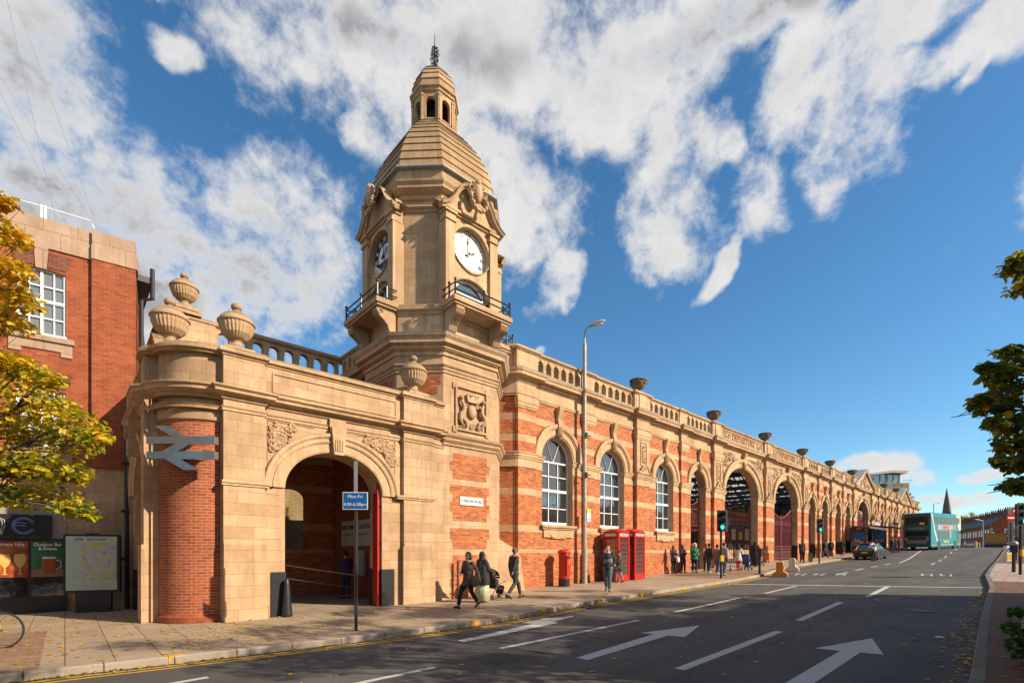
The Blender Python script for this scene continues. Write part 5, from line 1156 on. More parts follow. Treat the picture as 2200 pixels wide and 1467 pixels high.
# ================================================================ BRICK BUILDING AT THE LEFT
BT = frame(-.4, 20.3, 0, -7.5)      # local x along its front, facing the forecourt
bb = thing('brick_building', 'red brick building with pale stone coping and a bar on its ground floor', 'building', (-.4, 20.3, 0))
mb = MB(BT); mb.wall(-14, 2.13, 7.4, 10.95, [(-.12, .55, 8.3, 10.2, .06), (-3.4, .55, 8.3, 10.2, .06)], 0, .3, 0, 0, 2); mb.wall(-14, 2.13, -.5, 7.4, [(-.12, .55, 5.0, 6.6, .06)], 0, .3, 0, 0, 2)
mb.T = frame(*(BT @ Vector((2.13, 0, 0))).xy, 0, 82.5); mb.wall(0, 9, -.5, 10.95, (), 0, .3, 0, back=False)
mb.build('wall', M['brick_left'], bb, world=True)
mb = MB(BT); mb.box(-14, -.03, -.5, 2.16, .1, 4.4); mb.build('stone_ground_floor', M['stone'], bb, world=True)
mb = MB(BT); mb.box(1.04, -.14, 4.4, 2.13, 0, 10.87); mb.build('wall_projection', M['brick_left'], bb, world=True)
mb = MB(BT); mb.box(-14, -.05, 10.87, 1.04, .35, 11.3); mb.box(-14, -.03, 11.3, 1.02, .35, 11.75); mb.box(1.04, -.17, 10.87, 2.18, .35, 11.3); mb.box(1.05, -.15, 11.3, 2.12, .35, 11.76); mb.build('coping', M['sill_stone'], bb, world=True)
mb = MB(BT); mb.tube([(-14, .1, 12.15), (1.0, .1, 12.15), (1.08, .1, 11.95)], .018, 6)
for x in (-.12, -.04, -6): mb.box(x - .025, .05, 11.75, x + .025, .14, 12.18)
mb.build('roof_rail', M['white'], bb, world=True)
for (x, w, z0, z1, nm) in ((-.12, .55, 8.3, 10.25, 'upper'), (-.12, .55, 5.0, 6.65, 'lower'), (-3.4, .55, 8.3, 10.25, 'upper')):
    mb = MB(BT)
    for q in (-w, w - .06, -.03 - .0): mb.box(x + q, .06, z0, x + q + .06, .12, z1)
    for q in (-w * .5, w * .5): mb.box(x + q - .015, .07, z0, x + q + .015, .11, z1)
    for k in range(5): zz = z0 + (z1 - z0 - .05) * k / 4; mb.box(x - w, .07, zz, x + w, .115, zz + .04)
    mb.box(x - w, .05, z0 + (z1 - z0) * .5, x + w, .12, z0 + (z1 - z0) * .5 + .07); mb.box(x - w - .02, -.02, z0 - .06, x + w + .02, .12, z0 + .01)
    wf = mb.build('window', M['white'], bb, world=True)
    mb = MB(BT); mb.box(x - w, .13, z0, x + w, .16, z1); mb.build('pane', glass('pane_grey', (.13, .14, .14), .15), wf, world=True)
    mb = MB(BT); mb.box(x - w - .2, -.1, z0 - .22, x + w + .2, .02, z0 - .07); mb.prism([(x - w - .15, z0 - .22), (x - w - .15, z0 - .62), (x - w + .12, z0 - .62), (x - w + .12, z0 - .48), (x + w - .12, z0 - .48), (x + w - .12, z0 - .62), (x + w + .15, z0 - .62), (x + w + .15, z0 - .22)], -.04, .02); mb.build('sill', M['sill_stone'], wf, world=True)
    mb = MB(BT); mb.prism([(x - w, z1 + .05), (x - .14, z1 + .05), (x - .18, z1 + .5), (x - w - .15, z1 + .5)], -.025, .02); mb.prism([(x + w, z1 + .05), (x + .14, z1 + .05), (x + .18, z1 + .5), (x + w + .15, z1 + .5)][::-1], -.025, .02); mb.build('lintel', make_brick('lintel_brick_%d' % int(z0 * 10 + x), (.26, .10, .06), (.18, .06, .04), (.08, .05, .04)), wf, world=True)
    mb = MB(BT); mb.prism([(x - .12, z1 - .02), (x + .12, z1 - .02), (x + .16, z1 + .62), (x - .16, z1 + .62)], -.06, .02); mb.build('keystone', M['sill_stone'], wf, world=True)
# bar front: dark glazing, posters, fascia with lettering
mb = MB(BT); mb.box(-10, -.06, .45, .42, -.03, 2.12); mb.build('bar_glazing', glass('bar_glass', (.012, .012, .012), .06), bb, world=True)
mb = MB(BT)
for x in (-10, -4.5, -2.2, -1.15, -.36, .42): mb.box(x - .03, -.09, -.1, x + .03, -.06, 2.12)
mb.box(-10, -.09, 2.10, .45, -.06, 2.16); mb.box(-10, -.10, -.2, .45, -.04, .45); mb.build('bar_frame', M['black'], bb, world=True)
mb = MB(BT); mb.box(-10, -.05, 2.16, .45, -.035, 3.1); mb.build('bar_band', P((.30, .26, .19), .8), bb, world=True)
fs = thing('bar_fascia_sign', 'black fascia sign with outlined white and blue curved lettering', 'sign', (-3, 20, 3.7)); mb = MB(BT); mb.box(-7, -.16, 2.20, .13, -.06, 2.86); mb.build('board', M['black'], fs, world=True)
mb = MB(BT)
for r in (.24, .20): mb.tube([(-.47 + r * cos(t), -.17, 2.53 + r * sin(t)) for t in [radians(25 + 310 * i / 20) for i in range(21)]], .009, 4)
for z in (2.58, 2.50): mb.tube([(-.71, -.17, z), (-.56, -.17, z + .04), (-.42, -.17, z + .02)], .009, 4)
mb.build('letter', P((.25, .32, .75), .5), fs, world=True)
mb = MB(BT)
for r in (.0, .05): mb.tube([(-1.3, -.17, 2.77 - r), (-1.02 - r * .5, -.17, 2.77 - r), (-.87 - r, -.17, 2.68 - r * .3), (-.86 - r, -.17, 2.52), (-.93 - r, -.17, 2.28)], .009, 4)
mb.build('letter', P((.6, .58, .55), .5), fs, world=True)
pm1, t, b = new_mat('poster_red'); setb(b, rough=.5); t.links.new(ramp(t, tnoise(t, 3.5, 5), [(.3, (.10, .01, .008)), (.5, (.32, .05, .01)), (.7, (.45, .17, .03))]), b.inputs['Base Color'])
pm2, t, b = new_mat('poster_green'); setb(b, rough=.5); t.links.new(ramp(t, tnoise(t, 2.5, 4), [(.35, (.012, .06, .02)), (.7, (.05, .20, .08))]), b.inputs['Base Color'])
for (x0, x1, mt_, tx, lb) in ((-1.12, -.38, pm1, ['Private Hire'], 'red poster of wine glasses reading Private Hire in the bar window'), (-.33, .40, pm2, ['Outdoor Bar', '& Events'], 'green poster with a pint of ale reading Outdoor Bar & Events')):
    ps = thing('poster', lb, 'poster', (0, 20, 2.5)); mb = MB(BT); mb.box(x0, -.085, 1.02, x1, -.07, 2.08); mb.build('sheet', mt_, ps, world=True)
    for i, s in enumerate(tx): text(s, 'lettering', .135, BT @ Matrix.Translation(((x0 + x1) / 2, -.09, 1.98 - .12 * i)), M['white'], ps, .001, xs=.86, bold=.002)
    mb = MB(BT)
    if mt_ is pm1:
        for gx_ in (x0 + .24, x0 + .56): mb.lathe([(.09, 0), (.015, .02), (.015, .2), (.07, .26), (.12, .36), (.13, .5), (.10, .6)], (gx_, -.09, 1.10), 12, sq=.12)
        mb.build('wine_glass', P((.62, .40, .12), .3), ps, world=True)
    else:
        mb.box(x0, -.087, 1.025, x1, -.084, 1.25); mb.build('table', P((.25, .13, .06), .6), ps, world=True); mb = MB(BT); mb.lathe([(.13, 0), (.15, .04), (.15, .42)], (x0 + .40, -.09, 1.14), 14, sq=.12); mb.build('beer', P((.30, .07, .015), .3), ps, world=True)
        mb = MB(BT); mb.lathe([(.15, .0), (.155, .06)], (x0 + .40, -.09, 1.56), 14, sq=.12); mb.tube([(x0 + .55, -.095, 1.52), (x0 + .66, -.095, 1.48), (x0 + .66, -.095, 1.3), (x0 + .55, -.095, 1.24)], .014, 5); mb.build('foam', P((.55, .55, .45), .5), ps, world=True)
mb = MB(); mb.tube([(1.45, 19.6, -.1), (1.45, 19.7, 5.9)], .07, 8)
for z in (1.5, 3.0, 4.5): mb.box(1.3, 19.55, z, 1.5, 19.6, z + .08)
o = mb.build('drainpipe', M['black'], bb, True, True, 50)
mb = MB(); p = BT @ Vector((2.2, .4, 0)); mb.tube([(p.x + .35, p.y, 11.3), (p.x + .35, p.y, 10.3), (p.x + .05, p.y, 10.15), (p.x + .05, p.y, 7)], .07, 8); mb.box(p.x - .1, p.y, 10.8, p.x + .35, p.y + 3, 11.0); mb.build('roof_gutter', M['black'], bb, world=True)
# thin wires above it
wr = thing('overhead_wires', 'four thin stay wires rising out of the top left of the picture', 'wires', (-2, 22, 12))
for (xa, ya, xb, yb) in ((0, 165, 222, 510), (0, 200, 142, 475), (15, 0, 122, 480), (40, 20, 222, 520)):
    mb = MB(); mb.tube([at(xa, 30, ya), at(xb, 24, yb + 4)], .012, 4); mb.build('wire', M['grey'], wr, world=True)
# ---------------------------------------------------------------- city map board
mp_ = thing('map_board', 'tall black framed city map board with pale map in front of the bar', 'map board', (.95, 19.0, zp(1)))
_p = at(200, 14.6); D_ = frame(_p.x, _p.y, zp(1), -20) @ Matrix.Diagonal((.73, 1, .775, 1))
mb = MB(D_); mb.box(-.92, -.08, .75, .92, .08, 2.98); mb.box(-.55, -.07, -.02, .62, .07, .75); mb.box(-.2, -.09, 2.96, .2, .06, 3.02); mb.build('frame', M['black'], mp_, world=True)
mb = MB(D_); mb.box(-.83, -.095, .85, .83, -.08, 2.90); mb.build('map_sheet', P((.52, .56, .44), .4), mp_, world=True)
mm, t, b = new_mat('city_map'); setb(b, rough=.4); v = t.nodes.new('ShaderNodeTexVoronoi'); v.inputs['Scale'].default_value = 9; g = t.nodes.new('ShaderNodeNewGeometry'); t.links.new(g.outputs['Position'], v.inputs['Vector'])
v2 = t.nodes.new('ShaderNodeTexVoronoi'); v2.feature = 'DISTANCE_TO_EDGE'; v2.inputs['Scale'].default_value = 9; t.links.new(g.outputs['Position'], v2.inputs['Vector'])
s3 = t.nodes.new('ShaderNodeSeparateColor'); t.links.new(v.outputs['Color'], s3.inputs[0])
c = ramp(t, s3.outputs[0], [(0, (.50, .52, .16)), (.12, (.50, .50, .30)), (.35, (.55, .47, .38)), (.7, (.55, .42, .34)), (.93, (.30, .35, .45))]); t.links.new(mixc(t, ramp(t, v2.outputs['Distance'], [(.02, .8), (.05, 0)]), c, (.5, .5, .42)), b.inputs['Base Color'])
mb = MB(D_); mb.box(-.28, -.105, 1.22, .80, -.096, 2.68); mb.build('map', mm, mp_, world=True)
for (x, z, r) in ((.15, 2.58, .16), (.45, 1.35, .13), (.7, 1.38, .12), (.05, 1.45, .06), (-.2, 2.0, .05)): mb = MB(D_); mb.prism([(x + r * cos(q) * (1 + .2 * sin(3 * q)), z + r * .7 * sin(q)) for q in [i * .628 for i in range(10)]], -.109, -.105); mb.build('map_park', P((.45, .52, .08), .5), mp_, world=True)
im, t, b = new_mat('index_print'); setb(b, rough=.6); wv = t.nodes.new('ShaderNodeTexBrick'); wv.inputs['Scale'].default_value = 1; wv.inputs['Brick Width'].default_value = .085; wv.inputs['Row Height'].default_value = .045; wv.inputs['Mortar Size'].default_value = .014
for nm_, c in (('Color1', (.24, .30, .22)), ('Color2', (.33, .38, .28)), ('Mortar', (.52, .56, .44))): wv.inputs[nm_].default_value = (*c, 1)
t.links.new(uvn(t), wv.inputs[0]); t.links.new(wv.outputs[0], b.inputs['Base Color'])
for (xa, za, xb, zb) in ((-.80, 1.22, -.30, 2.68), (-.78, .88, .78, 1.16)): mb = MB(D_); mb.box(xa, -.1, za, xb, -.096, zb); mb.build('map_index', im, mp_, world=True)
text('one', 'lettering', .20, D_ @ Matrix.Translation((-.42, -.1, 2.80)), P((.02, .18, .30), .5), mp_, .001, bold=.004); text('leicester', 'lettering', .20, D_ @ Matrix.Translation((.17, -.1, 2.80)), P((.12, .13, .13), .5), mp_, .001)
# ---------------------------------------------------------------- bicycle
bk = thing('bicycle', 'bicycle with thin black tyre and yellow front fork cut by the left edge', 'bicycle', (-1.25, 13.1, zp(-1.2)), radians(-48))
def wheel(x, nm):
    mb = MB(); n = 30; mb.tube([(x + .335 * cos(2 * pi * i / n), 0, .34 + .335 * sin(2 * pi * i / n)) for i in range(n + 1)], .014, 6, cap=False); w = mb.build(nm, M['rubber'], bk, True)
    mb = MB(); mb.tube([(x + .315 * cos(2 * pi * i / n), 0, .34 + .315 * sin(2 * pi * i / n)) for i in range(n + 1)], .009, 5, cap=False)
    for i in range(16): a = 2 * pi * i / 16; mb.tube([(x, .02 * (-1)**i, .34), (x + .31 * cos(a), 0, .34 + .31 * sin(a))], .0018, 3)
    mb.tube([(x, -.05, .34), (x, .05, .34)], .02, 8); mb.build('rim', M['steel'], w)
wheel(-.02, 'wheel'); wheel(-1.04, 'wheel')
mb = MB(); fr_ = [(-.62, 0, .30), (-.75, 0, .82)], [(-.75, 0, .78), (-.2, 0, .84)], [(-.62, 0, .30), (-.19, 0, .76)], [(-.62, 0, .30), (-1.04, 0, .34)], [(-1.04, 0, .34), (-.74, 0, .78)]
for s in fr_: mb.tube(s, .016, 6)
mb.build('frame', P((.03, .05, .10), .35), bk, True)
mb = MB(); mb.tube([(-.20, 0, .9), (-.17, 0, .70)], .018, 6); [mb.tube([(-.17, q, .72), (-.08, q, .5), (-.02, q, .34)], .011, 6) for q in (-.045, .045)]; mb.build('fork', M['yellow'], bk, True)
mb = MB(); mb.tube([(-.2, 0, .88), (-.16, 0, .97)], .014, 6); mb.tube([(-.16, -.26, .98), (-.13, 0, .98), (-.16, .26, .98)], .012, 6); mb.build('handlebar', M['steel'], bk, True)
mb = MB(); mb.tube([(-.75, 0, .8), (-.77, 0, .92)], .013, 6); mb.build('seat_post', M['steel'], bk, True); mb = MB(); mb.ball((-.77, 0, .94), (.14, .07, .03)); mb.build('saddle', M['black'], bk, True)
mb = MB(); mb.tube([(-.62 + .09 * cos(i * .628), -.05, .3 + .09 * sin(i * .628)) for i in range(11)], .008, 4); mb.tube([(-.62, -.06, .3), (-.50, -.1, .2)], .01, 5); mb.box(-.55, -.16, .18, -.45, -.08, .2); mb.build('crank', M['black'], bk)
bk.location = (G(28, 1392)[0] - .15, G(28, 1392)[1] + .1, zp(-1)); bk.rotation_euler = (0, 0, radians(-20))
# ---------------------------------------------------------------- street furniture
def gp(px, py): x, y = G(px, py); return x, y, zp(x)
x, y, z = gp(765, 1355)
ps = thing('time_plate_post', 'slim dark post with a small blue plate lettered Mon-Fri', 'sign post', (x, y, z), radians(-40))
mb = MB(); mb.tube([(0, 0, -.05), (0, 0, 3.72)], .036, 10); mb.build('post', plain('dark_post', (.03, .03, .032), .35, .2, .5, 25), ps, True, angle=50)
mb = MB(); mb.box(-.035, -.045, 2.9, .035, -.02, 3.72); mb.build('channel', M['grey'], ps)
mb = MB(); mb.prism([(-.27, 2.66), (.27, 2.66), (.27, 3.04), (-.27, 3.04)], -.065, -.05); mb.build('plate', M['white'], ps)
mb = MB(); mb.box(-.255, -.068, 2.675, .255, -.065, 3.025); mb.build('plate_face', P((.01, .10, .34), .35), ps)
for s, zz in (('Mon-Fri', 2.94), ('4.00-6.00pm', 2.77)): text(s, 'lettering', .10, Matrix.Translation((0, -.072, zz)), M['white'], ps, .001, world=False)
# lamp post
x, y, z = gp(1256, 1252); y = 14.62; x = onY(1256, y)
lp = thing('street_lamp', 'tall slim grey street lamp standing against the station wall', 'street lamp', (x, y, zp(x)))
mb = MB(); mb.tube([(0, 0, -.1), (0, 0, 1.75), (0, 0, 1.76), (0, 0, 9.9), (0, 0, 9.92), (0, 0, 10.35)], [.125, .125, .088, .088, .05, .04], 12); mb.v = [Vector((q.x, q.y, q.z + (1.32 if q.z > 9 else 0))) for q in mb.v]; mb.build('column', plain('lamp_column', (.36, .34, .29), .55, .2, .2), lp, True, angle=50)
mb = MB(); mb.tube([(0, 0, 11.67), (.03, -.05, 11.9), (.12, -.3, 12.02)], [.035, .03, .03], 8); mb.build('arm', M['grey'], lp, True)
mb = MB(); mb.T = Matrix.Translation((.26, -.5, 12.08)) @ Matrix.Rotation(radians(-70), 4, 'Z') @ Matrix.Rotation(radians(-8), 4, 'Y'); mb.ball((0, 0, 0), (.42, .15, .085), 14, 8); mb.build('lamp_head', P((.50, .50, .47), .4), lp, True)
mb = MB(); mb.T = Matrix.Translation((.28, -.56, 12.02)) @ Matrix.Rotation(radians(-70), 4, 'Z'); mb.ball((0, 0, 0), (.26, .12, .07), 12, 6); mb.build('lens', glass('lamp_lens', (.5, .5, .5), .1), lp, True)
mb = MB(); mb.box(.02, -.13, 2.9, .30, -.11, 3.5, 1); mb.box(.02, -.133, 3.28, .30, -.131, 3.5, 0); mb.box(.05, -.135, 3.0, .26, -.133, 3.03, 2); mb.build('notice', [M['yellow'], M['white'], M['black']], lp)
mb = MB()
for zz in (5.05, 6.9): mb.box(-.02, -.14, zz, .30, -.10, zz + .04); mb.box(-.06, -.15, zz - .1, .06, -.08, zz + .14)
mb.build('bracket', M['black'], lp)
# pillar box
x, y, z = gp(1212, 1259); y = min(y, 14.42)
pbx = thing('pillar_box', 'red cylindrical pillar letter box with black base against the brick wall', 'letter box', (onY(1212, y), y, zp(x)))
mb = MB(); mb.lathe([(.235, .34), (.235, 1.36), (.25, 1.38), (.25, 1.41), (.235, 1.43), (.28, 1.46), (.285, 1.50), (.26, 1.52)], (0, 0, 0), 28); mb.build('body', M['red'], pbx, True, angle=40)
mb = MB(); mb.lathe([(.29, 1.46), (.30, 1.50), (.29, 1.54), (.24, 1.59), (.14, 1.63), (0, 1.65)], (0, 0, 0), 28); mb.build('cap', M['red'], pbx, True, angle=50)
mb = MB(); mb.lathe([(.25, -.02), (.25, .33), (.24, .34)], (0, 0, 0), 28); mb.build('base', M['black'], pbx, True, angle=40)
Tz = Matrix.Rotation(radians(8), 4, 'Z')
mb = MB(Tz); mb.box(-.12, -.262, 1.24, .12, -.2, 1.30); mb.build('slot', M['black'], pbx); mb = MB(Tz); mb.box(-.15, -.255, 1.30, .15, -.2, 1.33); mb.box(-.15, -.245, .5, .15, -.2, 1.2); mb.build('door', M['red'], pbx)
mb = MB(Matrix.Rotation(radians(25), 4, 'Z')); mb.box(-.06, -.25, .98, .06, -.225, 1.20); mb.build('collection_plate', M['white'], pbx)
mb = MB(); mb.tube([(0, 0, 1.64), (.02, 0, 1.72), (-.02, 0, 1.8)], .015, 4); mb.add([(0, 0, 1.72), (.06, 0, 1.78), (.0, .02, 1.82)], [(0, 1, 2)]); mb.build('weed', P((.15, .25, .03)), pbx)
# telephone boxes
def phone_box(x, y, label, first=None):
    t = thing('telephone_box', label, 'telephone box', (x, y, zp(x)), 0, 'red telephone boxes'); w = .46; H_ = 2.12
    mb = MB(); mb.box(-w, -w, 0, w, w, .16)
    for a in (-1, 1):
        for b_ in (-1, 1): mb.box(a * w - (.09 if a > 0 else 0), b_ * w - (.09 if b_ > 0 else 0), .16, a * w + (0 if a > 0 else .09), b_ * w + (0 if b_ > 0 else .09), H_)
    mb.box(-w + .09, w - .05, .16, w - .09, w - .02, H_); mb.build('frame', M['red'], t)
    mb = MB(); mb.box(-w - .02, -w - .02, H_, w + .02, w + .02, H_ + .03); mb.box(-w + .01, -w + .01, H_ + .03, w - .01, w - .01, H_ + .24)
    for k in range(4):
        mb.T = Matrix.Rotation(k * pi / 2, 4, 'Z'); n = 10; mb.prism([(-w - .02, H_ + .24)] + [(w + .02, H_ + .24)] + [((w + .02) * (1 - 2 * i / n), H_ + .24 + .12 * sin(pi * i / n)) for i in range(1, n)], -w - .03, -w + .04)
    mb.T = Matrix(); N_ = 8; V = []; F = []
    for i in range(N_ + 1):
        for j in range(N_ + 1):
            u, v = -1 + 2 * i / N_, -1 + 2 * j / N_; V.append((u * w, v * w, H_ + .26 + .20 * cos(u * pi / 2)**.8 * .5 + .20 * cos(v * pi / 2)**.8 * .5 if abs(u) < 1 or abs(v) < 1 else H_ + .26))
    for i in range(N_):
        for j in range(N_): a = i * (N_ + 1) + j; F.append((a, a + N_ + 1, a + N_ + 2, a + 1))
    mb.add(V, F); mb.build('roof', M['red'], t, True, angle=35)
    for k in range(3):
        mb = MB(Matrix.Rotation(-k * pi / 2, 4, 'Z')); mb.box(-.33, -w - .003, H_ + .07, .33, -w + .02, H_ + .19, 0); mb.build('fascia', P((.62, .58, .50), .5), t)
        mb = MB(Matrix.Rotation(-k * pi / 2, 4, 'Z')); mb.box(-w + .09, -w + .02, .16, w - .09, -w + .05, .34)
        for i in range(9): zz = .34 + i * .215; mb.box(-w + .09, -w + .02, zz - .012, w - .09, -w + .05, zz + .012)
        for q in (-.37, -.25, .25, .35): mb.box(q, -w + .021, .34, q + .022, -w + .049, H_)
        mb.box(-w + .09, -w + .02, H_ - .08, w - .09, -w + .05, H_); dr = mb.build('door' if k == 0 else 'side_panel', M['red'], t)
        mb = MB(Matrix.Rotation(-k * pi / 2, 4, 'Z')); mb.box(-w + .1, -w + .03, .34, w - .1, -w + .04, H_ - .06); mb.build('glazing', glass('box_glass', (.06, .055, .055), .1), dr)
        if k == 0: text('TELEPHONE', 'lettering', .095, Matrix.Translation((0, -w - .008, H_ + .13)), M['black'], t, .001, world=False)
    mb = MB(); mb.box(-.15, .2, .9, .15, .38, 1.6); mb.build('telephone', M['darksteel'], t); return t
ya = 14.22; phone_box(19.95 * ya / 14.22 - .05, ya, 'red telephone box nearer the pillar box, its left side in shade'); phone_box(21.35, 14.28, 'red telephone box farther from the pillar box, right of its twin')
# traffic lights, bollards
def signal(px, py, label, H_=2.95, s=1.0, rz=-25, back=True):
    x, y, z = gp(px, py); t = thing('traffic_light', label, 'traffic light', (x, y, z), radians(rz), 'traffic lights')
    mb = MB(); mb.tube([(0, 0, -.05), (0, 0, H_ - .9)], .057, 10); mb.build('pole', M['black'], t, True, angle=50)
    mb = MB(); mb.box(-.26, -.10, H_ - 1.02, .26, -.085, H_ + .04, 1); mb.box(-.235, -.115, H_ - 1.0, .235, -.10, H_ + .02, 0); mb.box(-.13, -.09, H_ - .96, .13, .12, H_, 0)
    for i in range(3): mb.T = Matrix.Translation((0, -.12, H_ - .15 - i * .33)) @ Matrix.Rotation(pi / 2, 4, 'X'); mb.lathe([(.115, 0), (.125, .10)], (0, 0, 0), 14, cap=False); mb.T = Matrix()
    mb.build('signal_head', [M['black'], M['grey']], t)
    for i, (nm, mt_) in enumerate((('red_lens', P((.05, .004, .004), .3)), ('amber_lens', P((.06, .03, .004), .3)), ('green_lens', M['green_lamp']))):
        mb = MB(); mb.ball((0, -.125, H_ - .15 - i * .33), (.10, .03, .10), 14, 8); mb.build(nm, mt_, t, True)
    if back: mb = MB(); mb.box(.28, .0, H_ - .75, .46, .2, H_ - .3); mb.box(.1, .05, H_ - .55, .3, .1, H_ - .5); mb.build('side_signal', M['black'], t); mb = MB(); mb.box(-.08, -.16, .85, .08, -.05, 1.15); mb.build('push_button', M['yellow'], t)
    return t
signal(1549, 1242, 'traffic light showing green, standing nearest by the first arches', 3.35, rz=-38)
signal(1760, 1208, 'traffic light showing green, beyond the orange barrier', 3.30, rz=-38, back=False)
t = signal(2192, 1234, 'traffic light showing green at the right edge under the branches', 3.25, rz=-38)
for px, py, h, lb in ((2185, 1228, 1.5, 0),):
    x, y, z = gp(px, py); q = thing('push_button_box', 'black crossing control post at the right edge', 'post', (x - .4, y + .1, z)); mb = MB(); mb.tube([(0, 0, -.05), (0, 0, 1.0)], .07, 10); mb.build('post', M['black'], q); mb = MB(); mb.box(-.14, -.14, .95, .14, .14, 1.3); mb.build('box', M['black'], q); mb = MB(); mb.ball((0, 0, 1.36), (.17, .17, .15), 12, 8); mb.build('lid', M['grey'], q, True)
x, y, z = gp(1632, 1232); q = thing('crossing_post', 'short black crossing post with push button box by the kerb', 'bollard', (x, y, z)); mb = MB(); mb.tube([(0, 0, -.05), (0, 0, 1.2)], .06, 10); mb.build('post', M['black'], q); mb = MB(); mb.box(-.11, -.13, .95, .11, .08, 1.4); mb.build('box', M['black'], q)
# no entry signs
for (px, py, d, r, lb) in ((2172, 1112, 38, .36, 'lower left one of the two overlapping no entry signs'), (2184, 1097, 36, .36, 'upper right one of the two overlapping no entry signs')):
    p = at(px, d, py); q = thing('no_entry_sign', 'round red no entry sign, ' + lb, 'road sign', (p.x, p.y, zp(p.x)), radians(-42)); h = p.z - zp(p.x)
    mb = MB(); mb.tube([(0, .03, 0), (0, .03, h + r)], .04, 8); mb.build('post', M['black'], q)
    mb = MB(Matrix.Translation((0, 0, h)) @ Matrix.Rotation(pi / 2, 4, 'X')); mb.lathe([(r, -.01), (r, .01), (0, .012)], (0, 0, 0), 24); mb.build('disc', M['red'], q)
    mb = MB(); mb.box(-r * .72, -.02, h - .06, r * .72, -.0135, h + .06); mb.build('bar', M['white'], q)
# keep left bollard on its island
x, y = G(2165, 1205); q = thing('keep_left_bollard', 'white and yellow keep left bollard on the traffic island', 'bollard', (x, y, zp(x)), radians(-42))
mb = MB(); mb.box(-.18, -.12, 0, .18, .12, 1.1, 0); mb.build('body', M['white'], q); mb = MB(); mb.box(-.17, -.13, .1, .17, -.12, .52); mb.build('reflector', M['yellow'], q)
mb = MB(Matrix.Translation((0, -.125, .80)) @ Matrix.Rotation(pi / 2, 4, 'X')); mb.lathe([(.16, 0), (.16, .01), (0, .012)], (0, 0, 0), 20); mb.build('disc', P((.01, .08, .45), .4), q); mb = MB(); mb.prism([(-.1, .70), (-.02, .70), (-.05, .73), (.09, .86), (.06, .89), (-.07, .76), (-.1, .79)], -.145, -.135); mb.build('arrow', M['white'], q)
# orange and white barrier
x, y = G(1682, 1238, -KERB); ax, ay = G(1712, 1222, -KERB)
for i, (px, py, c, lb, n) in enumerate(((1676, 1238, (.62, .22, .02), 'orange plastic barrier block, nearer of the pair at the kerb end', 0), (1702, 1226, (.70, .55, .42), 'faded orange and white plastic barrier block, farther of the pair', 1))):
    x, y = G(px, py, -KERB); q = thing('road_barrier', lb, 'barrier', (x, y, zl(x)), radians(15), 'plastic road barriers'); q.scale = (.78, .78, .85); mb = MB()
    V = []; prf = [(.46, 0), (.46, .16), (.38, .24), (.22, .34), (.21, .84), (.17, .92)]
    pts = [(p_, z_) for p_, z_ in prf] + [(-p_, z_) for p_, z_ in reversed(prf)]
    T0 = mb.T; mb.T = Matrix.Rotation(pi / 2, 4, 'Z'); mb.prism(pts, -.45, .45); mb.T = T0; mb.build('block', P(c, .5), q)
    mb = MB()
    for k in range(5): mb.box(-.4 + k * .18, -.225, .48, -.32 + k * .18, .225, .7)
    mb.build('slot', P(tuple(v * .75 for v in c), .5), q)
# kerbside pale thin post by the wall
q = thing('wall_post', 'dark slim post against the tower base beside the walking woman', 'post', (onY(984, 13.8), 13.8, zp(9.8))); mb = MB(); mb.box(-.03, -.03, 0, .03, .03, 1.35); mb.build('post', P((.10, .02, .02), .6), q)
# ================================================================ PEOPLE
def remeshed(mb, name, mat, parent, voxel, smooth_it=2):
    me = bpy.data.meshes.new(name); me.from_pydata([p[:] for p in mb.v], [], mb.f); me.update()
    o = bpy.data.objects.new(name, me); COL.objects.link(o); m = o.modifiers.new('r', 'REMESH'); m.mode = 'VOXEL'; m.voxel_size = voxel
    if smooth_it: s = o.modifiers.new('s', 'SMOOTH'); s.iterations = smooth_it; s.factor = .5
    me2 = bpy.data.meshes.new_from_object(o.evaluated_get(bpy.context.evaluated_depsgraph_get())); bpy.data.objects.remove(o); bpy.data.meshes.remove(me)
    me2.name = name; me2.materials.clear(); me2.materials.append(mat); me2.polygons.foreach_set('use_smooth', [True] * len(me2.polygons))
    q = bpy.data.objects.new(name, me2); COL.objects.link(q); q.parent = parent; return q
def caps(mb, pts, rad, seg=10):
    mb.tube(pts, rad, seg)
    for p, r in zip(pts, rad): mb.ball(p, r, seg, 6)
SK1, SK2, SK3 = (.50, .27, .17), (.28, .14, .08), (.14, .07, .04)
ARMS = {'down': ((.03, .02, -.29), (.03, -.03, -.54)), 'fwd': ((.03, -.12, -.26), (.01, -.26, -.46)), 'back': ((.03, .15, -.24), (.04, .24, -.46)), 'fold': ((.04, -.04, -.27), (-.10, -.22, -.17)), 'push': ((.04, -.08, -.26), (-.02, -.34, -.33)),
        'face': ((.03, -.10, -.24), (-.10, -.22, -.02)), 'pocket': ((.07, .06, -.27), (-.01, -.04, -.46)), 'phone': ((.05, -.10, -.24), (-.07, -.20, .06)), 'hold': ((.03, -.05, -.27), (-.05, -.24, -.32))}
PEOPLE = []
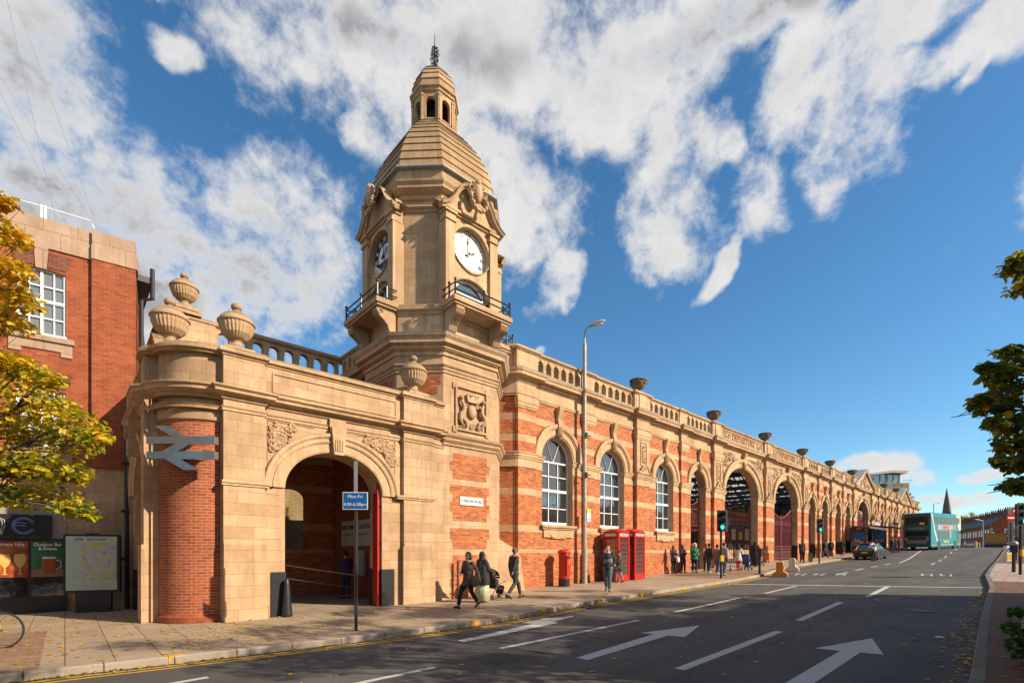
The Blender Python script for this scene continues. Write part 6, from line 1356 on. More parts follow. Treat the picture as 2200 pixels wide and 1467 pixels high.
def person(x, y, rz, h=1.72, stride=0., arms=('down', 'down'), skin=SK1, top=(.03, .03, .035), trousers=(.03, .03, .04), shoes=(.02, .02, .02), hair=('short', (.04, .025, .015)), label='', extra=(), fat=1.1, lead=1, tl=.78, collar=None, v=.013, z=None, group=None, turn=0., lean=0.):
    k = h / 1.75; t = thing('person', label, 'person', (x, y, zp(x) if z is None else z), rz, group); PEOPLE.append(t); t.scale = (k, k, k)
    hip = []; J = {}
    for s in (-1, 1):
        f = stride * lead * s       # + forward for the leading leg
        an = Vector((s * .085, -.36 * f, .085 + (.10 * abs(f) if f < 0 else .02 * abs(f)))); hp = Vector((s * .09, 0, .92 - .05 * abs(stride))); kn = hp.lerp(an, .5) + Vector((0, -.03 - .05 * abs(f) - (.05 * abs(f) if f < 0 else 0), .02 * abs(f)))
        toe = an + (Vector((s * .02, -.15, -.055)) if f >= 0 else Vector((s * .02, -.13, -.075 - .05 * abs(f)))); 
        if f > .3: toe = an + Vector((s * .02, -.15, -.01))
        heel = an + Vector((0, .045, -.045 if f >= 0 else -.02)); J[s] = (hp, kn, an, toe, heel)
    le = Vector((0, -lean, 0)); NK = Vector((0, .0, 1.50)) + le * 1.0; HD = Vector((0, -.02, 1.635)) + le * 1.1; SH = {s: Vector((s * .175 * (1 + (fat - 1) * .4), .01, 1.415)) + le * .95 for s in (-1, 1)}
    AR = {}
    for i, s in enumerate((-1, 1)):
        e, w = ARMS[arms[i]]; AR[s] = (SH[s], SH[s] + Vector((s * (e[0] + .03 * (fat - 1)), e[1], e[2])), SH[s] + Vector((s * w[0], w[1], w[2])))
    # body: one continuous skin
    mb = MB(); Rt = Matrix.Translation(HD) @ Matrix.Rotation(turn, 4, 'Z'); 
    caps(mb, [(0, .0, .93), (0, .01, 1.10), (0, 0, 1.30), NK - Vector((0, 0, .1))], [.12, .11, .13, .09]); mb.tube([NK - Vector((0, 0, .1)), HD], [.06, .055], 10)
    T0 = mb.T; mb.T = Rt; mb.ball((0, .01, .02), (.078, .097, .105), 16, 12); mb.ball((0, -.025, -.055), (.055, .065, .06), 12, 8); mb.tube([(0, -.085, .02), (0, -.112, -.02)], [.010, .016], 6); mb.ball((0, -.104, -.02), .014, 6, 5); mb.ball((0, -.085, -.058), (.024, .012, .010), 8, 5)
    for s in (-1, 1): mb.ball((s * .078, .01, -.005), (.012, .022, .032), 8, 6)
    mb.T = T0
    for s in (-1, 1):
        hp, kn, an, toe, heel = J[s]; caps(mb, [hp, kn, an], [.078, .052, .036]); caps(mb, [heel, an - Vector((0, 0, .03)), toe], [.032, .035, .028])
        a, e, w = AR[s]; caps(mb, [a, e, w], [.05, .038, .026])
        d = (w - e).normalized(); sd = d.cross(Vector((0, 0, 1))); sd = (Vector((1, 0, 0)) if sd.length < .3 else sd).normalized(); nn_ = d.cross(sd).normalized(); pm = w + d * .05
        caps(mb, [w, pm, w + d * .085], [.026, .034, .03], 8); cu = Vector((-s * .5, -.6, -.2)).normalized()
        for q in range(4):
            b0 = w + d * .085 + sd * (.027 - .018 * q); l = (.062, .072, .068, .052)[q]; caps(mb, [b0, b0 + d * l * .55 + cu * .008, b0 + d * l * .85 + cu * .03], [.0105, .0095, .0085], 6)
        caps(mb, [w + d * .03 + sd * .025, w + d * .06 + sd * .05, w + d * .095 + sd * .055], [.013, .011, .0095], 6)
    remeshed(mb, 'body', P(skin, .6, 0, .06), t, min(v, .012) if v < .014 else v)
    # eyes, brows, mouth
    mb = MB(Rt)
    for s in (-1, 1): mb.ball((s * .03, -.084, .018), (.013, .007, .006), 8, 5, 0); mb.box(s * .03 - .016, -.094, .034, s * .03 + .016, -.086, .039, 0)
    mb.box(-.02, -.099, -.061, .02, -.094, -.057, 1); mb.build('face_features', [P((.015, .01, .008), .5), P((.30, .08, .06), .6)], t)
    # trousers
    if trousers:
        mb = MB(); mb.ball((0, 0, .93), (.155 * fat, .115 * fat, .10), 12, 8)
        for s in (-1, 1):
            hp, kn, an, toe, heel = J[s]; a2 = kn.lerp(an, tl if tl < 1 else .93); caps(mb, [hp, hp.lerp(kn, .5), kn, kn.lerp(an, .5), a2], [.098 * fat, .088 * fat, .07, .066, .062 if trousers != 'x' else .05])
        remeshed(mb, 'trousers', P(trousers, .85), t, v * 1.15)
    for s in (-1, 1):
        hp, kn, an, toe, heel = J[s]; mb = MB(); caps(mb, [heel, an - Vector((0, 0, .02)), an.lerp(toe, .6) - Vector((0, 0, .01)), toe], [.042, .046, .044, .036], 8); remeshed(mb, 'shoe', P(shoes, .5), t, .014, 1)
    if top:
        mb = MB(); caps(mb, [Vector((0, .0, .93)), Vector((0, .01, 1.08)), Vector((0, 0, 1.26)) + le * .6, Vector((0, 0, 1.38)) + le * .9], [.135 * fat, .13 * fat, .14 * fat, .115], 12)
        mb.ball(Vector((0, .0, 1.05)), (.165 * fat, .125 * fat, .17), 12, 8); mb.ball(Vector((0, .0, 1.29)) + le * .7, (.185 * fat, .128 * fat, .17), 12, 8); mb.tube([Vector((0, 0, 1.4)) + le * .9, NK + Vector((0, .005, .0))], [.10, .065], 10)
        for s in (-1, 1):
            a, e, w = AR[s]; caps(mb, [a - Vector((s * .02, 0, 0)), a.lerp(e, .5), e, e.lerp(w, .5), e.lerp(w, .92)], [.072, .064, .056, .05, .044])
        tp = remeshed(mb, 'jacket', P(top, .85), t, v * 1.15)
    # hair
    kind, hc = hair; mb = MB(Rt)
    if kind == 'short': mb.ball((0, .022, .045), (.086, .10, .088), 14, 10); mb.ball((0, .05, .0), (.078, .06, .07), 10, 8)
    elif kind == 'long': mb.ball((0, .022, .04), (.092, .105, .098), 14, 10); mb.ball((0, .07, -.06), (.10, .06, .13), 10, 8); mb.ball((-.06, .03, -.10), (.04, .05, .10), 8, 6); mb.ball((.06, .03, -.10), (.04, .05, .10), 8, 6)
    elif kind == 'curly':
        mb.ball((0, .03, .03), (.125, .115, .12), 14, 10)
        for i in range(14): a = i * 2.4; mb.ball((.11 * cos(a), .04 + .08 * sin(a), .05 - .012 * i), .05, 8, 6)
    elif kind == 'scarf': mb.ball((0, .022, .02), (.10, .115, .125), 14, 10); mb.ball((0, .03, -.10), (.11, .10, .10), 12, 8); mb.ball((0, .03, -.2), (.19, .13, .13), 12, 8)
    elif kind == 'cap': mb.ball((0, .01, .05), (.09, .105, .085), 14, 10); mb.ball((0, -.09, .04), (.06, .06, .012), 10, 5)
    h_ = remeshed(mb, 'headscarf' if kind == 'scarf' else 'cap' if kind == 'cap' else 'hair', P(hc, .9, 0, .3, 30), t, .015, 1)
    # open the face: push hair back off the front
    if kind in ('short', 'long', 'curly', 'scarf'):
        iv = Rt.inverted()
        for vtx in h_.data.vertices:
            p = iv @ vtx.co
            if p.y < -.03 and p.z < (.075 if kind != 'scarf' else .07) and p.z > -.10 and abs(p.x) < .075: p.y = -.03 + (p.y + .03) * .15; vtx.co = Rt @ p
    for e in extra:
        nm = e[0]
        if nm == 'panel': mb = MB(); mb.ball((0, -.03, 1.18), (.172 * fat, .118, .17), 14, 10); remeshed(mb, 'jacket_front', P(e[1], .85), t, .018)
        if nm == 'coat':   # long coat or skirt: (bottom z, bottom radius, colour, name)
            mb = MB(); n = 24; prof = [(.15 * fat, 1.02), (.17 * fat, .92), (e[2] * .9, (e[1] + .9) / 2), (e[2], e[1]), (e[2] - .03, e[1] - .005), (.12, .95)]
            mb.lathe([(r * (1 + .0), z_) for r, z_ in prof][::-1], (0, .0, 0), n, None, None, .8)
            for i, q in enumerate(mb.v):
                if q.z < .8: a = atan2(q.y, q.x); f_ = 1 + .07 * sin(9 * a) + .04 * sin(17 * a); q.x *= f_; q.y = q.y * f_ - stride * .12 * (1 if q.y < 0 else -1)
            mb.build(e[4] if len(e) > 4 else 'skirt', P(e[3], .9, 0, .2), t, True)
        if nm == 'cloak':
            mb = MB(); pr = [(.27 * fat, e[1]), (.29 * fat, .8), (.27, 1.0), (.245, 1.2), (.21, 1.38), (.10, 1.50), (.115, 1.58), (.115, 1.66), (.09, 1.74), (0, 1.775)]
            mb.lathe(pr, (0, .02, 0), 26, None, None, .78)
            for q in mb.v:
                if q.z < 1.45: a = atan2(q.y, q.x); q.x *= 1 + .05 * sin(7 * a + q.z); q.y *= 1 + .05 * sin(7 * a + q.z)
                if 1.5 < q.z < 1.72 and q.y < -.06: q.y = -.06
            for s in (-1, 1): a, ee_, w = AR[s]; caps(mb, [a, ee_, ee_.lerp(w, .8)], [.09, .10, .07])
            remeshed(mb, 'cloak', P(e[2], .95, 0, .25), t, .018, 1)
        if nm == 'collar': mb = MB(); mb.T = Matrix.Translation(NK); mb.lathe([(.10, -.07), (.095, .0), (.075, .02)], (0, .01, 0), 14); mb.build('collar', P(e[1], .8), t, True)
        if nm == 'stripes':
            mb = MB()
            for i in range(9): mb.T = Matrix.Translation((0, 0, .98 + i * .055)); mb.lathe([(.175 * fat + .012 - .000 * i, 0), (.178 * fat + .013, .01), (.175 * fat + .012, .02)], (0, 0, 0), 20, None, None, .74)
            mb.build('stripe', P(e[1], .85), t, True)
    return t
def bag(x, y, z, c, label, w=.3, h=.28, d=.12, rz=0, nm='handbag', strap=True):
    t = thing(nm, label, 'bag', (x, y, z), rz); mb = MB(); mb.ball((0, 0, 0), (w / 2, d / 2, h / 2), 12, 8)
    for q in mb.v: q.z = max(q.z, -h * .42); q.x = max(-w * .46, min(w * .46, q.x))
    mb.build('body', P(c, .7), t, True)
    if strap: mb = MB(); mb.tube([(-w * .3, 0, h * .3), (-w * .15, 0, h * .3 + .2), (w * .15, 0, h * .3 + .2), (w * .3, 0, h * .3)], .012, 5); mb.build('strap', P(tuple(v * .6 for v in c), .7), t, True)
    return t
def local(t, x, y, z): return parent_world(t) @ Vector((x, y, z))
def look(deg): return radians(deg)   # heading: 0 faces the road (-Y), 90 faces +X (up the hill), -90 faces down the street
def pl_(px, py, dz=0): x, y = G(px, py); return x, y
# group by the porch and the letter box
x, y = pl_(1006, 1308); a = person(x, y, look(-82), 1.66, .95, ('hold', 'back'), SK2, (.07, .045, .03), (.015, .015, .018), (.02, .018, .016), ('long', (.012, .008, .006)), 'woman in a brown jacket and black leggings striding left, large bag on her arm', [('collar', (.30, .22, .16)), ('coat', .72, .2, (.06, .04, .028), 'jacket_hem')], lead=-1)
p = local(a, .26, .02, .86); bag(p.x, p.y, p.z, (.13, .09, .06), 'large brown bag on the arm of the woman striding left', .34, .36, .16, look(-82), 'shoulder_bag')
x, y = pl_(1036, 1293); b_ = person(x, y, look(90), 1.64, .35, ('push', 'push'), SK2, (.03, .025, .028), None, (.02, .02, .02), ('scarf', (.028, .024, .028)), 'woman in a long dark cloak and pale green skirt pushing a pushchair', [('cloak', .62, (.028, .024, .028)), ('coat', .06, .27, (.40, .42, .28))])
def pushchair(x, y, rz, label, c=(.03, .03, .04), seat2=(.5, .5, .5), s=1.0):
    t = thing('pushchair', label, 'pushchair', (x, y, zp(x)), rz, 'pushchairs'); t.scale = (s, s, s)     # front = -y
    mb = MB()
    for q in (-.22, .22):
        mb.tube([(q, .45, 1.02), (q, .35, 1.0), (q, .1, .55), (q, -.38, .12)], .013, 6); mb.tube([(q, -.3, .62), (q, .05, .5), (q, .36, .12)], .013, 6); mb.tube([(q, -.38, .12), (q, .36, .12)], .008, 5)
    mb.tube([(-.22, -.38, .14), (.22, -.38, .14)], .01, 5); mb.tube([(-.22, .36, .14), (.22, .36, .14)], .01, 5); mb.build('frame', M['steel'], t, True)
    for q in (-.22, .22):
        for yy in (-.38, .36):
            w = MB(Matrix.Translation((q, yy, .085)) @ Matrix.Rotation(pi / 2, 4, 'Y')); 
            for o_ in (-.022, .022): w.lathe([(.04, o_ - .012), (.08, o_ - .014), (.085, o_), (.08, o_ + .014), (.04, o_ + .012)], (0, 0, 0), 14)
            w.build('wheel', M['rubber'], t, True)
    mb = MB(); mb.cbox((0, -.02, .42), (.40, .38, .06), 0, 0, ('X', -.12)); mb.cbox((0, .2, .68), (.40, .06, .55), 0, 0, ('X', -.45)); mb.cbox((0, -.22, .3), (.36, .04, .26), 0, 0, ('X', .25)); mb.build('seat', P(c, .85), t)
    mb = MB()
    for i in range(7): a0 = -.2 + i * .28; mb.tube([(-.22, .28 + .0 - .28 * sin(a0), .72 + .28 * cos(a0)), (0, .28 - .33 * sin(a0), .72 + .33 * cos(a0)), (.22, .28 - .28 * sin(a0), .72 + .28 * cos(a0))], .035, 5)
    mb.build('hood', P(c, .9), t, True); mb = MB(); mb.ball((0, .02, .58), (.14, .16, .14), 10, 8); mb.ball((0, .08, .76), .09, 10, 8); mb.ball((0, -.2, .4), (.12, .14, .08), 8, 6); mb.build('blanket', P(seat2, .9), t, True)
    mb = MB()
    for q in (-.22, .22): mb.tube([(q, .42, 1.02), (q, .52, 1.06)], .02, 6)
    mb.build('handle', M['rubber'], t, True); return t
x, y = pl_(1066, 1286); pushchair(x, y + .05, look(90), 'black folding pushchair pushed by the cloaked woman by the tower', (.02, .02, .022), (.45, .45, .47))
x, y = pl_(1105, 1287); person(x, y, look(88), 1.76, 1.0, ('back', 'down'), SK2, (.028, .028, .032), (.05, .047, .047), (.015, .012, .01), ('short', (.10, .10, .10)), 'grey haired man in a black suit jacket striding right by the tower', [('collar', (.35, .10, .08))], lead=1, turn=.5)
x, y = pl_(1306, 1272); a = person(x, y, look(-60), 1.80, .75, ('phone', 'pocket'), SK1, (.035, .032, .035), (.06, .10, .13), (.06, .09, .10), ('short', (.05, .03, .02)), 'man in a black and grey hooded jacket and jeans talking on a phone', [('panel', (.20, .20, .21)), ('collar', (.45, .45, .45))], fat=1.08)
x, y = pl_(1331, 1252); a = person(x, y, look(200), 1.50, .5, ('down', 'hold'), SK1, (.05, .045, .03), (.22, .20, .19), (.03, .03, .03), ('cap', (.04, .035, .03)), 'small figure in a cap, khaki jacket and grey trousers by the telephone boxes', [('coat', .70, .2, (.045, .04, .028), 'jacket_hem')])
p = local(a, .15, -.2, 1.0); bag(p.x, p.y, p.z, (.5, .48, .45), 'small grey and black bag held by the figure in the cap', .25, .2, .1, 0)
# the queue by the first arches
x, y = pl_(1447, 1232); a = person(x, y, look(-25), 1.66, .1, ('hold', 'fold'), SK1, (.035, .035, .055), (.02, .02, .022), (.015, .015, .015), ('long', (.16, .10, .05)), 'fair haired woman in a dark navy jacket and black trousers, first of the queue', fat=1.05)
p = local(a, .2, -.2, .85); bag(p.x, p.y, p.z, (.70, .66, .60), 'white carrier bag held by the first woman of the queue', .28, .34, .12, 0, 'carrier_bag')
x, y = pl_(1467, 1230); a = person(x, y, look(-10), 1.66, .2, ('fold', 'fold'), SK1, (.02, .02, .022), (.02, .02, .024), (.20, .13, .07), ('long', (.09, .035, .02)), 'woman with long red brown hair in black with tan boots')
x, y = pl_(1492, 1230); a = person(x, y, look(-40), 1.74, .1, ('hold', 'hold'), SK1, (.012, .14, .07), (.015, .015, .018), (.03, .03, .03), ('curly', (.65, .48, .26)), 'woman with curly blonde hair in a bright green jacket', [('coat', .78, .24, (.012, .14, .07), 'jacket_hem')], fat=1.2)
x, y = pl_(1517, 1229); a = person(x, y, look(-35), 1.68, .1, ('fold', 'fold'), SK2, (.42, .15, .11), (.03, .035, .035), (.35, .33, .3), ('short', (.015, .015, .015)), 'person in a salmon pink top and dark trousers hugging a bag')
p = local(a, .0, -.24, 1.02); bag(p.x, p.y, p.z, (.55, .38, .33), 'cream and red patterned bag held by the person in the salmon pink top', .36, .32, .14, 0)
x, y = pl_(1535, 1232); person(x, y + .3, look(80), 1.72, .4, ('down', 'down'), SK2, (.03, .028, .03), (.05, .07, .10), (.3, .3, .3), ('short', (.02, .015, .01)), 'dark haired person in black behind the traffic light pole')
x, y = pl_(1541, 1234); person(x, y, look(85), 1.66, .3, ('down', 'down'), SK2, (.20, .13, .10), (.08, .12, .18), (.4, .4, .4), ('short', (.03, .02, .015)), 'person in a brown top and jeans just left of the traffic light pole')
x, y = pl_(1556, 1236); a = person(x, y, look(70), 1.76, .2, ('down', 'fwd'), SK1, (.26, .27, .28), (.12, .18, .27), (.12, .18, .24), ('short', (.05, .04, .03)), 'person in a pale grey jacket and light jeans just right of the traffic light pole')
x, y = pl_(1570, 1228); bag(x, y, zp(x) + .18, (.22, .19, .14), 'brown holdall standing on the pavement by the traffic light', .36, .34, .16, .5, 'holdall')
x, y = pl_(1586, 1225); a = person(x, y, look(95), 1.60, .3, ('push', 'push'), SK2, (.62, .52, .46), (.50, .03, .07), (.03, .03, .03), ('scarf', (.02, .02, .022)), 'woman in a black headscarf, white coat and red trousers pushing a pushchair', [('coat', .62, .25, (.62, .52, .46), 'coat_hem')], fat=1.15)
x, y = pl_(1604, 1224); pushchair(x, y, look(95), 'blue pushchair pushed by the woman in the white coat', (.03, .10, .26), (.35, .45, .60), .92)
x, y = pl_(1622, 1217); a = person(x, y, look(95), 1.68, .3, ('push', 'push'), SK3, (.02, .02, .022), None, (.02, .02, .02), ('scarf', (.018, .018, .02)), 'figure in a full black cloak beside the second arch', [('cloak', .10, (.018, .018, .02))], fat=1.25)
x, y = pl_(1640, 1215); pushchair(x, y + .3, look(95), 'pushchair with pale bedding pushed by the black cloaked figure', (.03, .03, .03), (.6, .6, .62), .95)
x, y = pl_(1723, 1208); a = person(x, y, look(-40), 1.72, .15, ('hold', 'down'), SK2, (.03, .028, .03), (.02, .02, .024), (.02, .02, .02), ('short', (.05, .03, .02)), 'stout woman in dark clothes walking with a suitcase', [('panel', (.07, .06, .055)), ('coat', .80, .24, (.03, .028, .03), 'jacket_hem')], fat=1.3)
x, y = pl_(1741, 1207); sc = thing('suitcase', 'upright grey green suitcase beside the stout woman', 'suitcase', (x, y, zp(x)), .3); mb = MB(); mb.box(-.21, -.14, .05, .21, .14, .72); mb.box(-.18, -.16, .12, .18, -.14, .60); mb.build('shell', P((.15, .17, .13), .7), sc); mb = MB(); mb.tube([(-.12, .1, .7), (-.12, .1, 1.0), (.12, .1, 1.0), (.12, .1, .7)], .012, 5); mb.build('handle', M['black'], sc, True); mb = MB(); [mb.ball((q, 0, .03), .035, 8, 6) for q in (-.16, .16)]; mb.build('wheels', M['rubber'], sc)
for (px, py, h, rz, st_, top, tr, hr, lb, ft) in ((1774, 1197, 1.74, 175, .6, (.035, .03, .035), (.07, .11, .18), ('short', (.02, .02, .02)), 'person in a dark jacket and jeans walking away past the far traffic light', 1.1), (1785, 1197, 1.76, 120, .8, (.02, .02, .022), (.02, .02, .022), ('short', (.015, .012, .01)), 'person all in black striding away beside the person in jeans', 1.0), (1809, 1194, 1.76, 100, .4, (.018, .018, .02), (.018, .018, .02), ('short', (.03, .02, .02)), 'person in a long black coat near the narrow arches', 1.2), (1837, 1189, 1.74, 90, .3, (.22, .11, .05), (.03, .03, .03), ('short', (.02, .02, .02)), 'person in a tan jacket behind the parked taxi', 1.1)):
    x, y = pl_(px, py); y = min(y, 14.3); person(x if y < 14.3 else onY(px, 14.3), y, look(rz), h, st_, ('down', 'down'), SK2, top, tr, (.02, .02, .02), hr, lb, [('coat', .45, .24, top, 'coat_hem')] if 'long' in lb else [], fat=ft, v=.018)
x, y = G(1878, 1205, -KERB); person(x, y, look(150), 1.76, .1, ('fold', 'hold'), SK2, (.72, .72, .74), (.025, .025, .03), (.02, .02, .02), ('short', (.02, .015, .01)), 'man in a white shirt leaning towards the taxi', fat=1.1, v=.016, z=zl(x), lean=.18)
for i, (px, d, h) in enumerate(((1917, 51, 1.7), (1924, 52, 1.75), (1932, 52, 1.66), (1846, 50, 1.68))):
    p = at(px, d); y = min(p.y, 14.2); person(onY(px, y), y, look(150 + 20 * i), h, .1, ('down', 'hold'), SK2, ((.02, .02, .03), (.03, .02, .02), (.02, .025, .02), (.12, .05, .12))[i], (.02, .02, .025), (.02, .02, .02), ('short', (.02, .02, .02)), ('person in dark clothes, leftmost of three waiting at the bus shelter', 'tallest of the three dark dressed people waiting at the bus shelter', 'shortest dark dressed person waiting nearest the bus', 'person in a purple top behind the taxi by the gate')[i], v=.02)
x, y = pl_(743, 1285); person(x, y, look(178), 1.72, .1, ('fold', 'fold'), SK1, (.05, .025, .06), (.03, .045, .06), (.05, .05, .06), ('short', (.015, .012, .01)), 'man in a purple striped shirt and jeans with his back turned, inside the porch', [('stripes', (.14, .04, .12))], fat=1.25)
# ================================================================ VEHICLES
def rbox(mb, prof, y0, y1, mat=0, ins=.06):
    """side profile (x,z) extruded across, with pulled in outer edges"""
    n = len(prof); cx = sum(p[0] for p in prof) / n; cz = sum(p[1] for p in prof) / n
    def sc(p, k): return (cx + (p[0] - cx) * k, cz + (p[1] - cz) * k)
    rings = [(y0, .985), (y0 + ins, 1), (y1 - ins, 1), (y1, .985)]; V = []
    for yy, k in rings: V += [(sc(p, k)[0], yy, sc(p, k)[1]) for p in prof]
    F = [tuple(range(n - 1, -1, -1)), tuple(range(3 * n, 4 * n))]
    for r in range(3): F += [(r * n + i, r * n + (i + 1) % n, (r + 1) * n + (i + 1) % n, (r + 1) * n + i) for i in range(n)]
    mb.add(V, F, mat)
def veh_wheel(t, x, y, r, w=.24, side=1):
    q = MB(Matrix.Translation((x, y, r)) @ Matrix.Rotation(pi / 2, 4, 'X')); q.lathe([(r * .62, -w / 2), (r * .95, -w / 2), (r, -w * .35), (r, w * .35), (r * .95, w / 2), (r * .62, w / 2)], (0, 0, 0), 28); wh = q.build('wheel', M['rubber'], t, True, angle=50)
    q = MB(Matrix.Translation((x, y, r)) @ Matrix.Rotation(pi / 2, 4, 'X')); q.lathe([(r * .62, -w * .4), (r * .35, -w * .3), (.0, -w * .32)], (0, 0, 0), 20); q.lathe([(0, w * .32), (r * .35, w * .3), (r * .62, w * .4)], (0, 0, 0), 20)
    for i in range(5):
        for s_ in (-1, 1): q.T = Matrix.Translation((x, y, r)) @ Matrix.Rotation(pi / 2, 4, 'X') @ Matrix.Rotation(i * 1.2566, 4, 'Z'); q.box(-.03, .05, s_ * w * .42 - .01, .03, r * .6, s_ * w * .42 + .01)
    q.build('rim', M['chrome'], wh)
# bus: local x forward (away), y to the left; origin at rear right bottom corner
TEAL, AQUA, CRM = (.004, .075, .080), (.003, .20, .26), (.55, .50, .38)
M['bus_glass'] = plain('bus_glass', (.012, .016, .018), .2, var=.2, spec=.25)
bus = thing('double_decker_bus', 'turquoise and cream double decker bus climbing the hill', 'bus', (73.0, 8.95, zl(73.0)), radians(-6.5)); bus.rotation_euler = (0, -.022, radians(-7)); bus.scale = (1.12, 1.03, 1.05)
Wd, Ln, Hh = 2.5, 10.8, 4.15
mb = MB(); rbox(mb, [(0.05, .35), (Ln - .1, .35), (Ln, .6), (Ln, 2.2), (Ln - .12, 4.0), (Ln - .35, Hh), (.35, Hh), (.12, 4.05), (0, 3.7), (0, .6)], 0, Wd, 0, .08); BP_ = plain('bus_paint', AQUA, .35, 0, .05, spec=.15); mb.build('body', BP_, bus)
mb = MB(); mb.box(-.012, .03, .38, .004, Wd - .03, 3.95); mb.box(-.012, .2, 3.9, .03, Wd - .2, 4.08); mb.build('rear_panel', P(TEAL, .3, 0, .05), bus)
mb = MB(); mb.prism([(.0, 4.02), (.55, 4.02), (1.2, 2.6), (2.3, .95), (1.95, .9), (1.1, 2.0), (.5, 3.3)], -.012, .0); mb.build('cream_swoosh', P(CRM, .4), bus)
mb = MB(); mb.prism([(Ln - 2.0, 4.12), (Ln - .4, 4.12), (Ln - .1, 3.9), (Ln + .0, 2.3), (Ln - .6, 2.1), (Ln - 1.2, 2.5)], -.012, .0); mb.box(Ln, .05, 2.2, Ln + .02, Wd - .05, 3.9); mb.build('cream_front', P(CRM, .4), bus)
mb = MB()
for i in range(8): mb.box(1.0 + i * 1.16, -.024, 2.98, 1.0 + i * 1.16 + 1.08, -.012, 3.72)
mb.build('upper_window', M['bus_glass'], bus); mb = MB()
for i in range(4): mb.box(2.6 + i * 1.1, -.024, 1.35, 2.6 + i * 1.1 + 1.03, -.012, 2.12)
mb.build('lower_window', M['bus_glass'], bus); mb = MB(); mb.box(Ln - 1.4, -.024, .75, Ln - .3, -.012, 2.1); mb.box(Ln + .01, .15, 1.2, Ln + .03, Wd - .15, 2.15); mb.build('windscreen', M['bus_glass'], bus)
mb = MB(); mb.box(-.03, .28, 2.82, -.012, Wd - .28, 3.72); mb.build('rear_upper_window', M['bus_glass'], bus); mb = MB(); mb.box(-.034, .5, 2.85, -.03, Wd - .5, 3.1); mb.build('destination_box', M['black'], bus); text('31A', 'route_number', .26, frame(-.038, .78, 2.97, -90) , M['amber'], bus, .002, world=False)
mb = MB(); mb.box(-.03, .22, 1.62, -.012, Wd - .22, 2.15); mb.build('rear_lower_window', M['bus_glass'], bus)
text('travel happy', 'lettering', .26, frame(-.03, Wd / 2, 2.48, -90), P((.55, .50, .22), .5), bus, .002, world=False, xs=1.1, shear=.3)
mb = MB(); mb.box(-.04, .5, 1.22, -.012, Wd - .5, 1.42); mb.build('engine_grille', M['black'], bus)
mb = MB(); mb.box(-.03, .35, .78, -.012, 1.75, 1.15); mb.box(-.032, 1.78, .78, -.012, 2.12, 1.15); mb.build('rear_advert', P((.25, .16, .16), .5), bus)
for yy in (.18, Wd - .38):
    mb = MB(); mb.box(-.05, yy, 1.1, -.012, yy + .2, 1.45); mb.build('tail_light', P((.45, .22, .02), .3), bus)
mb = MB(); mb.box(-.06, .05, .34, .0, Wd - .05, .5); mb.build('bumper', M['black'], bus)
mb = MB(); mb.box(2.2, -.02, 2.28, 8.7, -.012, 2.82, 0); mb.box(3.9, -.026, 2.35, 6.0, -.02, 2.75, 1); mb.box(6.4, -.026, 1.3, 6.9, -.02, 2.75, 0); mb.box(7.7, -.026, 2.35, 8.5, -.02, 2.75, 1); mb.build('side_advert', [P((.33, .32, .33), .5), P((.55, .05, .05), .5)], bus)
text('hop on', 'lettering', .5, Matrix.Translation((5.2, -.016, .98)), P((.70, .66, .10), .5), bus, .002, world=False, xs=1.4, bold=.01)
mb = MB(); mb.box(.1, -.014, .56, Ln - .2, -.0, .60); mb.build('cream_line', P(CRM, .4), bus)
for x_ in (2.6, 8.5):
    mb = MB(Matrix.Translation((x_, -.013, .5)) @ Matrix.Rotation(pi / 2, 4, 'X')); mb.lathe([(.60, 0), (.60, .004), (0, .004)], (0, 0, 0), 24); mb.build('wheel_arch', M['black'], bus)
    veh_wheel(bus, x_, .13, .48, .28); veh_wheel(bus, x_, Wd - .15, .48, .28)
mb = MB(); mb.box(Ln + .1, -.25, 1.9, Ln + .2, -.05, 2.3); mb.tube([(Ln, .05, 2.3), (Ln + .15, -.1, 2.3)], .02, 5); mb.build('mirror', M['black'], bus)
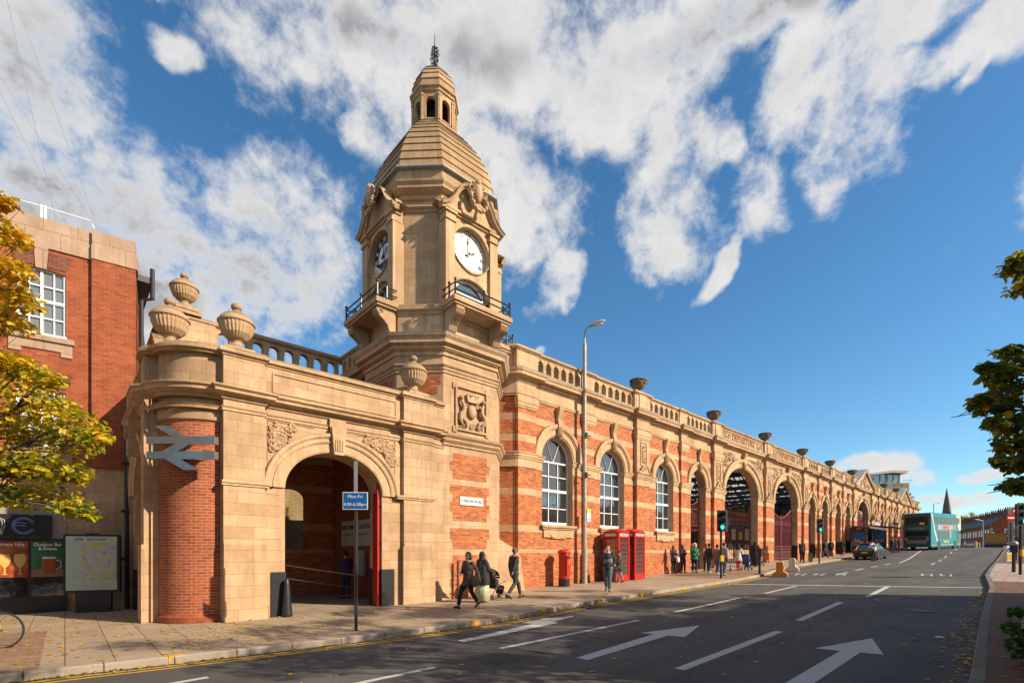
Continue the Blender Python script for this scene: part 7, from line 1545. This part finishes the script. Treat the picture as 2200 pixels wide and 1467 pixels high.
def car(name, label, x, y, rz, col, s=1, pitch=0):
    t = thing(name, label, 'car', (x, y, zl(x)), rz); t.rotation_euler = (0, pitch, rz)   # local +x forward, origin at rear centre
    c = P(col, .22, .1, .03)
    mb = MB(); rbox(mb, [(.05, .30), (.02, .55), (.05, .85), (.35, .95), (3.1, .93), (4.2, .78), (4.5, .60), (4.52, .35), (4.4, .22), (.15, .22)], -.87, .87, 0, .12); mb.build('body', c, t, True, angle=35)
    prof = [(.42, .92), (1.05, 1.36), (1.35, 1.43), (2.3, 1.43), (2.7, 1.33), (3.35, .92)]
    mb = MB(); n = len(prof); V = []
    for yy, k, in ((-.78, 0), (-.60, 1), (.60, 1), (.78, 0)): V += [(p[0], yy if p[1] < 1 else yy * (.80 if k == 0 else .95), p[1]) for p in prof]
    F = [tuple(range(n - 1, -1, -1)), tuple(range(3 * n, 4 * n))]
    for r in range(3): F += [(r * n + i, r * n + i + 1, (r + 1) * n + i + 1, (r + 1) * n + i) for i in range(n - 1)]
    mb.add(V, F); mb.build('cabin', M['glass'], t, True, angle=30)
    mb = MB(); mb.box(1.1, -.60, 1.40, 2.5, .60, 1.455)
    for yy in (-.68, .68): mb.tube([(.42, yy * 1.1, .93), (1.07, yy * .92, 1.38), (1.35, yy * .9, 1.43), (2.3, yy * .9, 1.43), (3.3, yy * 1.12, .93)], .035, 5); mb.tube([(1.95, yy * 1.1, .93), (1.9, yy * .9, 1.42)], .035, 5)
    mb.build('roof', c, t, True, angle=40)
    for yy in (-.66, .66): mb = MB(); mb.cbox((.03, yy, .74), (.05, .34, .17)); mb.build('tail_light', P((.30, .01, .01), .25), t)
    for yy in (-.62, .62): mb = MB(); mb.ball((4.42, yy, .62), (.1, .17, .09)); mb.build('headlight', M['chrome'], t, True)
    mb = MB(); mb.box(-.005, -.26, .60, .04, .26, .72); mb.build('number_plate', M['yellow'], t); mb = MB(); mb.box(0, -.8, .30, .05, .8, .42); mb.build('bumper', M['black'], t)
    for xx in (.85, 3.55):
        for yy in (-.78, .78): veh_wheel(t, xx, yy, .32, .2)
    for yy in (-.95, .95): mb = MB(); mb.ball((2.75, yy, 1.0), (.07, .09, .07)); mb.build('wing_mirror', c, t, True)
    return t
taxi = car('taxi', 'black saloon taxi with a roof sign parked at the kerb, seen from behind', 52.4, 10.95, radians(-1), (.012, .02, .018), pitch=-.03)
mb = MB(); mb.cbox((1.8, 0, 1.52), (.18, .55, .12)); mb.build('roof_sign', P((.6, .25, .2), .4), taxi)
_p = at(2084, 86); car('parked_car', 'silver car just beyond the front of the bus', _p.x, _p.y, radians(4), (.38, .40, .42))
p = at(2139, 92); tk = thing('lorry', 'brown and yellow backed lorry driving away over the crest', 'lorry', (p.x, p.y, zl(p.x)), radians(4)); mb = MB(); mb.box(0, -1.5, 1.0, 6, 1.5, 3.1, 0); mb.box(-.05, -1.35, 1.35, 0, 1.35, 2.9, 1); mb.build('load_box', [P((.24, .12, .05), .8), P((.34, .18, .04), .8)], tk)
mb = MB(); mb.box(-.1, -1.6, .45, 6, 1.6, 1.0); mb.box(6.1, -1.3, .5, 8, 1.3, 2.9); mb.build('chassis', P((.04, .035, .035), .8), tk)
for xx in (1, 2.4, 6.8):
    for yy in (-1.2, 1.2): veh_wheel(tk, xx, yy, .5, .3)
# bus shelters
for i, (x0, lb) in enumerate(((63.5, 'bus shelter with a coloured advert panel, nearer the taxi'), (73.0, 'bus shelter half hidden behind the bus'))):
    t = thing('bus_shelter', lb, 'bus shelter', (x0, 13.4, zp(x0 + 3)), 0, 'bus shelters'); mb = MB()
    for xx in (0, 3.5, 7):
        for yy in (-.1, 1.1): mb.box(xx - .05, yy - .05, -.3, xx + .05, yy + .05, 2.6)
    mb.build('frame', M['darksteel'], t); mb = MB(); mb.cbox((3.5, .35, 2.75), (8.2, 2.2, .08), 0, 0, ('X', .12)); mb.cbox((3.5, -.75, 2.62), (8.2, .06, .22)); mb.build('roof', P((.10, .10, .11), .5), t); mb = MB(); mb.box(0, 1.08, .2, 7, 1.1, 2.4); mb.build('glazing', glass('shelter_glass%d' % i, (.10, .10, .10), .15), t)
    mb = MB(); mb.box(-.08, -.35, -.1, .08, 1.0, 2.3, 0); mb.box(-.10, -.25, .2, -.08, .9, 1.2, 1); mb.box(-.10, -.25, 1.2, -.08, .9, 2.15, 2); mb.box(-.105, -.1, .8, -.10, .8, 1.15, 3); mb.build('advert_panel', [M['black'], P((.02, .06, .14)), P((.03, .10, .22)), P((.55, .22, .03))], t); mb = MB(); mb.box(.6, .8, .42, 6.4, 1.02, .47); mb.build('bench', M['red'], t)
    mb = MB(); mb.box(.6, -.9, 2.9, 3.2, -.85, 3.25); mb.build('name_panel', P((.35, .33, .35), .6), t)
# ================================================================ FAR AWAY
VT = -42.43
def far(px, d): p = at(px, d); return frame(p.x, p.y, 0, VT)
d = 150; q = d / FPX
def zz(py, d=d): return HC + (HY - py) * d / FPX
ap = at(1905, d); ab = thing('apartment_block', 'pale brick apartment block with glazed flat roofed penthouse behind the station', 'building', (ap.x, ap.y, 0)); T = far(1905, d); X = lambda px: (px - 1905) * q
mb = MB(T); mb.box(X(1872), 0, -5, X(1953), 14, zz(1037)); mb.box(X(1953), 1, -5, X(1960), 14, zz(1060)); mb.box(X(1925), -1, -5, X(1940), 0, zz(1048)); mb.build('wall', make_brick('far_brick', (.30, .24, .16), (.24, .19, .13), (.2, .17, .12), False), ab, world=True)
mb = MB(T); mb.box(X(1850), .5, zz(1040), X(1936), 12, zz(1018)); mb.build('penthouse_glazing', glass('penthouse_glass', (.07, .09, .11), .1), ab, world=True)
mb = MB(T); mb.prism([(X(1832), zz(1025)), (X(1832), zz(1022)), (X(1912), zz(1011)), (X(1946), zz(1012)), (X(1942), zz(1018)), (X(1912), zz(1016))], -1.2, 13)
for px in (1850, 1871, 1893, 1906, 1909, 1922, 1935): mb.box(X(px) - .12, .3, zz(1038), X(px) + .12, .6, zz(1017))
mb.build('penthouse_roof', P((.38, .36, .33), .7), ab, world=True)
for (pa, pb_, ya, yb) in ((1960, 1972, 1078, 1083), (1960, 1969, 1092, 1097), (1953, 1962, 1066, 1070)): mb = MB(T); mb.box(X(pa), -.5, zz(yb), X(pb_), 6, zz(ya)); mb.build('balcony_slab', P((.28, .25, .2), .8), ab, world=True)
for (pa, ya, w_, h_) in ((1934, 1050, 10, 14), (1934, 1072, 10, 14), (1900, 1045, 12, 9), (1915, 1062, 8, 12), (1900, 1068, 8, 10)): mb = MB(T); mb.box(X(pa), -1.05 if 1920 < pa < 1936 else -.05, zz(ya + h_), X(pa + w_), .1, zz(ya)); mb.build('window', M['glass'], ab, world=True)
mb = MB(T); mb.tube([(X(1936), -.8, zz(1036)), (X(1936), -.8, zz(1032)), (X(1953), -.8, zz(1032)), (X(1953), -.8, zz(1036))], .06, 4); mb.build('railing', M['steel'], ab, world=True)
# station roof vents
for px, py, r, lb in ((1829, 1014, 1.0, 'large square stone chimney rising behind the station parapet'),): 
    mb = MB(far(px, 72)); w_ = 9 * 72 / FPX; mb.box(-w_, 0, 9, w_, 2, HC + (HY - 1015) * 72 / FPX); mb.box(-w_ * 1.1, -.1, HC + (HY - 1018) * 72 / FPX, w_ * 1.1, 2.1, HC + (HY - 1014) * 72 / FPX + .05); o = mb.build('chimney', P((.22, .16, .11), .9), None); tag(o, lb, 'chimney')
sp_ = at(2034, 260); ch = thing('church_spire', 'grey stone church spire standing on the skyline above the bus', 'church', (sp_.x, sp_.y, 0)); d = 260
mb = MB(); k = 260 / FPX; mb.lathe([(7.6 * k, HC + (HY - 1102) * k), (5.8 * k, HC + (HY - 1085) * k), (0, HC + (HY - 1046) * k)], (0, 0, 0), 8); mb.build('spire', P((.13, .10, .09), .9), ch, False); mb = MB(); mb.box(-7 * k, -7 * k, -10, 7 * k, 7 * k, HC + (HY - 1100) * k); mb.build('tower', P((.13, .10, .08), .9), ch)
# terraces on the bend: direction chosen along the road beyond the crest
dv = pxdir(1760, HY); dv.z = 0; dv.normalize(); ang = math.degrees(atan2(dv.y, dv.x))
def terrace(label, grp): 
    t = thing('terrace_house', label, 'house', (0, 0, 0), 0, grp); W_ = 5.2      # local x away along the street, front faces +y (the road)
    mb = MB(); mb.box(0, -6, -4, W_ - .01, 0, 6.6); mb.add([(0, -6, 6.6), (0, 0, 6.6), (0, -3, 8.8), (W_ - .01, -6, 6.6), (W_ - .01, 0, 6.6), (W_ - .01, -3, 8.8)], [(0, 1, 2), (3, 5, 4)]); mb.build('wall', M['brick_left'], t)
    mb = MB(); mb.add([(-.1, .35, 6.4), (W_ + .05, .35, 6.4), (W_ + .05, -3, 8.95), (-.1, -3, 8.95), (-.1, -6.3, 6.4), (W_ + .05, -6.3, 6.4)], [(0, 1, 2, 3), (3, 2, 5, 4)]); mb.build('roof', P((.10, .075, .07), .7), t)
    mb = MB(); mb.box(-.35, -3.6, 8.2, .35, -2.4, 10.0)
    for i in range(4): mb.lathe([(.12, 10.0), (.1, 10.5)], (0, -3.5 + .33 * i, 0), 6)
    mb.build('chimney', P((.17, .06, .04), .9), t)
    for zz0, hh in ((4.0, 1.5), (1.1, 1.6)):
        for xx in ((1.0, 3.2) if zz0 > 2 else (2.9,)):
            mb = MB(); mb.box(xx, -.02, zz0, xx + 1.1, .06, zz0 + hh, 0); mb.box(xx + .1, .0, zz0 + .1, xx + 1.0, .07, zz0 + hh - .1, 1); mb.build('window', [M['white'], M['glass']], t)
    mb = MB(); mb.box(.7, -.02, 0, 1.7, .05, 2.3); mb.build('door', P((.05, .06, .10), .4), t); mb = MB(); mb.box(-.06, -.1, -.5, .06, .06, 6.6); mb.build('quoin', M['sill_stone'], t); return t
TN = ['nearest', 'second', 'third', 'fourth', 'fifth', 'sixth', 'seventh', 'eighth', 'ninth', 'tenth']
base = at(2128, 112); T1 = None
for i in range(10):
    p = base + dv * (5.2 * i); zg = 1.5 - .02 * i
    lb = 'brick terrace house with slate roof on the bend, %s of its row' % TN[i]
    if T1 is None: T1 = terrace(lb, 'terrace houses beyond the crest'); T1.location = (p.x, p.y, zg); T1.rotation_euler = (0, 0, radians(ang))
    else: copy_tree(T1, None, (p.x, p.y, zg), radians(ang), lb)
mb = MB(frame(base.x, base.y, 0, ang))      # white quoins and windows on the near gable
for zz0 in (2.2, 5.4): mb.box(-.06, -3.9, zz0, -.001, -2.3, zz0 + 1.7, 0); mb.box(-.08, -3.7, zz0 + .2, -.06, -2.5, zz0 + 1.5, 1)
for i in range(9): mb.box(-.05, -.35 - .25 * (i % 2), .8 + i * .75, -.001, -.01, 1.2 + i * .75, 0)
mb.build('gable_window', [M['white'], M['glass']], T1, world=True)
base2 = at(2075, 235)
for i in range(7):
    p = base2 + Vector((s_, -c_, 0)) * (-9.0 + i * 5.6) + Vector((c_, s_, 0)) * (8 - i * 1.5); copy_tree(T1, None, (p.x, p.y, 3.2 + i * .5), radians(ang - 20), 'far brick house with chimneys on the skyline, %s from the bus' % TN[i])
for o in [o for o in bpy.data.objects if o.name.startswith('gable_window.')]: bpy.data.objects.remove(o)
p = at(2170, 100); hs_ = thing('cream_house', 'cream rendered building front just left of the no entry signs', 'house', (p.x, p.y, 2)); mb = MB(frame(p.x, p.y, 0, -86)); mb.box(0, 0, -2, 8, 9, 9.2); mb.build('wall', P((.30, .25, .18), .8), hs_, world=True)
mb = MB(frame(p.x, p.y, 0, -86)); mb.add([(-.2, -.3, 9.1), (8.2, -.3, 9.1), (8.2, 4.5, 11), (-.2, 4.5, 11), (-.2, 9.3, 9.1), (8.2, 9.3, 9.1)], [(0, 1, 2, 3), (3, 2, 5, 4), (0, 3, 4)]); mb.build('roof', P((.12, .08, .07), .8), hs_, world=True)
for i in range(3):
    for z in (3.4, 6.6): mb = MB(frame(p.x, p.y, 0, -86)); mb.box(.5 + i * 2.4, -.06, z, 1.5 + i * 2.4, .02, z + 1.7, 0); mb.box(.6 + i * 2.4, -.07, z + .1, 1.4 + i * 2.4, .0, z + 1.6, 1); mb.build('window', [M['white'], M['glass']], hs_, world=True)
# far trees, lamps, bollard
for i, (px, d, r) in enumerate(((2078, 210, 3.0), (2090, 215, 2.6), (2066, 205, 2.2))):
    p = at(px, d); t = thing('far_tree', 'small dark tree on the skyline right of the spire, %s' % ('middle one', 'right one', 'left one')[i], 'tree', (p.x, p.y, 2), 0, 'trees on the skyline'); rr = random.Random(i); zc = HC + (HY - 1118 + i * 3) * d / FPX
    mb = MB(); mb.tube([(p.x, p.y, 1), (p.x, p.y, zc)], .25, 6); mb.build('trunk', M['bark'], t, world=True)
    leaves([(p.x + rr.gauss(0, r * .5), p.y + rr.gauss(0, r * .5), zc + rr.gauss(0, r * .4), 1.4, 60) for _ in range(14)], .6, lm_grn, 'crown', t, i)
for (px, d, top, lb, sgn) in ((2006, 105, 1082, 'grey street lamp rising behind the bus', 1), (2112, 88, 1118, 'pale street lamp in front of the terraces', -1)):
    p = at(px, d); t = thing('street_lamp', lb, 'street lamp', (p.x, p.y, zp(p.x)), radians(VT), 'street lamps'); h = HC + (HY - top) * d / FPX - zp(p.x)
    mb = MB(); mb.tube([(0, 0, 0), (0, 0, h)], [.11, .07], 8); mb.build('column', M['grey'], t); mb = MB(); mb.tube([(0, 0, h - .05), (sgn * .5, 0, h + .12), (sgn * 1.0, 0, h + .2)], .05, 6); mb.build('arm', M['grey'], t); mb = MB(); mb.ball((sgn * 1.2, 0, h + .2), (.4, .14, .09)); mb.build('lamp_head', M['grey'], t)
p = at(2097, 70); t = thing('yellow_bollard', 'small yellow bollard in the middle of the road at the crest', 'bollard', (p.x, p.y, zl(p.x))); mb = MB(); mb.lathe([(.14, 0), (.14, .7), (.1, .85), (0, .9)], (0, 0, 0), 12); mb.build('post', M['yellow'], t)
# ================================================================ OPPOSITE SIDE (seen only in reflections and shadows)
ob = thing('shop_row', 'row of brick shops on the shaded side of the street', 'building', (4, -8, 0))
mb = MB(frame(0, 0)); 
def blk(x0, x1, y, h, name='wall', hip=0):
    mb = MB(); mb.box(x0, y - 10, -2, x1, y, h); mb.add([(x0, y, h), (x1, y, h), (x1 - hip, y - 5, h + 2.5), (x0, y - 5, h + 2.5), (x0, y - 10, h), (x1, y - 10, h)], [(0, 1, 2, 3), (3, 2, 5, 4), (1, 5, 2), (0, 3, 4)]); return mb.build(name, M['brick_left'], ob, world=True)
blk(-30, -8, -7.2, 8); blk(-7.9, 7, -7.2, 7.0); blk(7.1, 14.5, -7.2, 6.0); blk(14.6, 27, -7.2, 9.2, hip=4); blk(44, 60, -9, 5.5); blk(60.2, 85, -10, 6.5)
for i in range(26):
    xx = -28 + i * 3.2
    if 20 < xx < 44: continue
    for z in (1.2, 4.2): mb = MB(); y = -7.2 if xx < 22 else -9; mb.box(xx, y - .02, z, xx + 1.3, y + .05, z + 1.6, 0); mb.box(xx + .1, y, z + .1, xx + 1.2, y + .06, z + 1.5, 1); mb.build('window', [M['white'], M['glass']], ob, world=True)
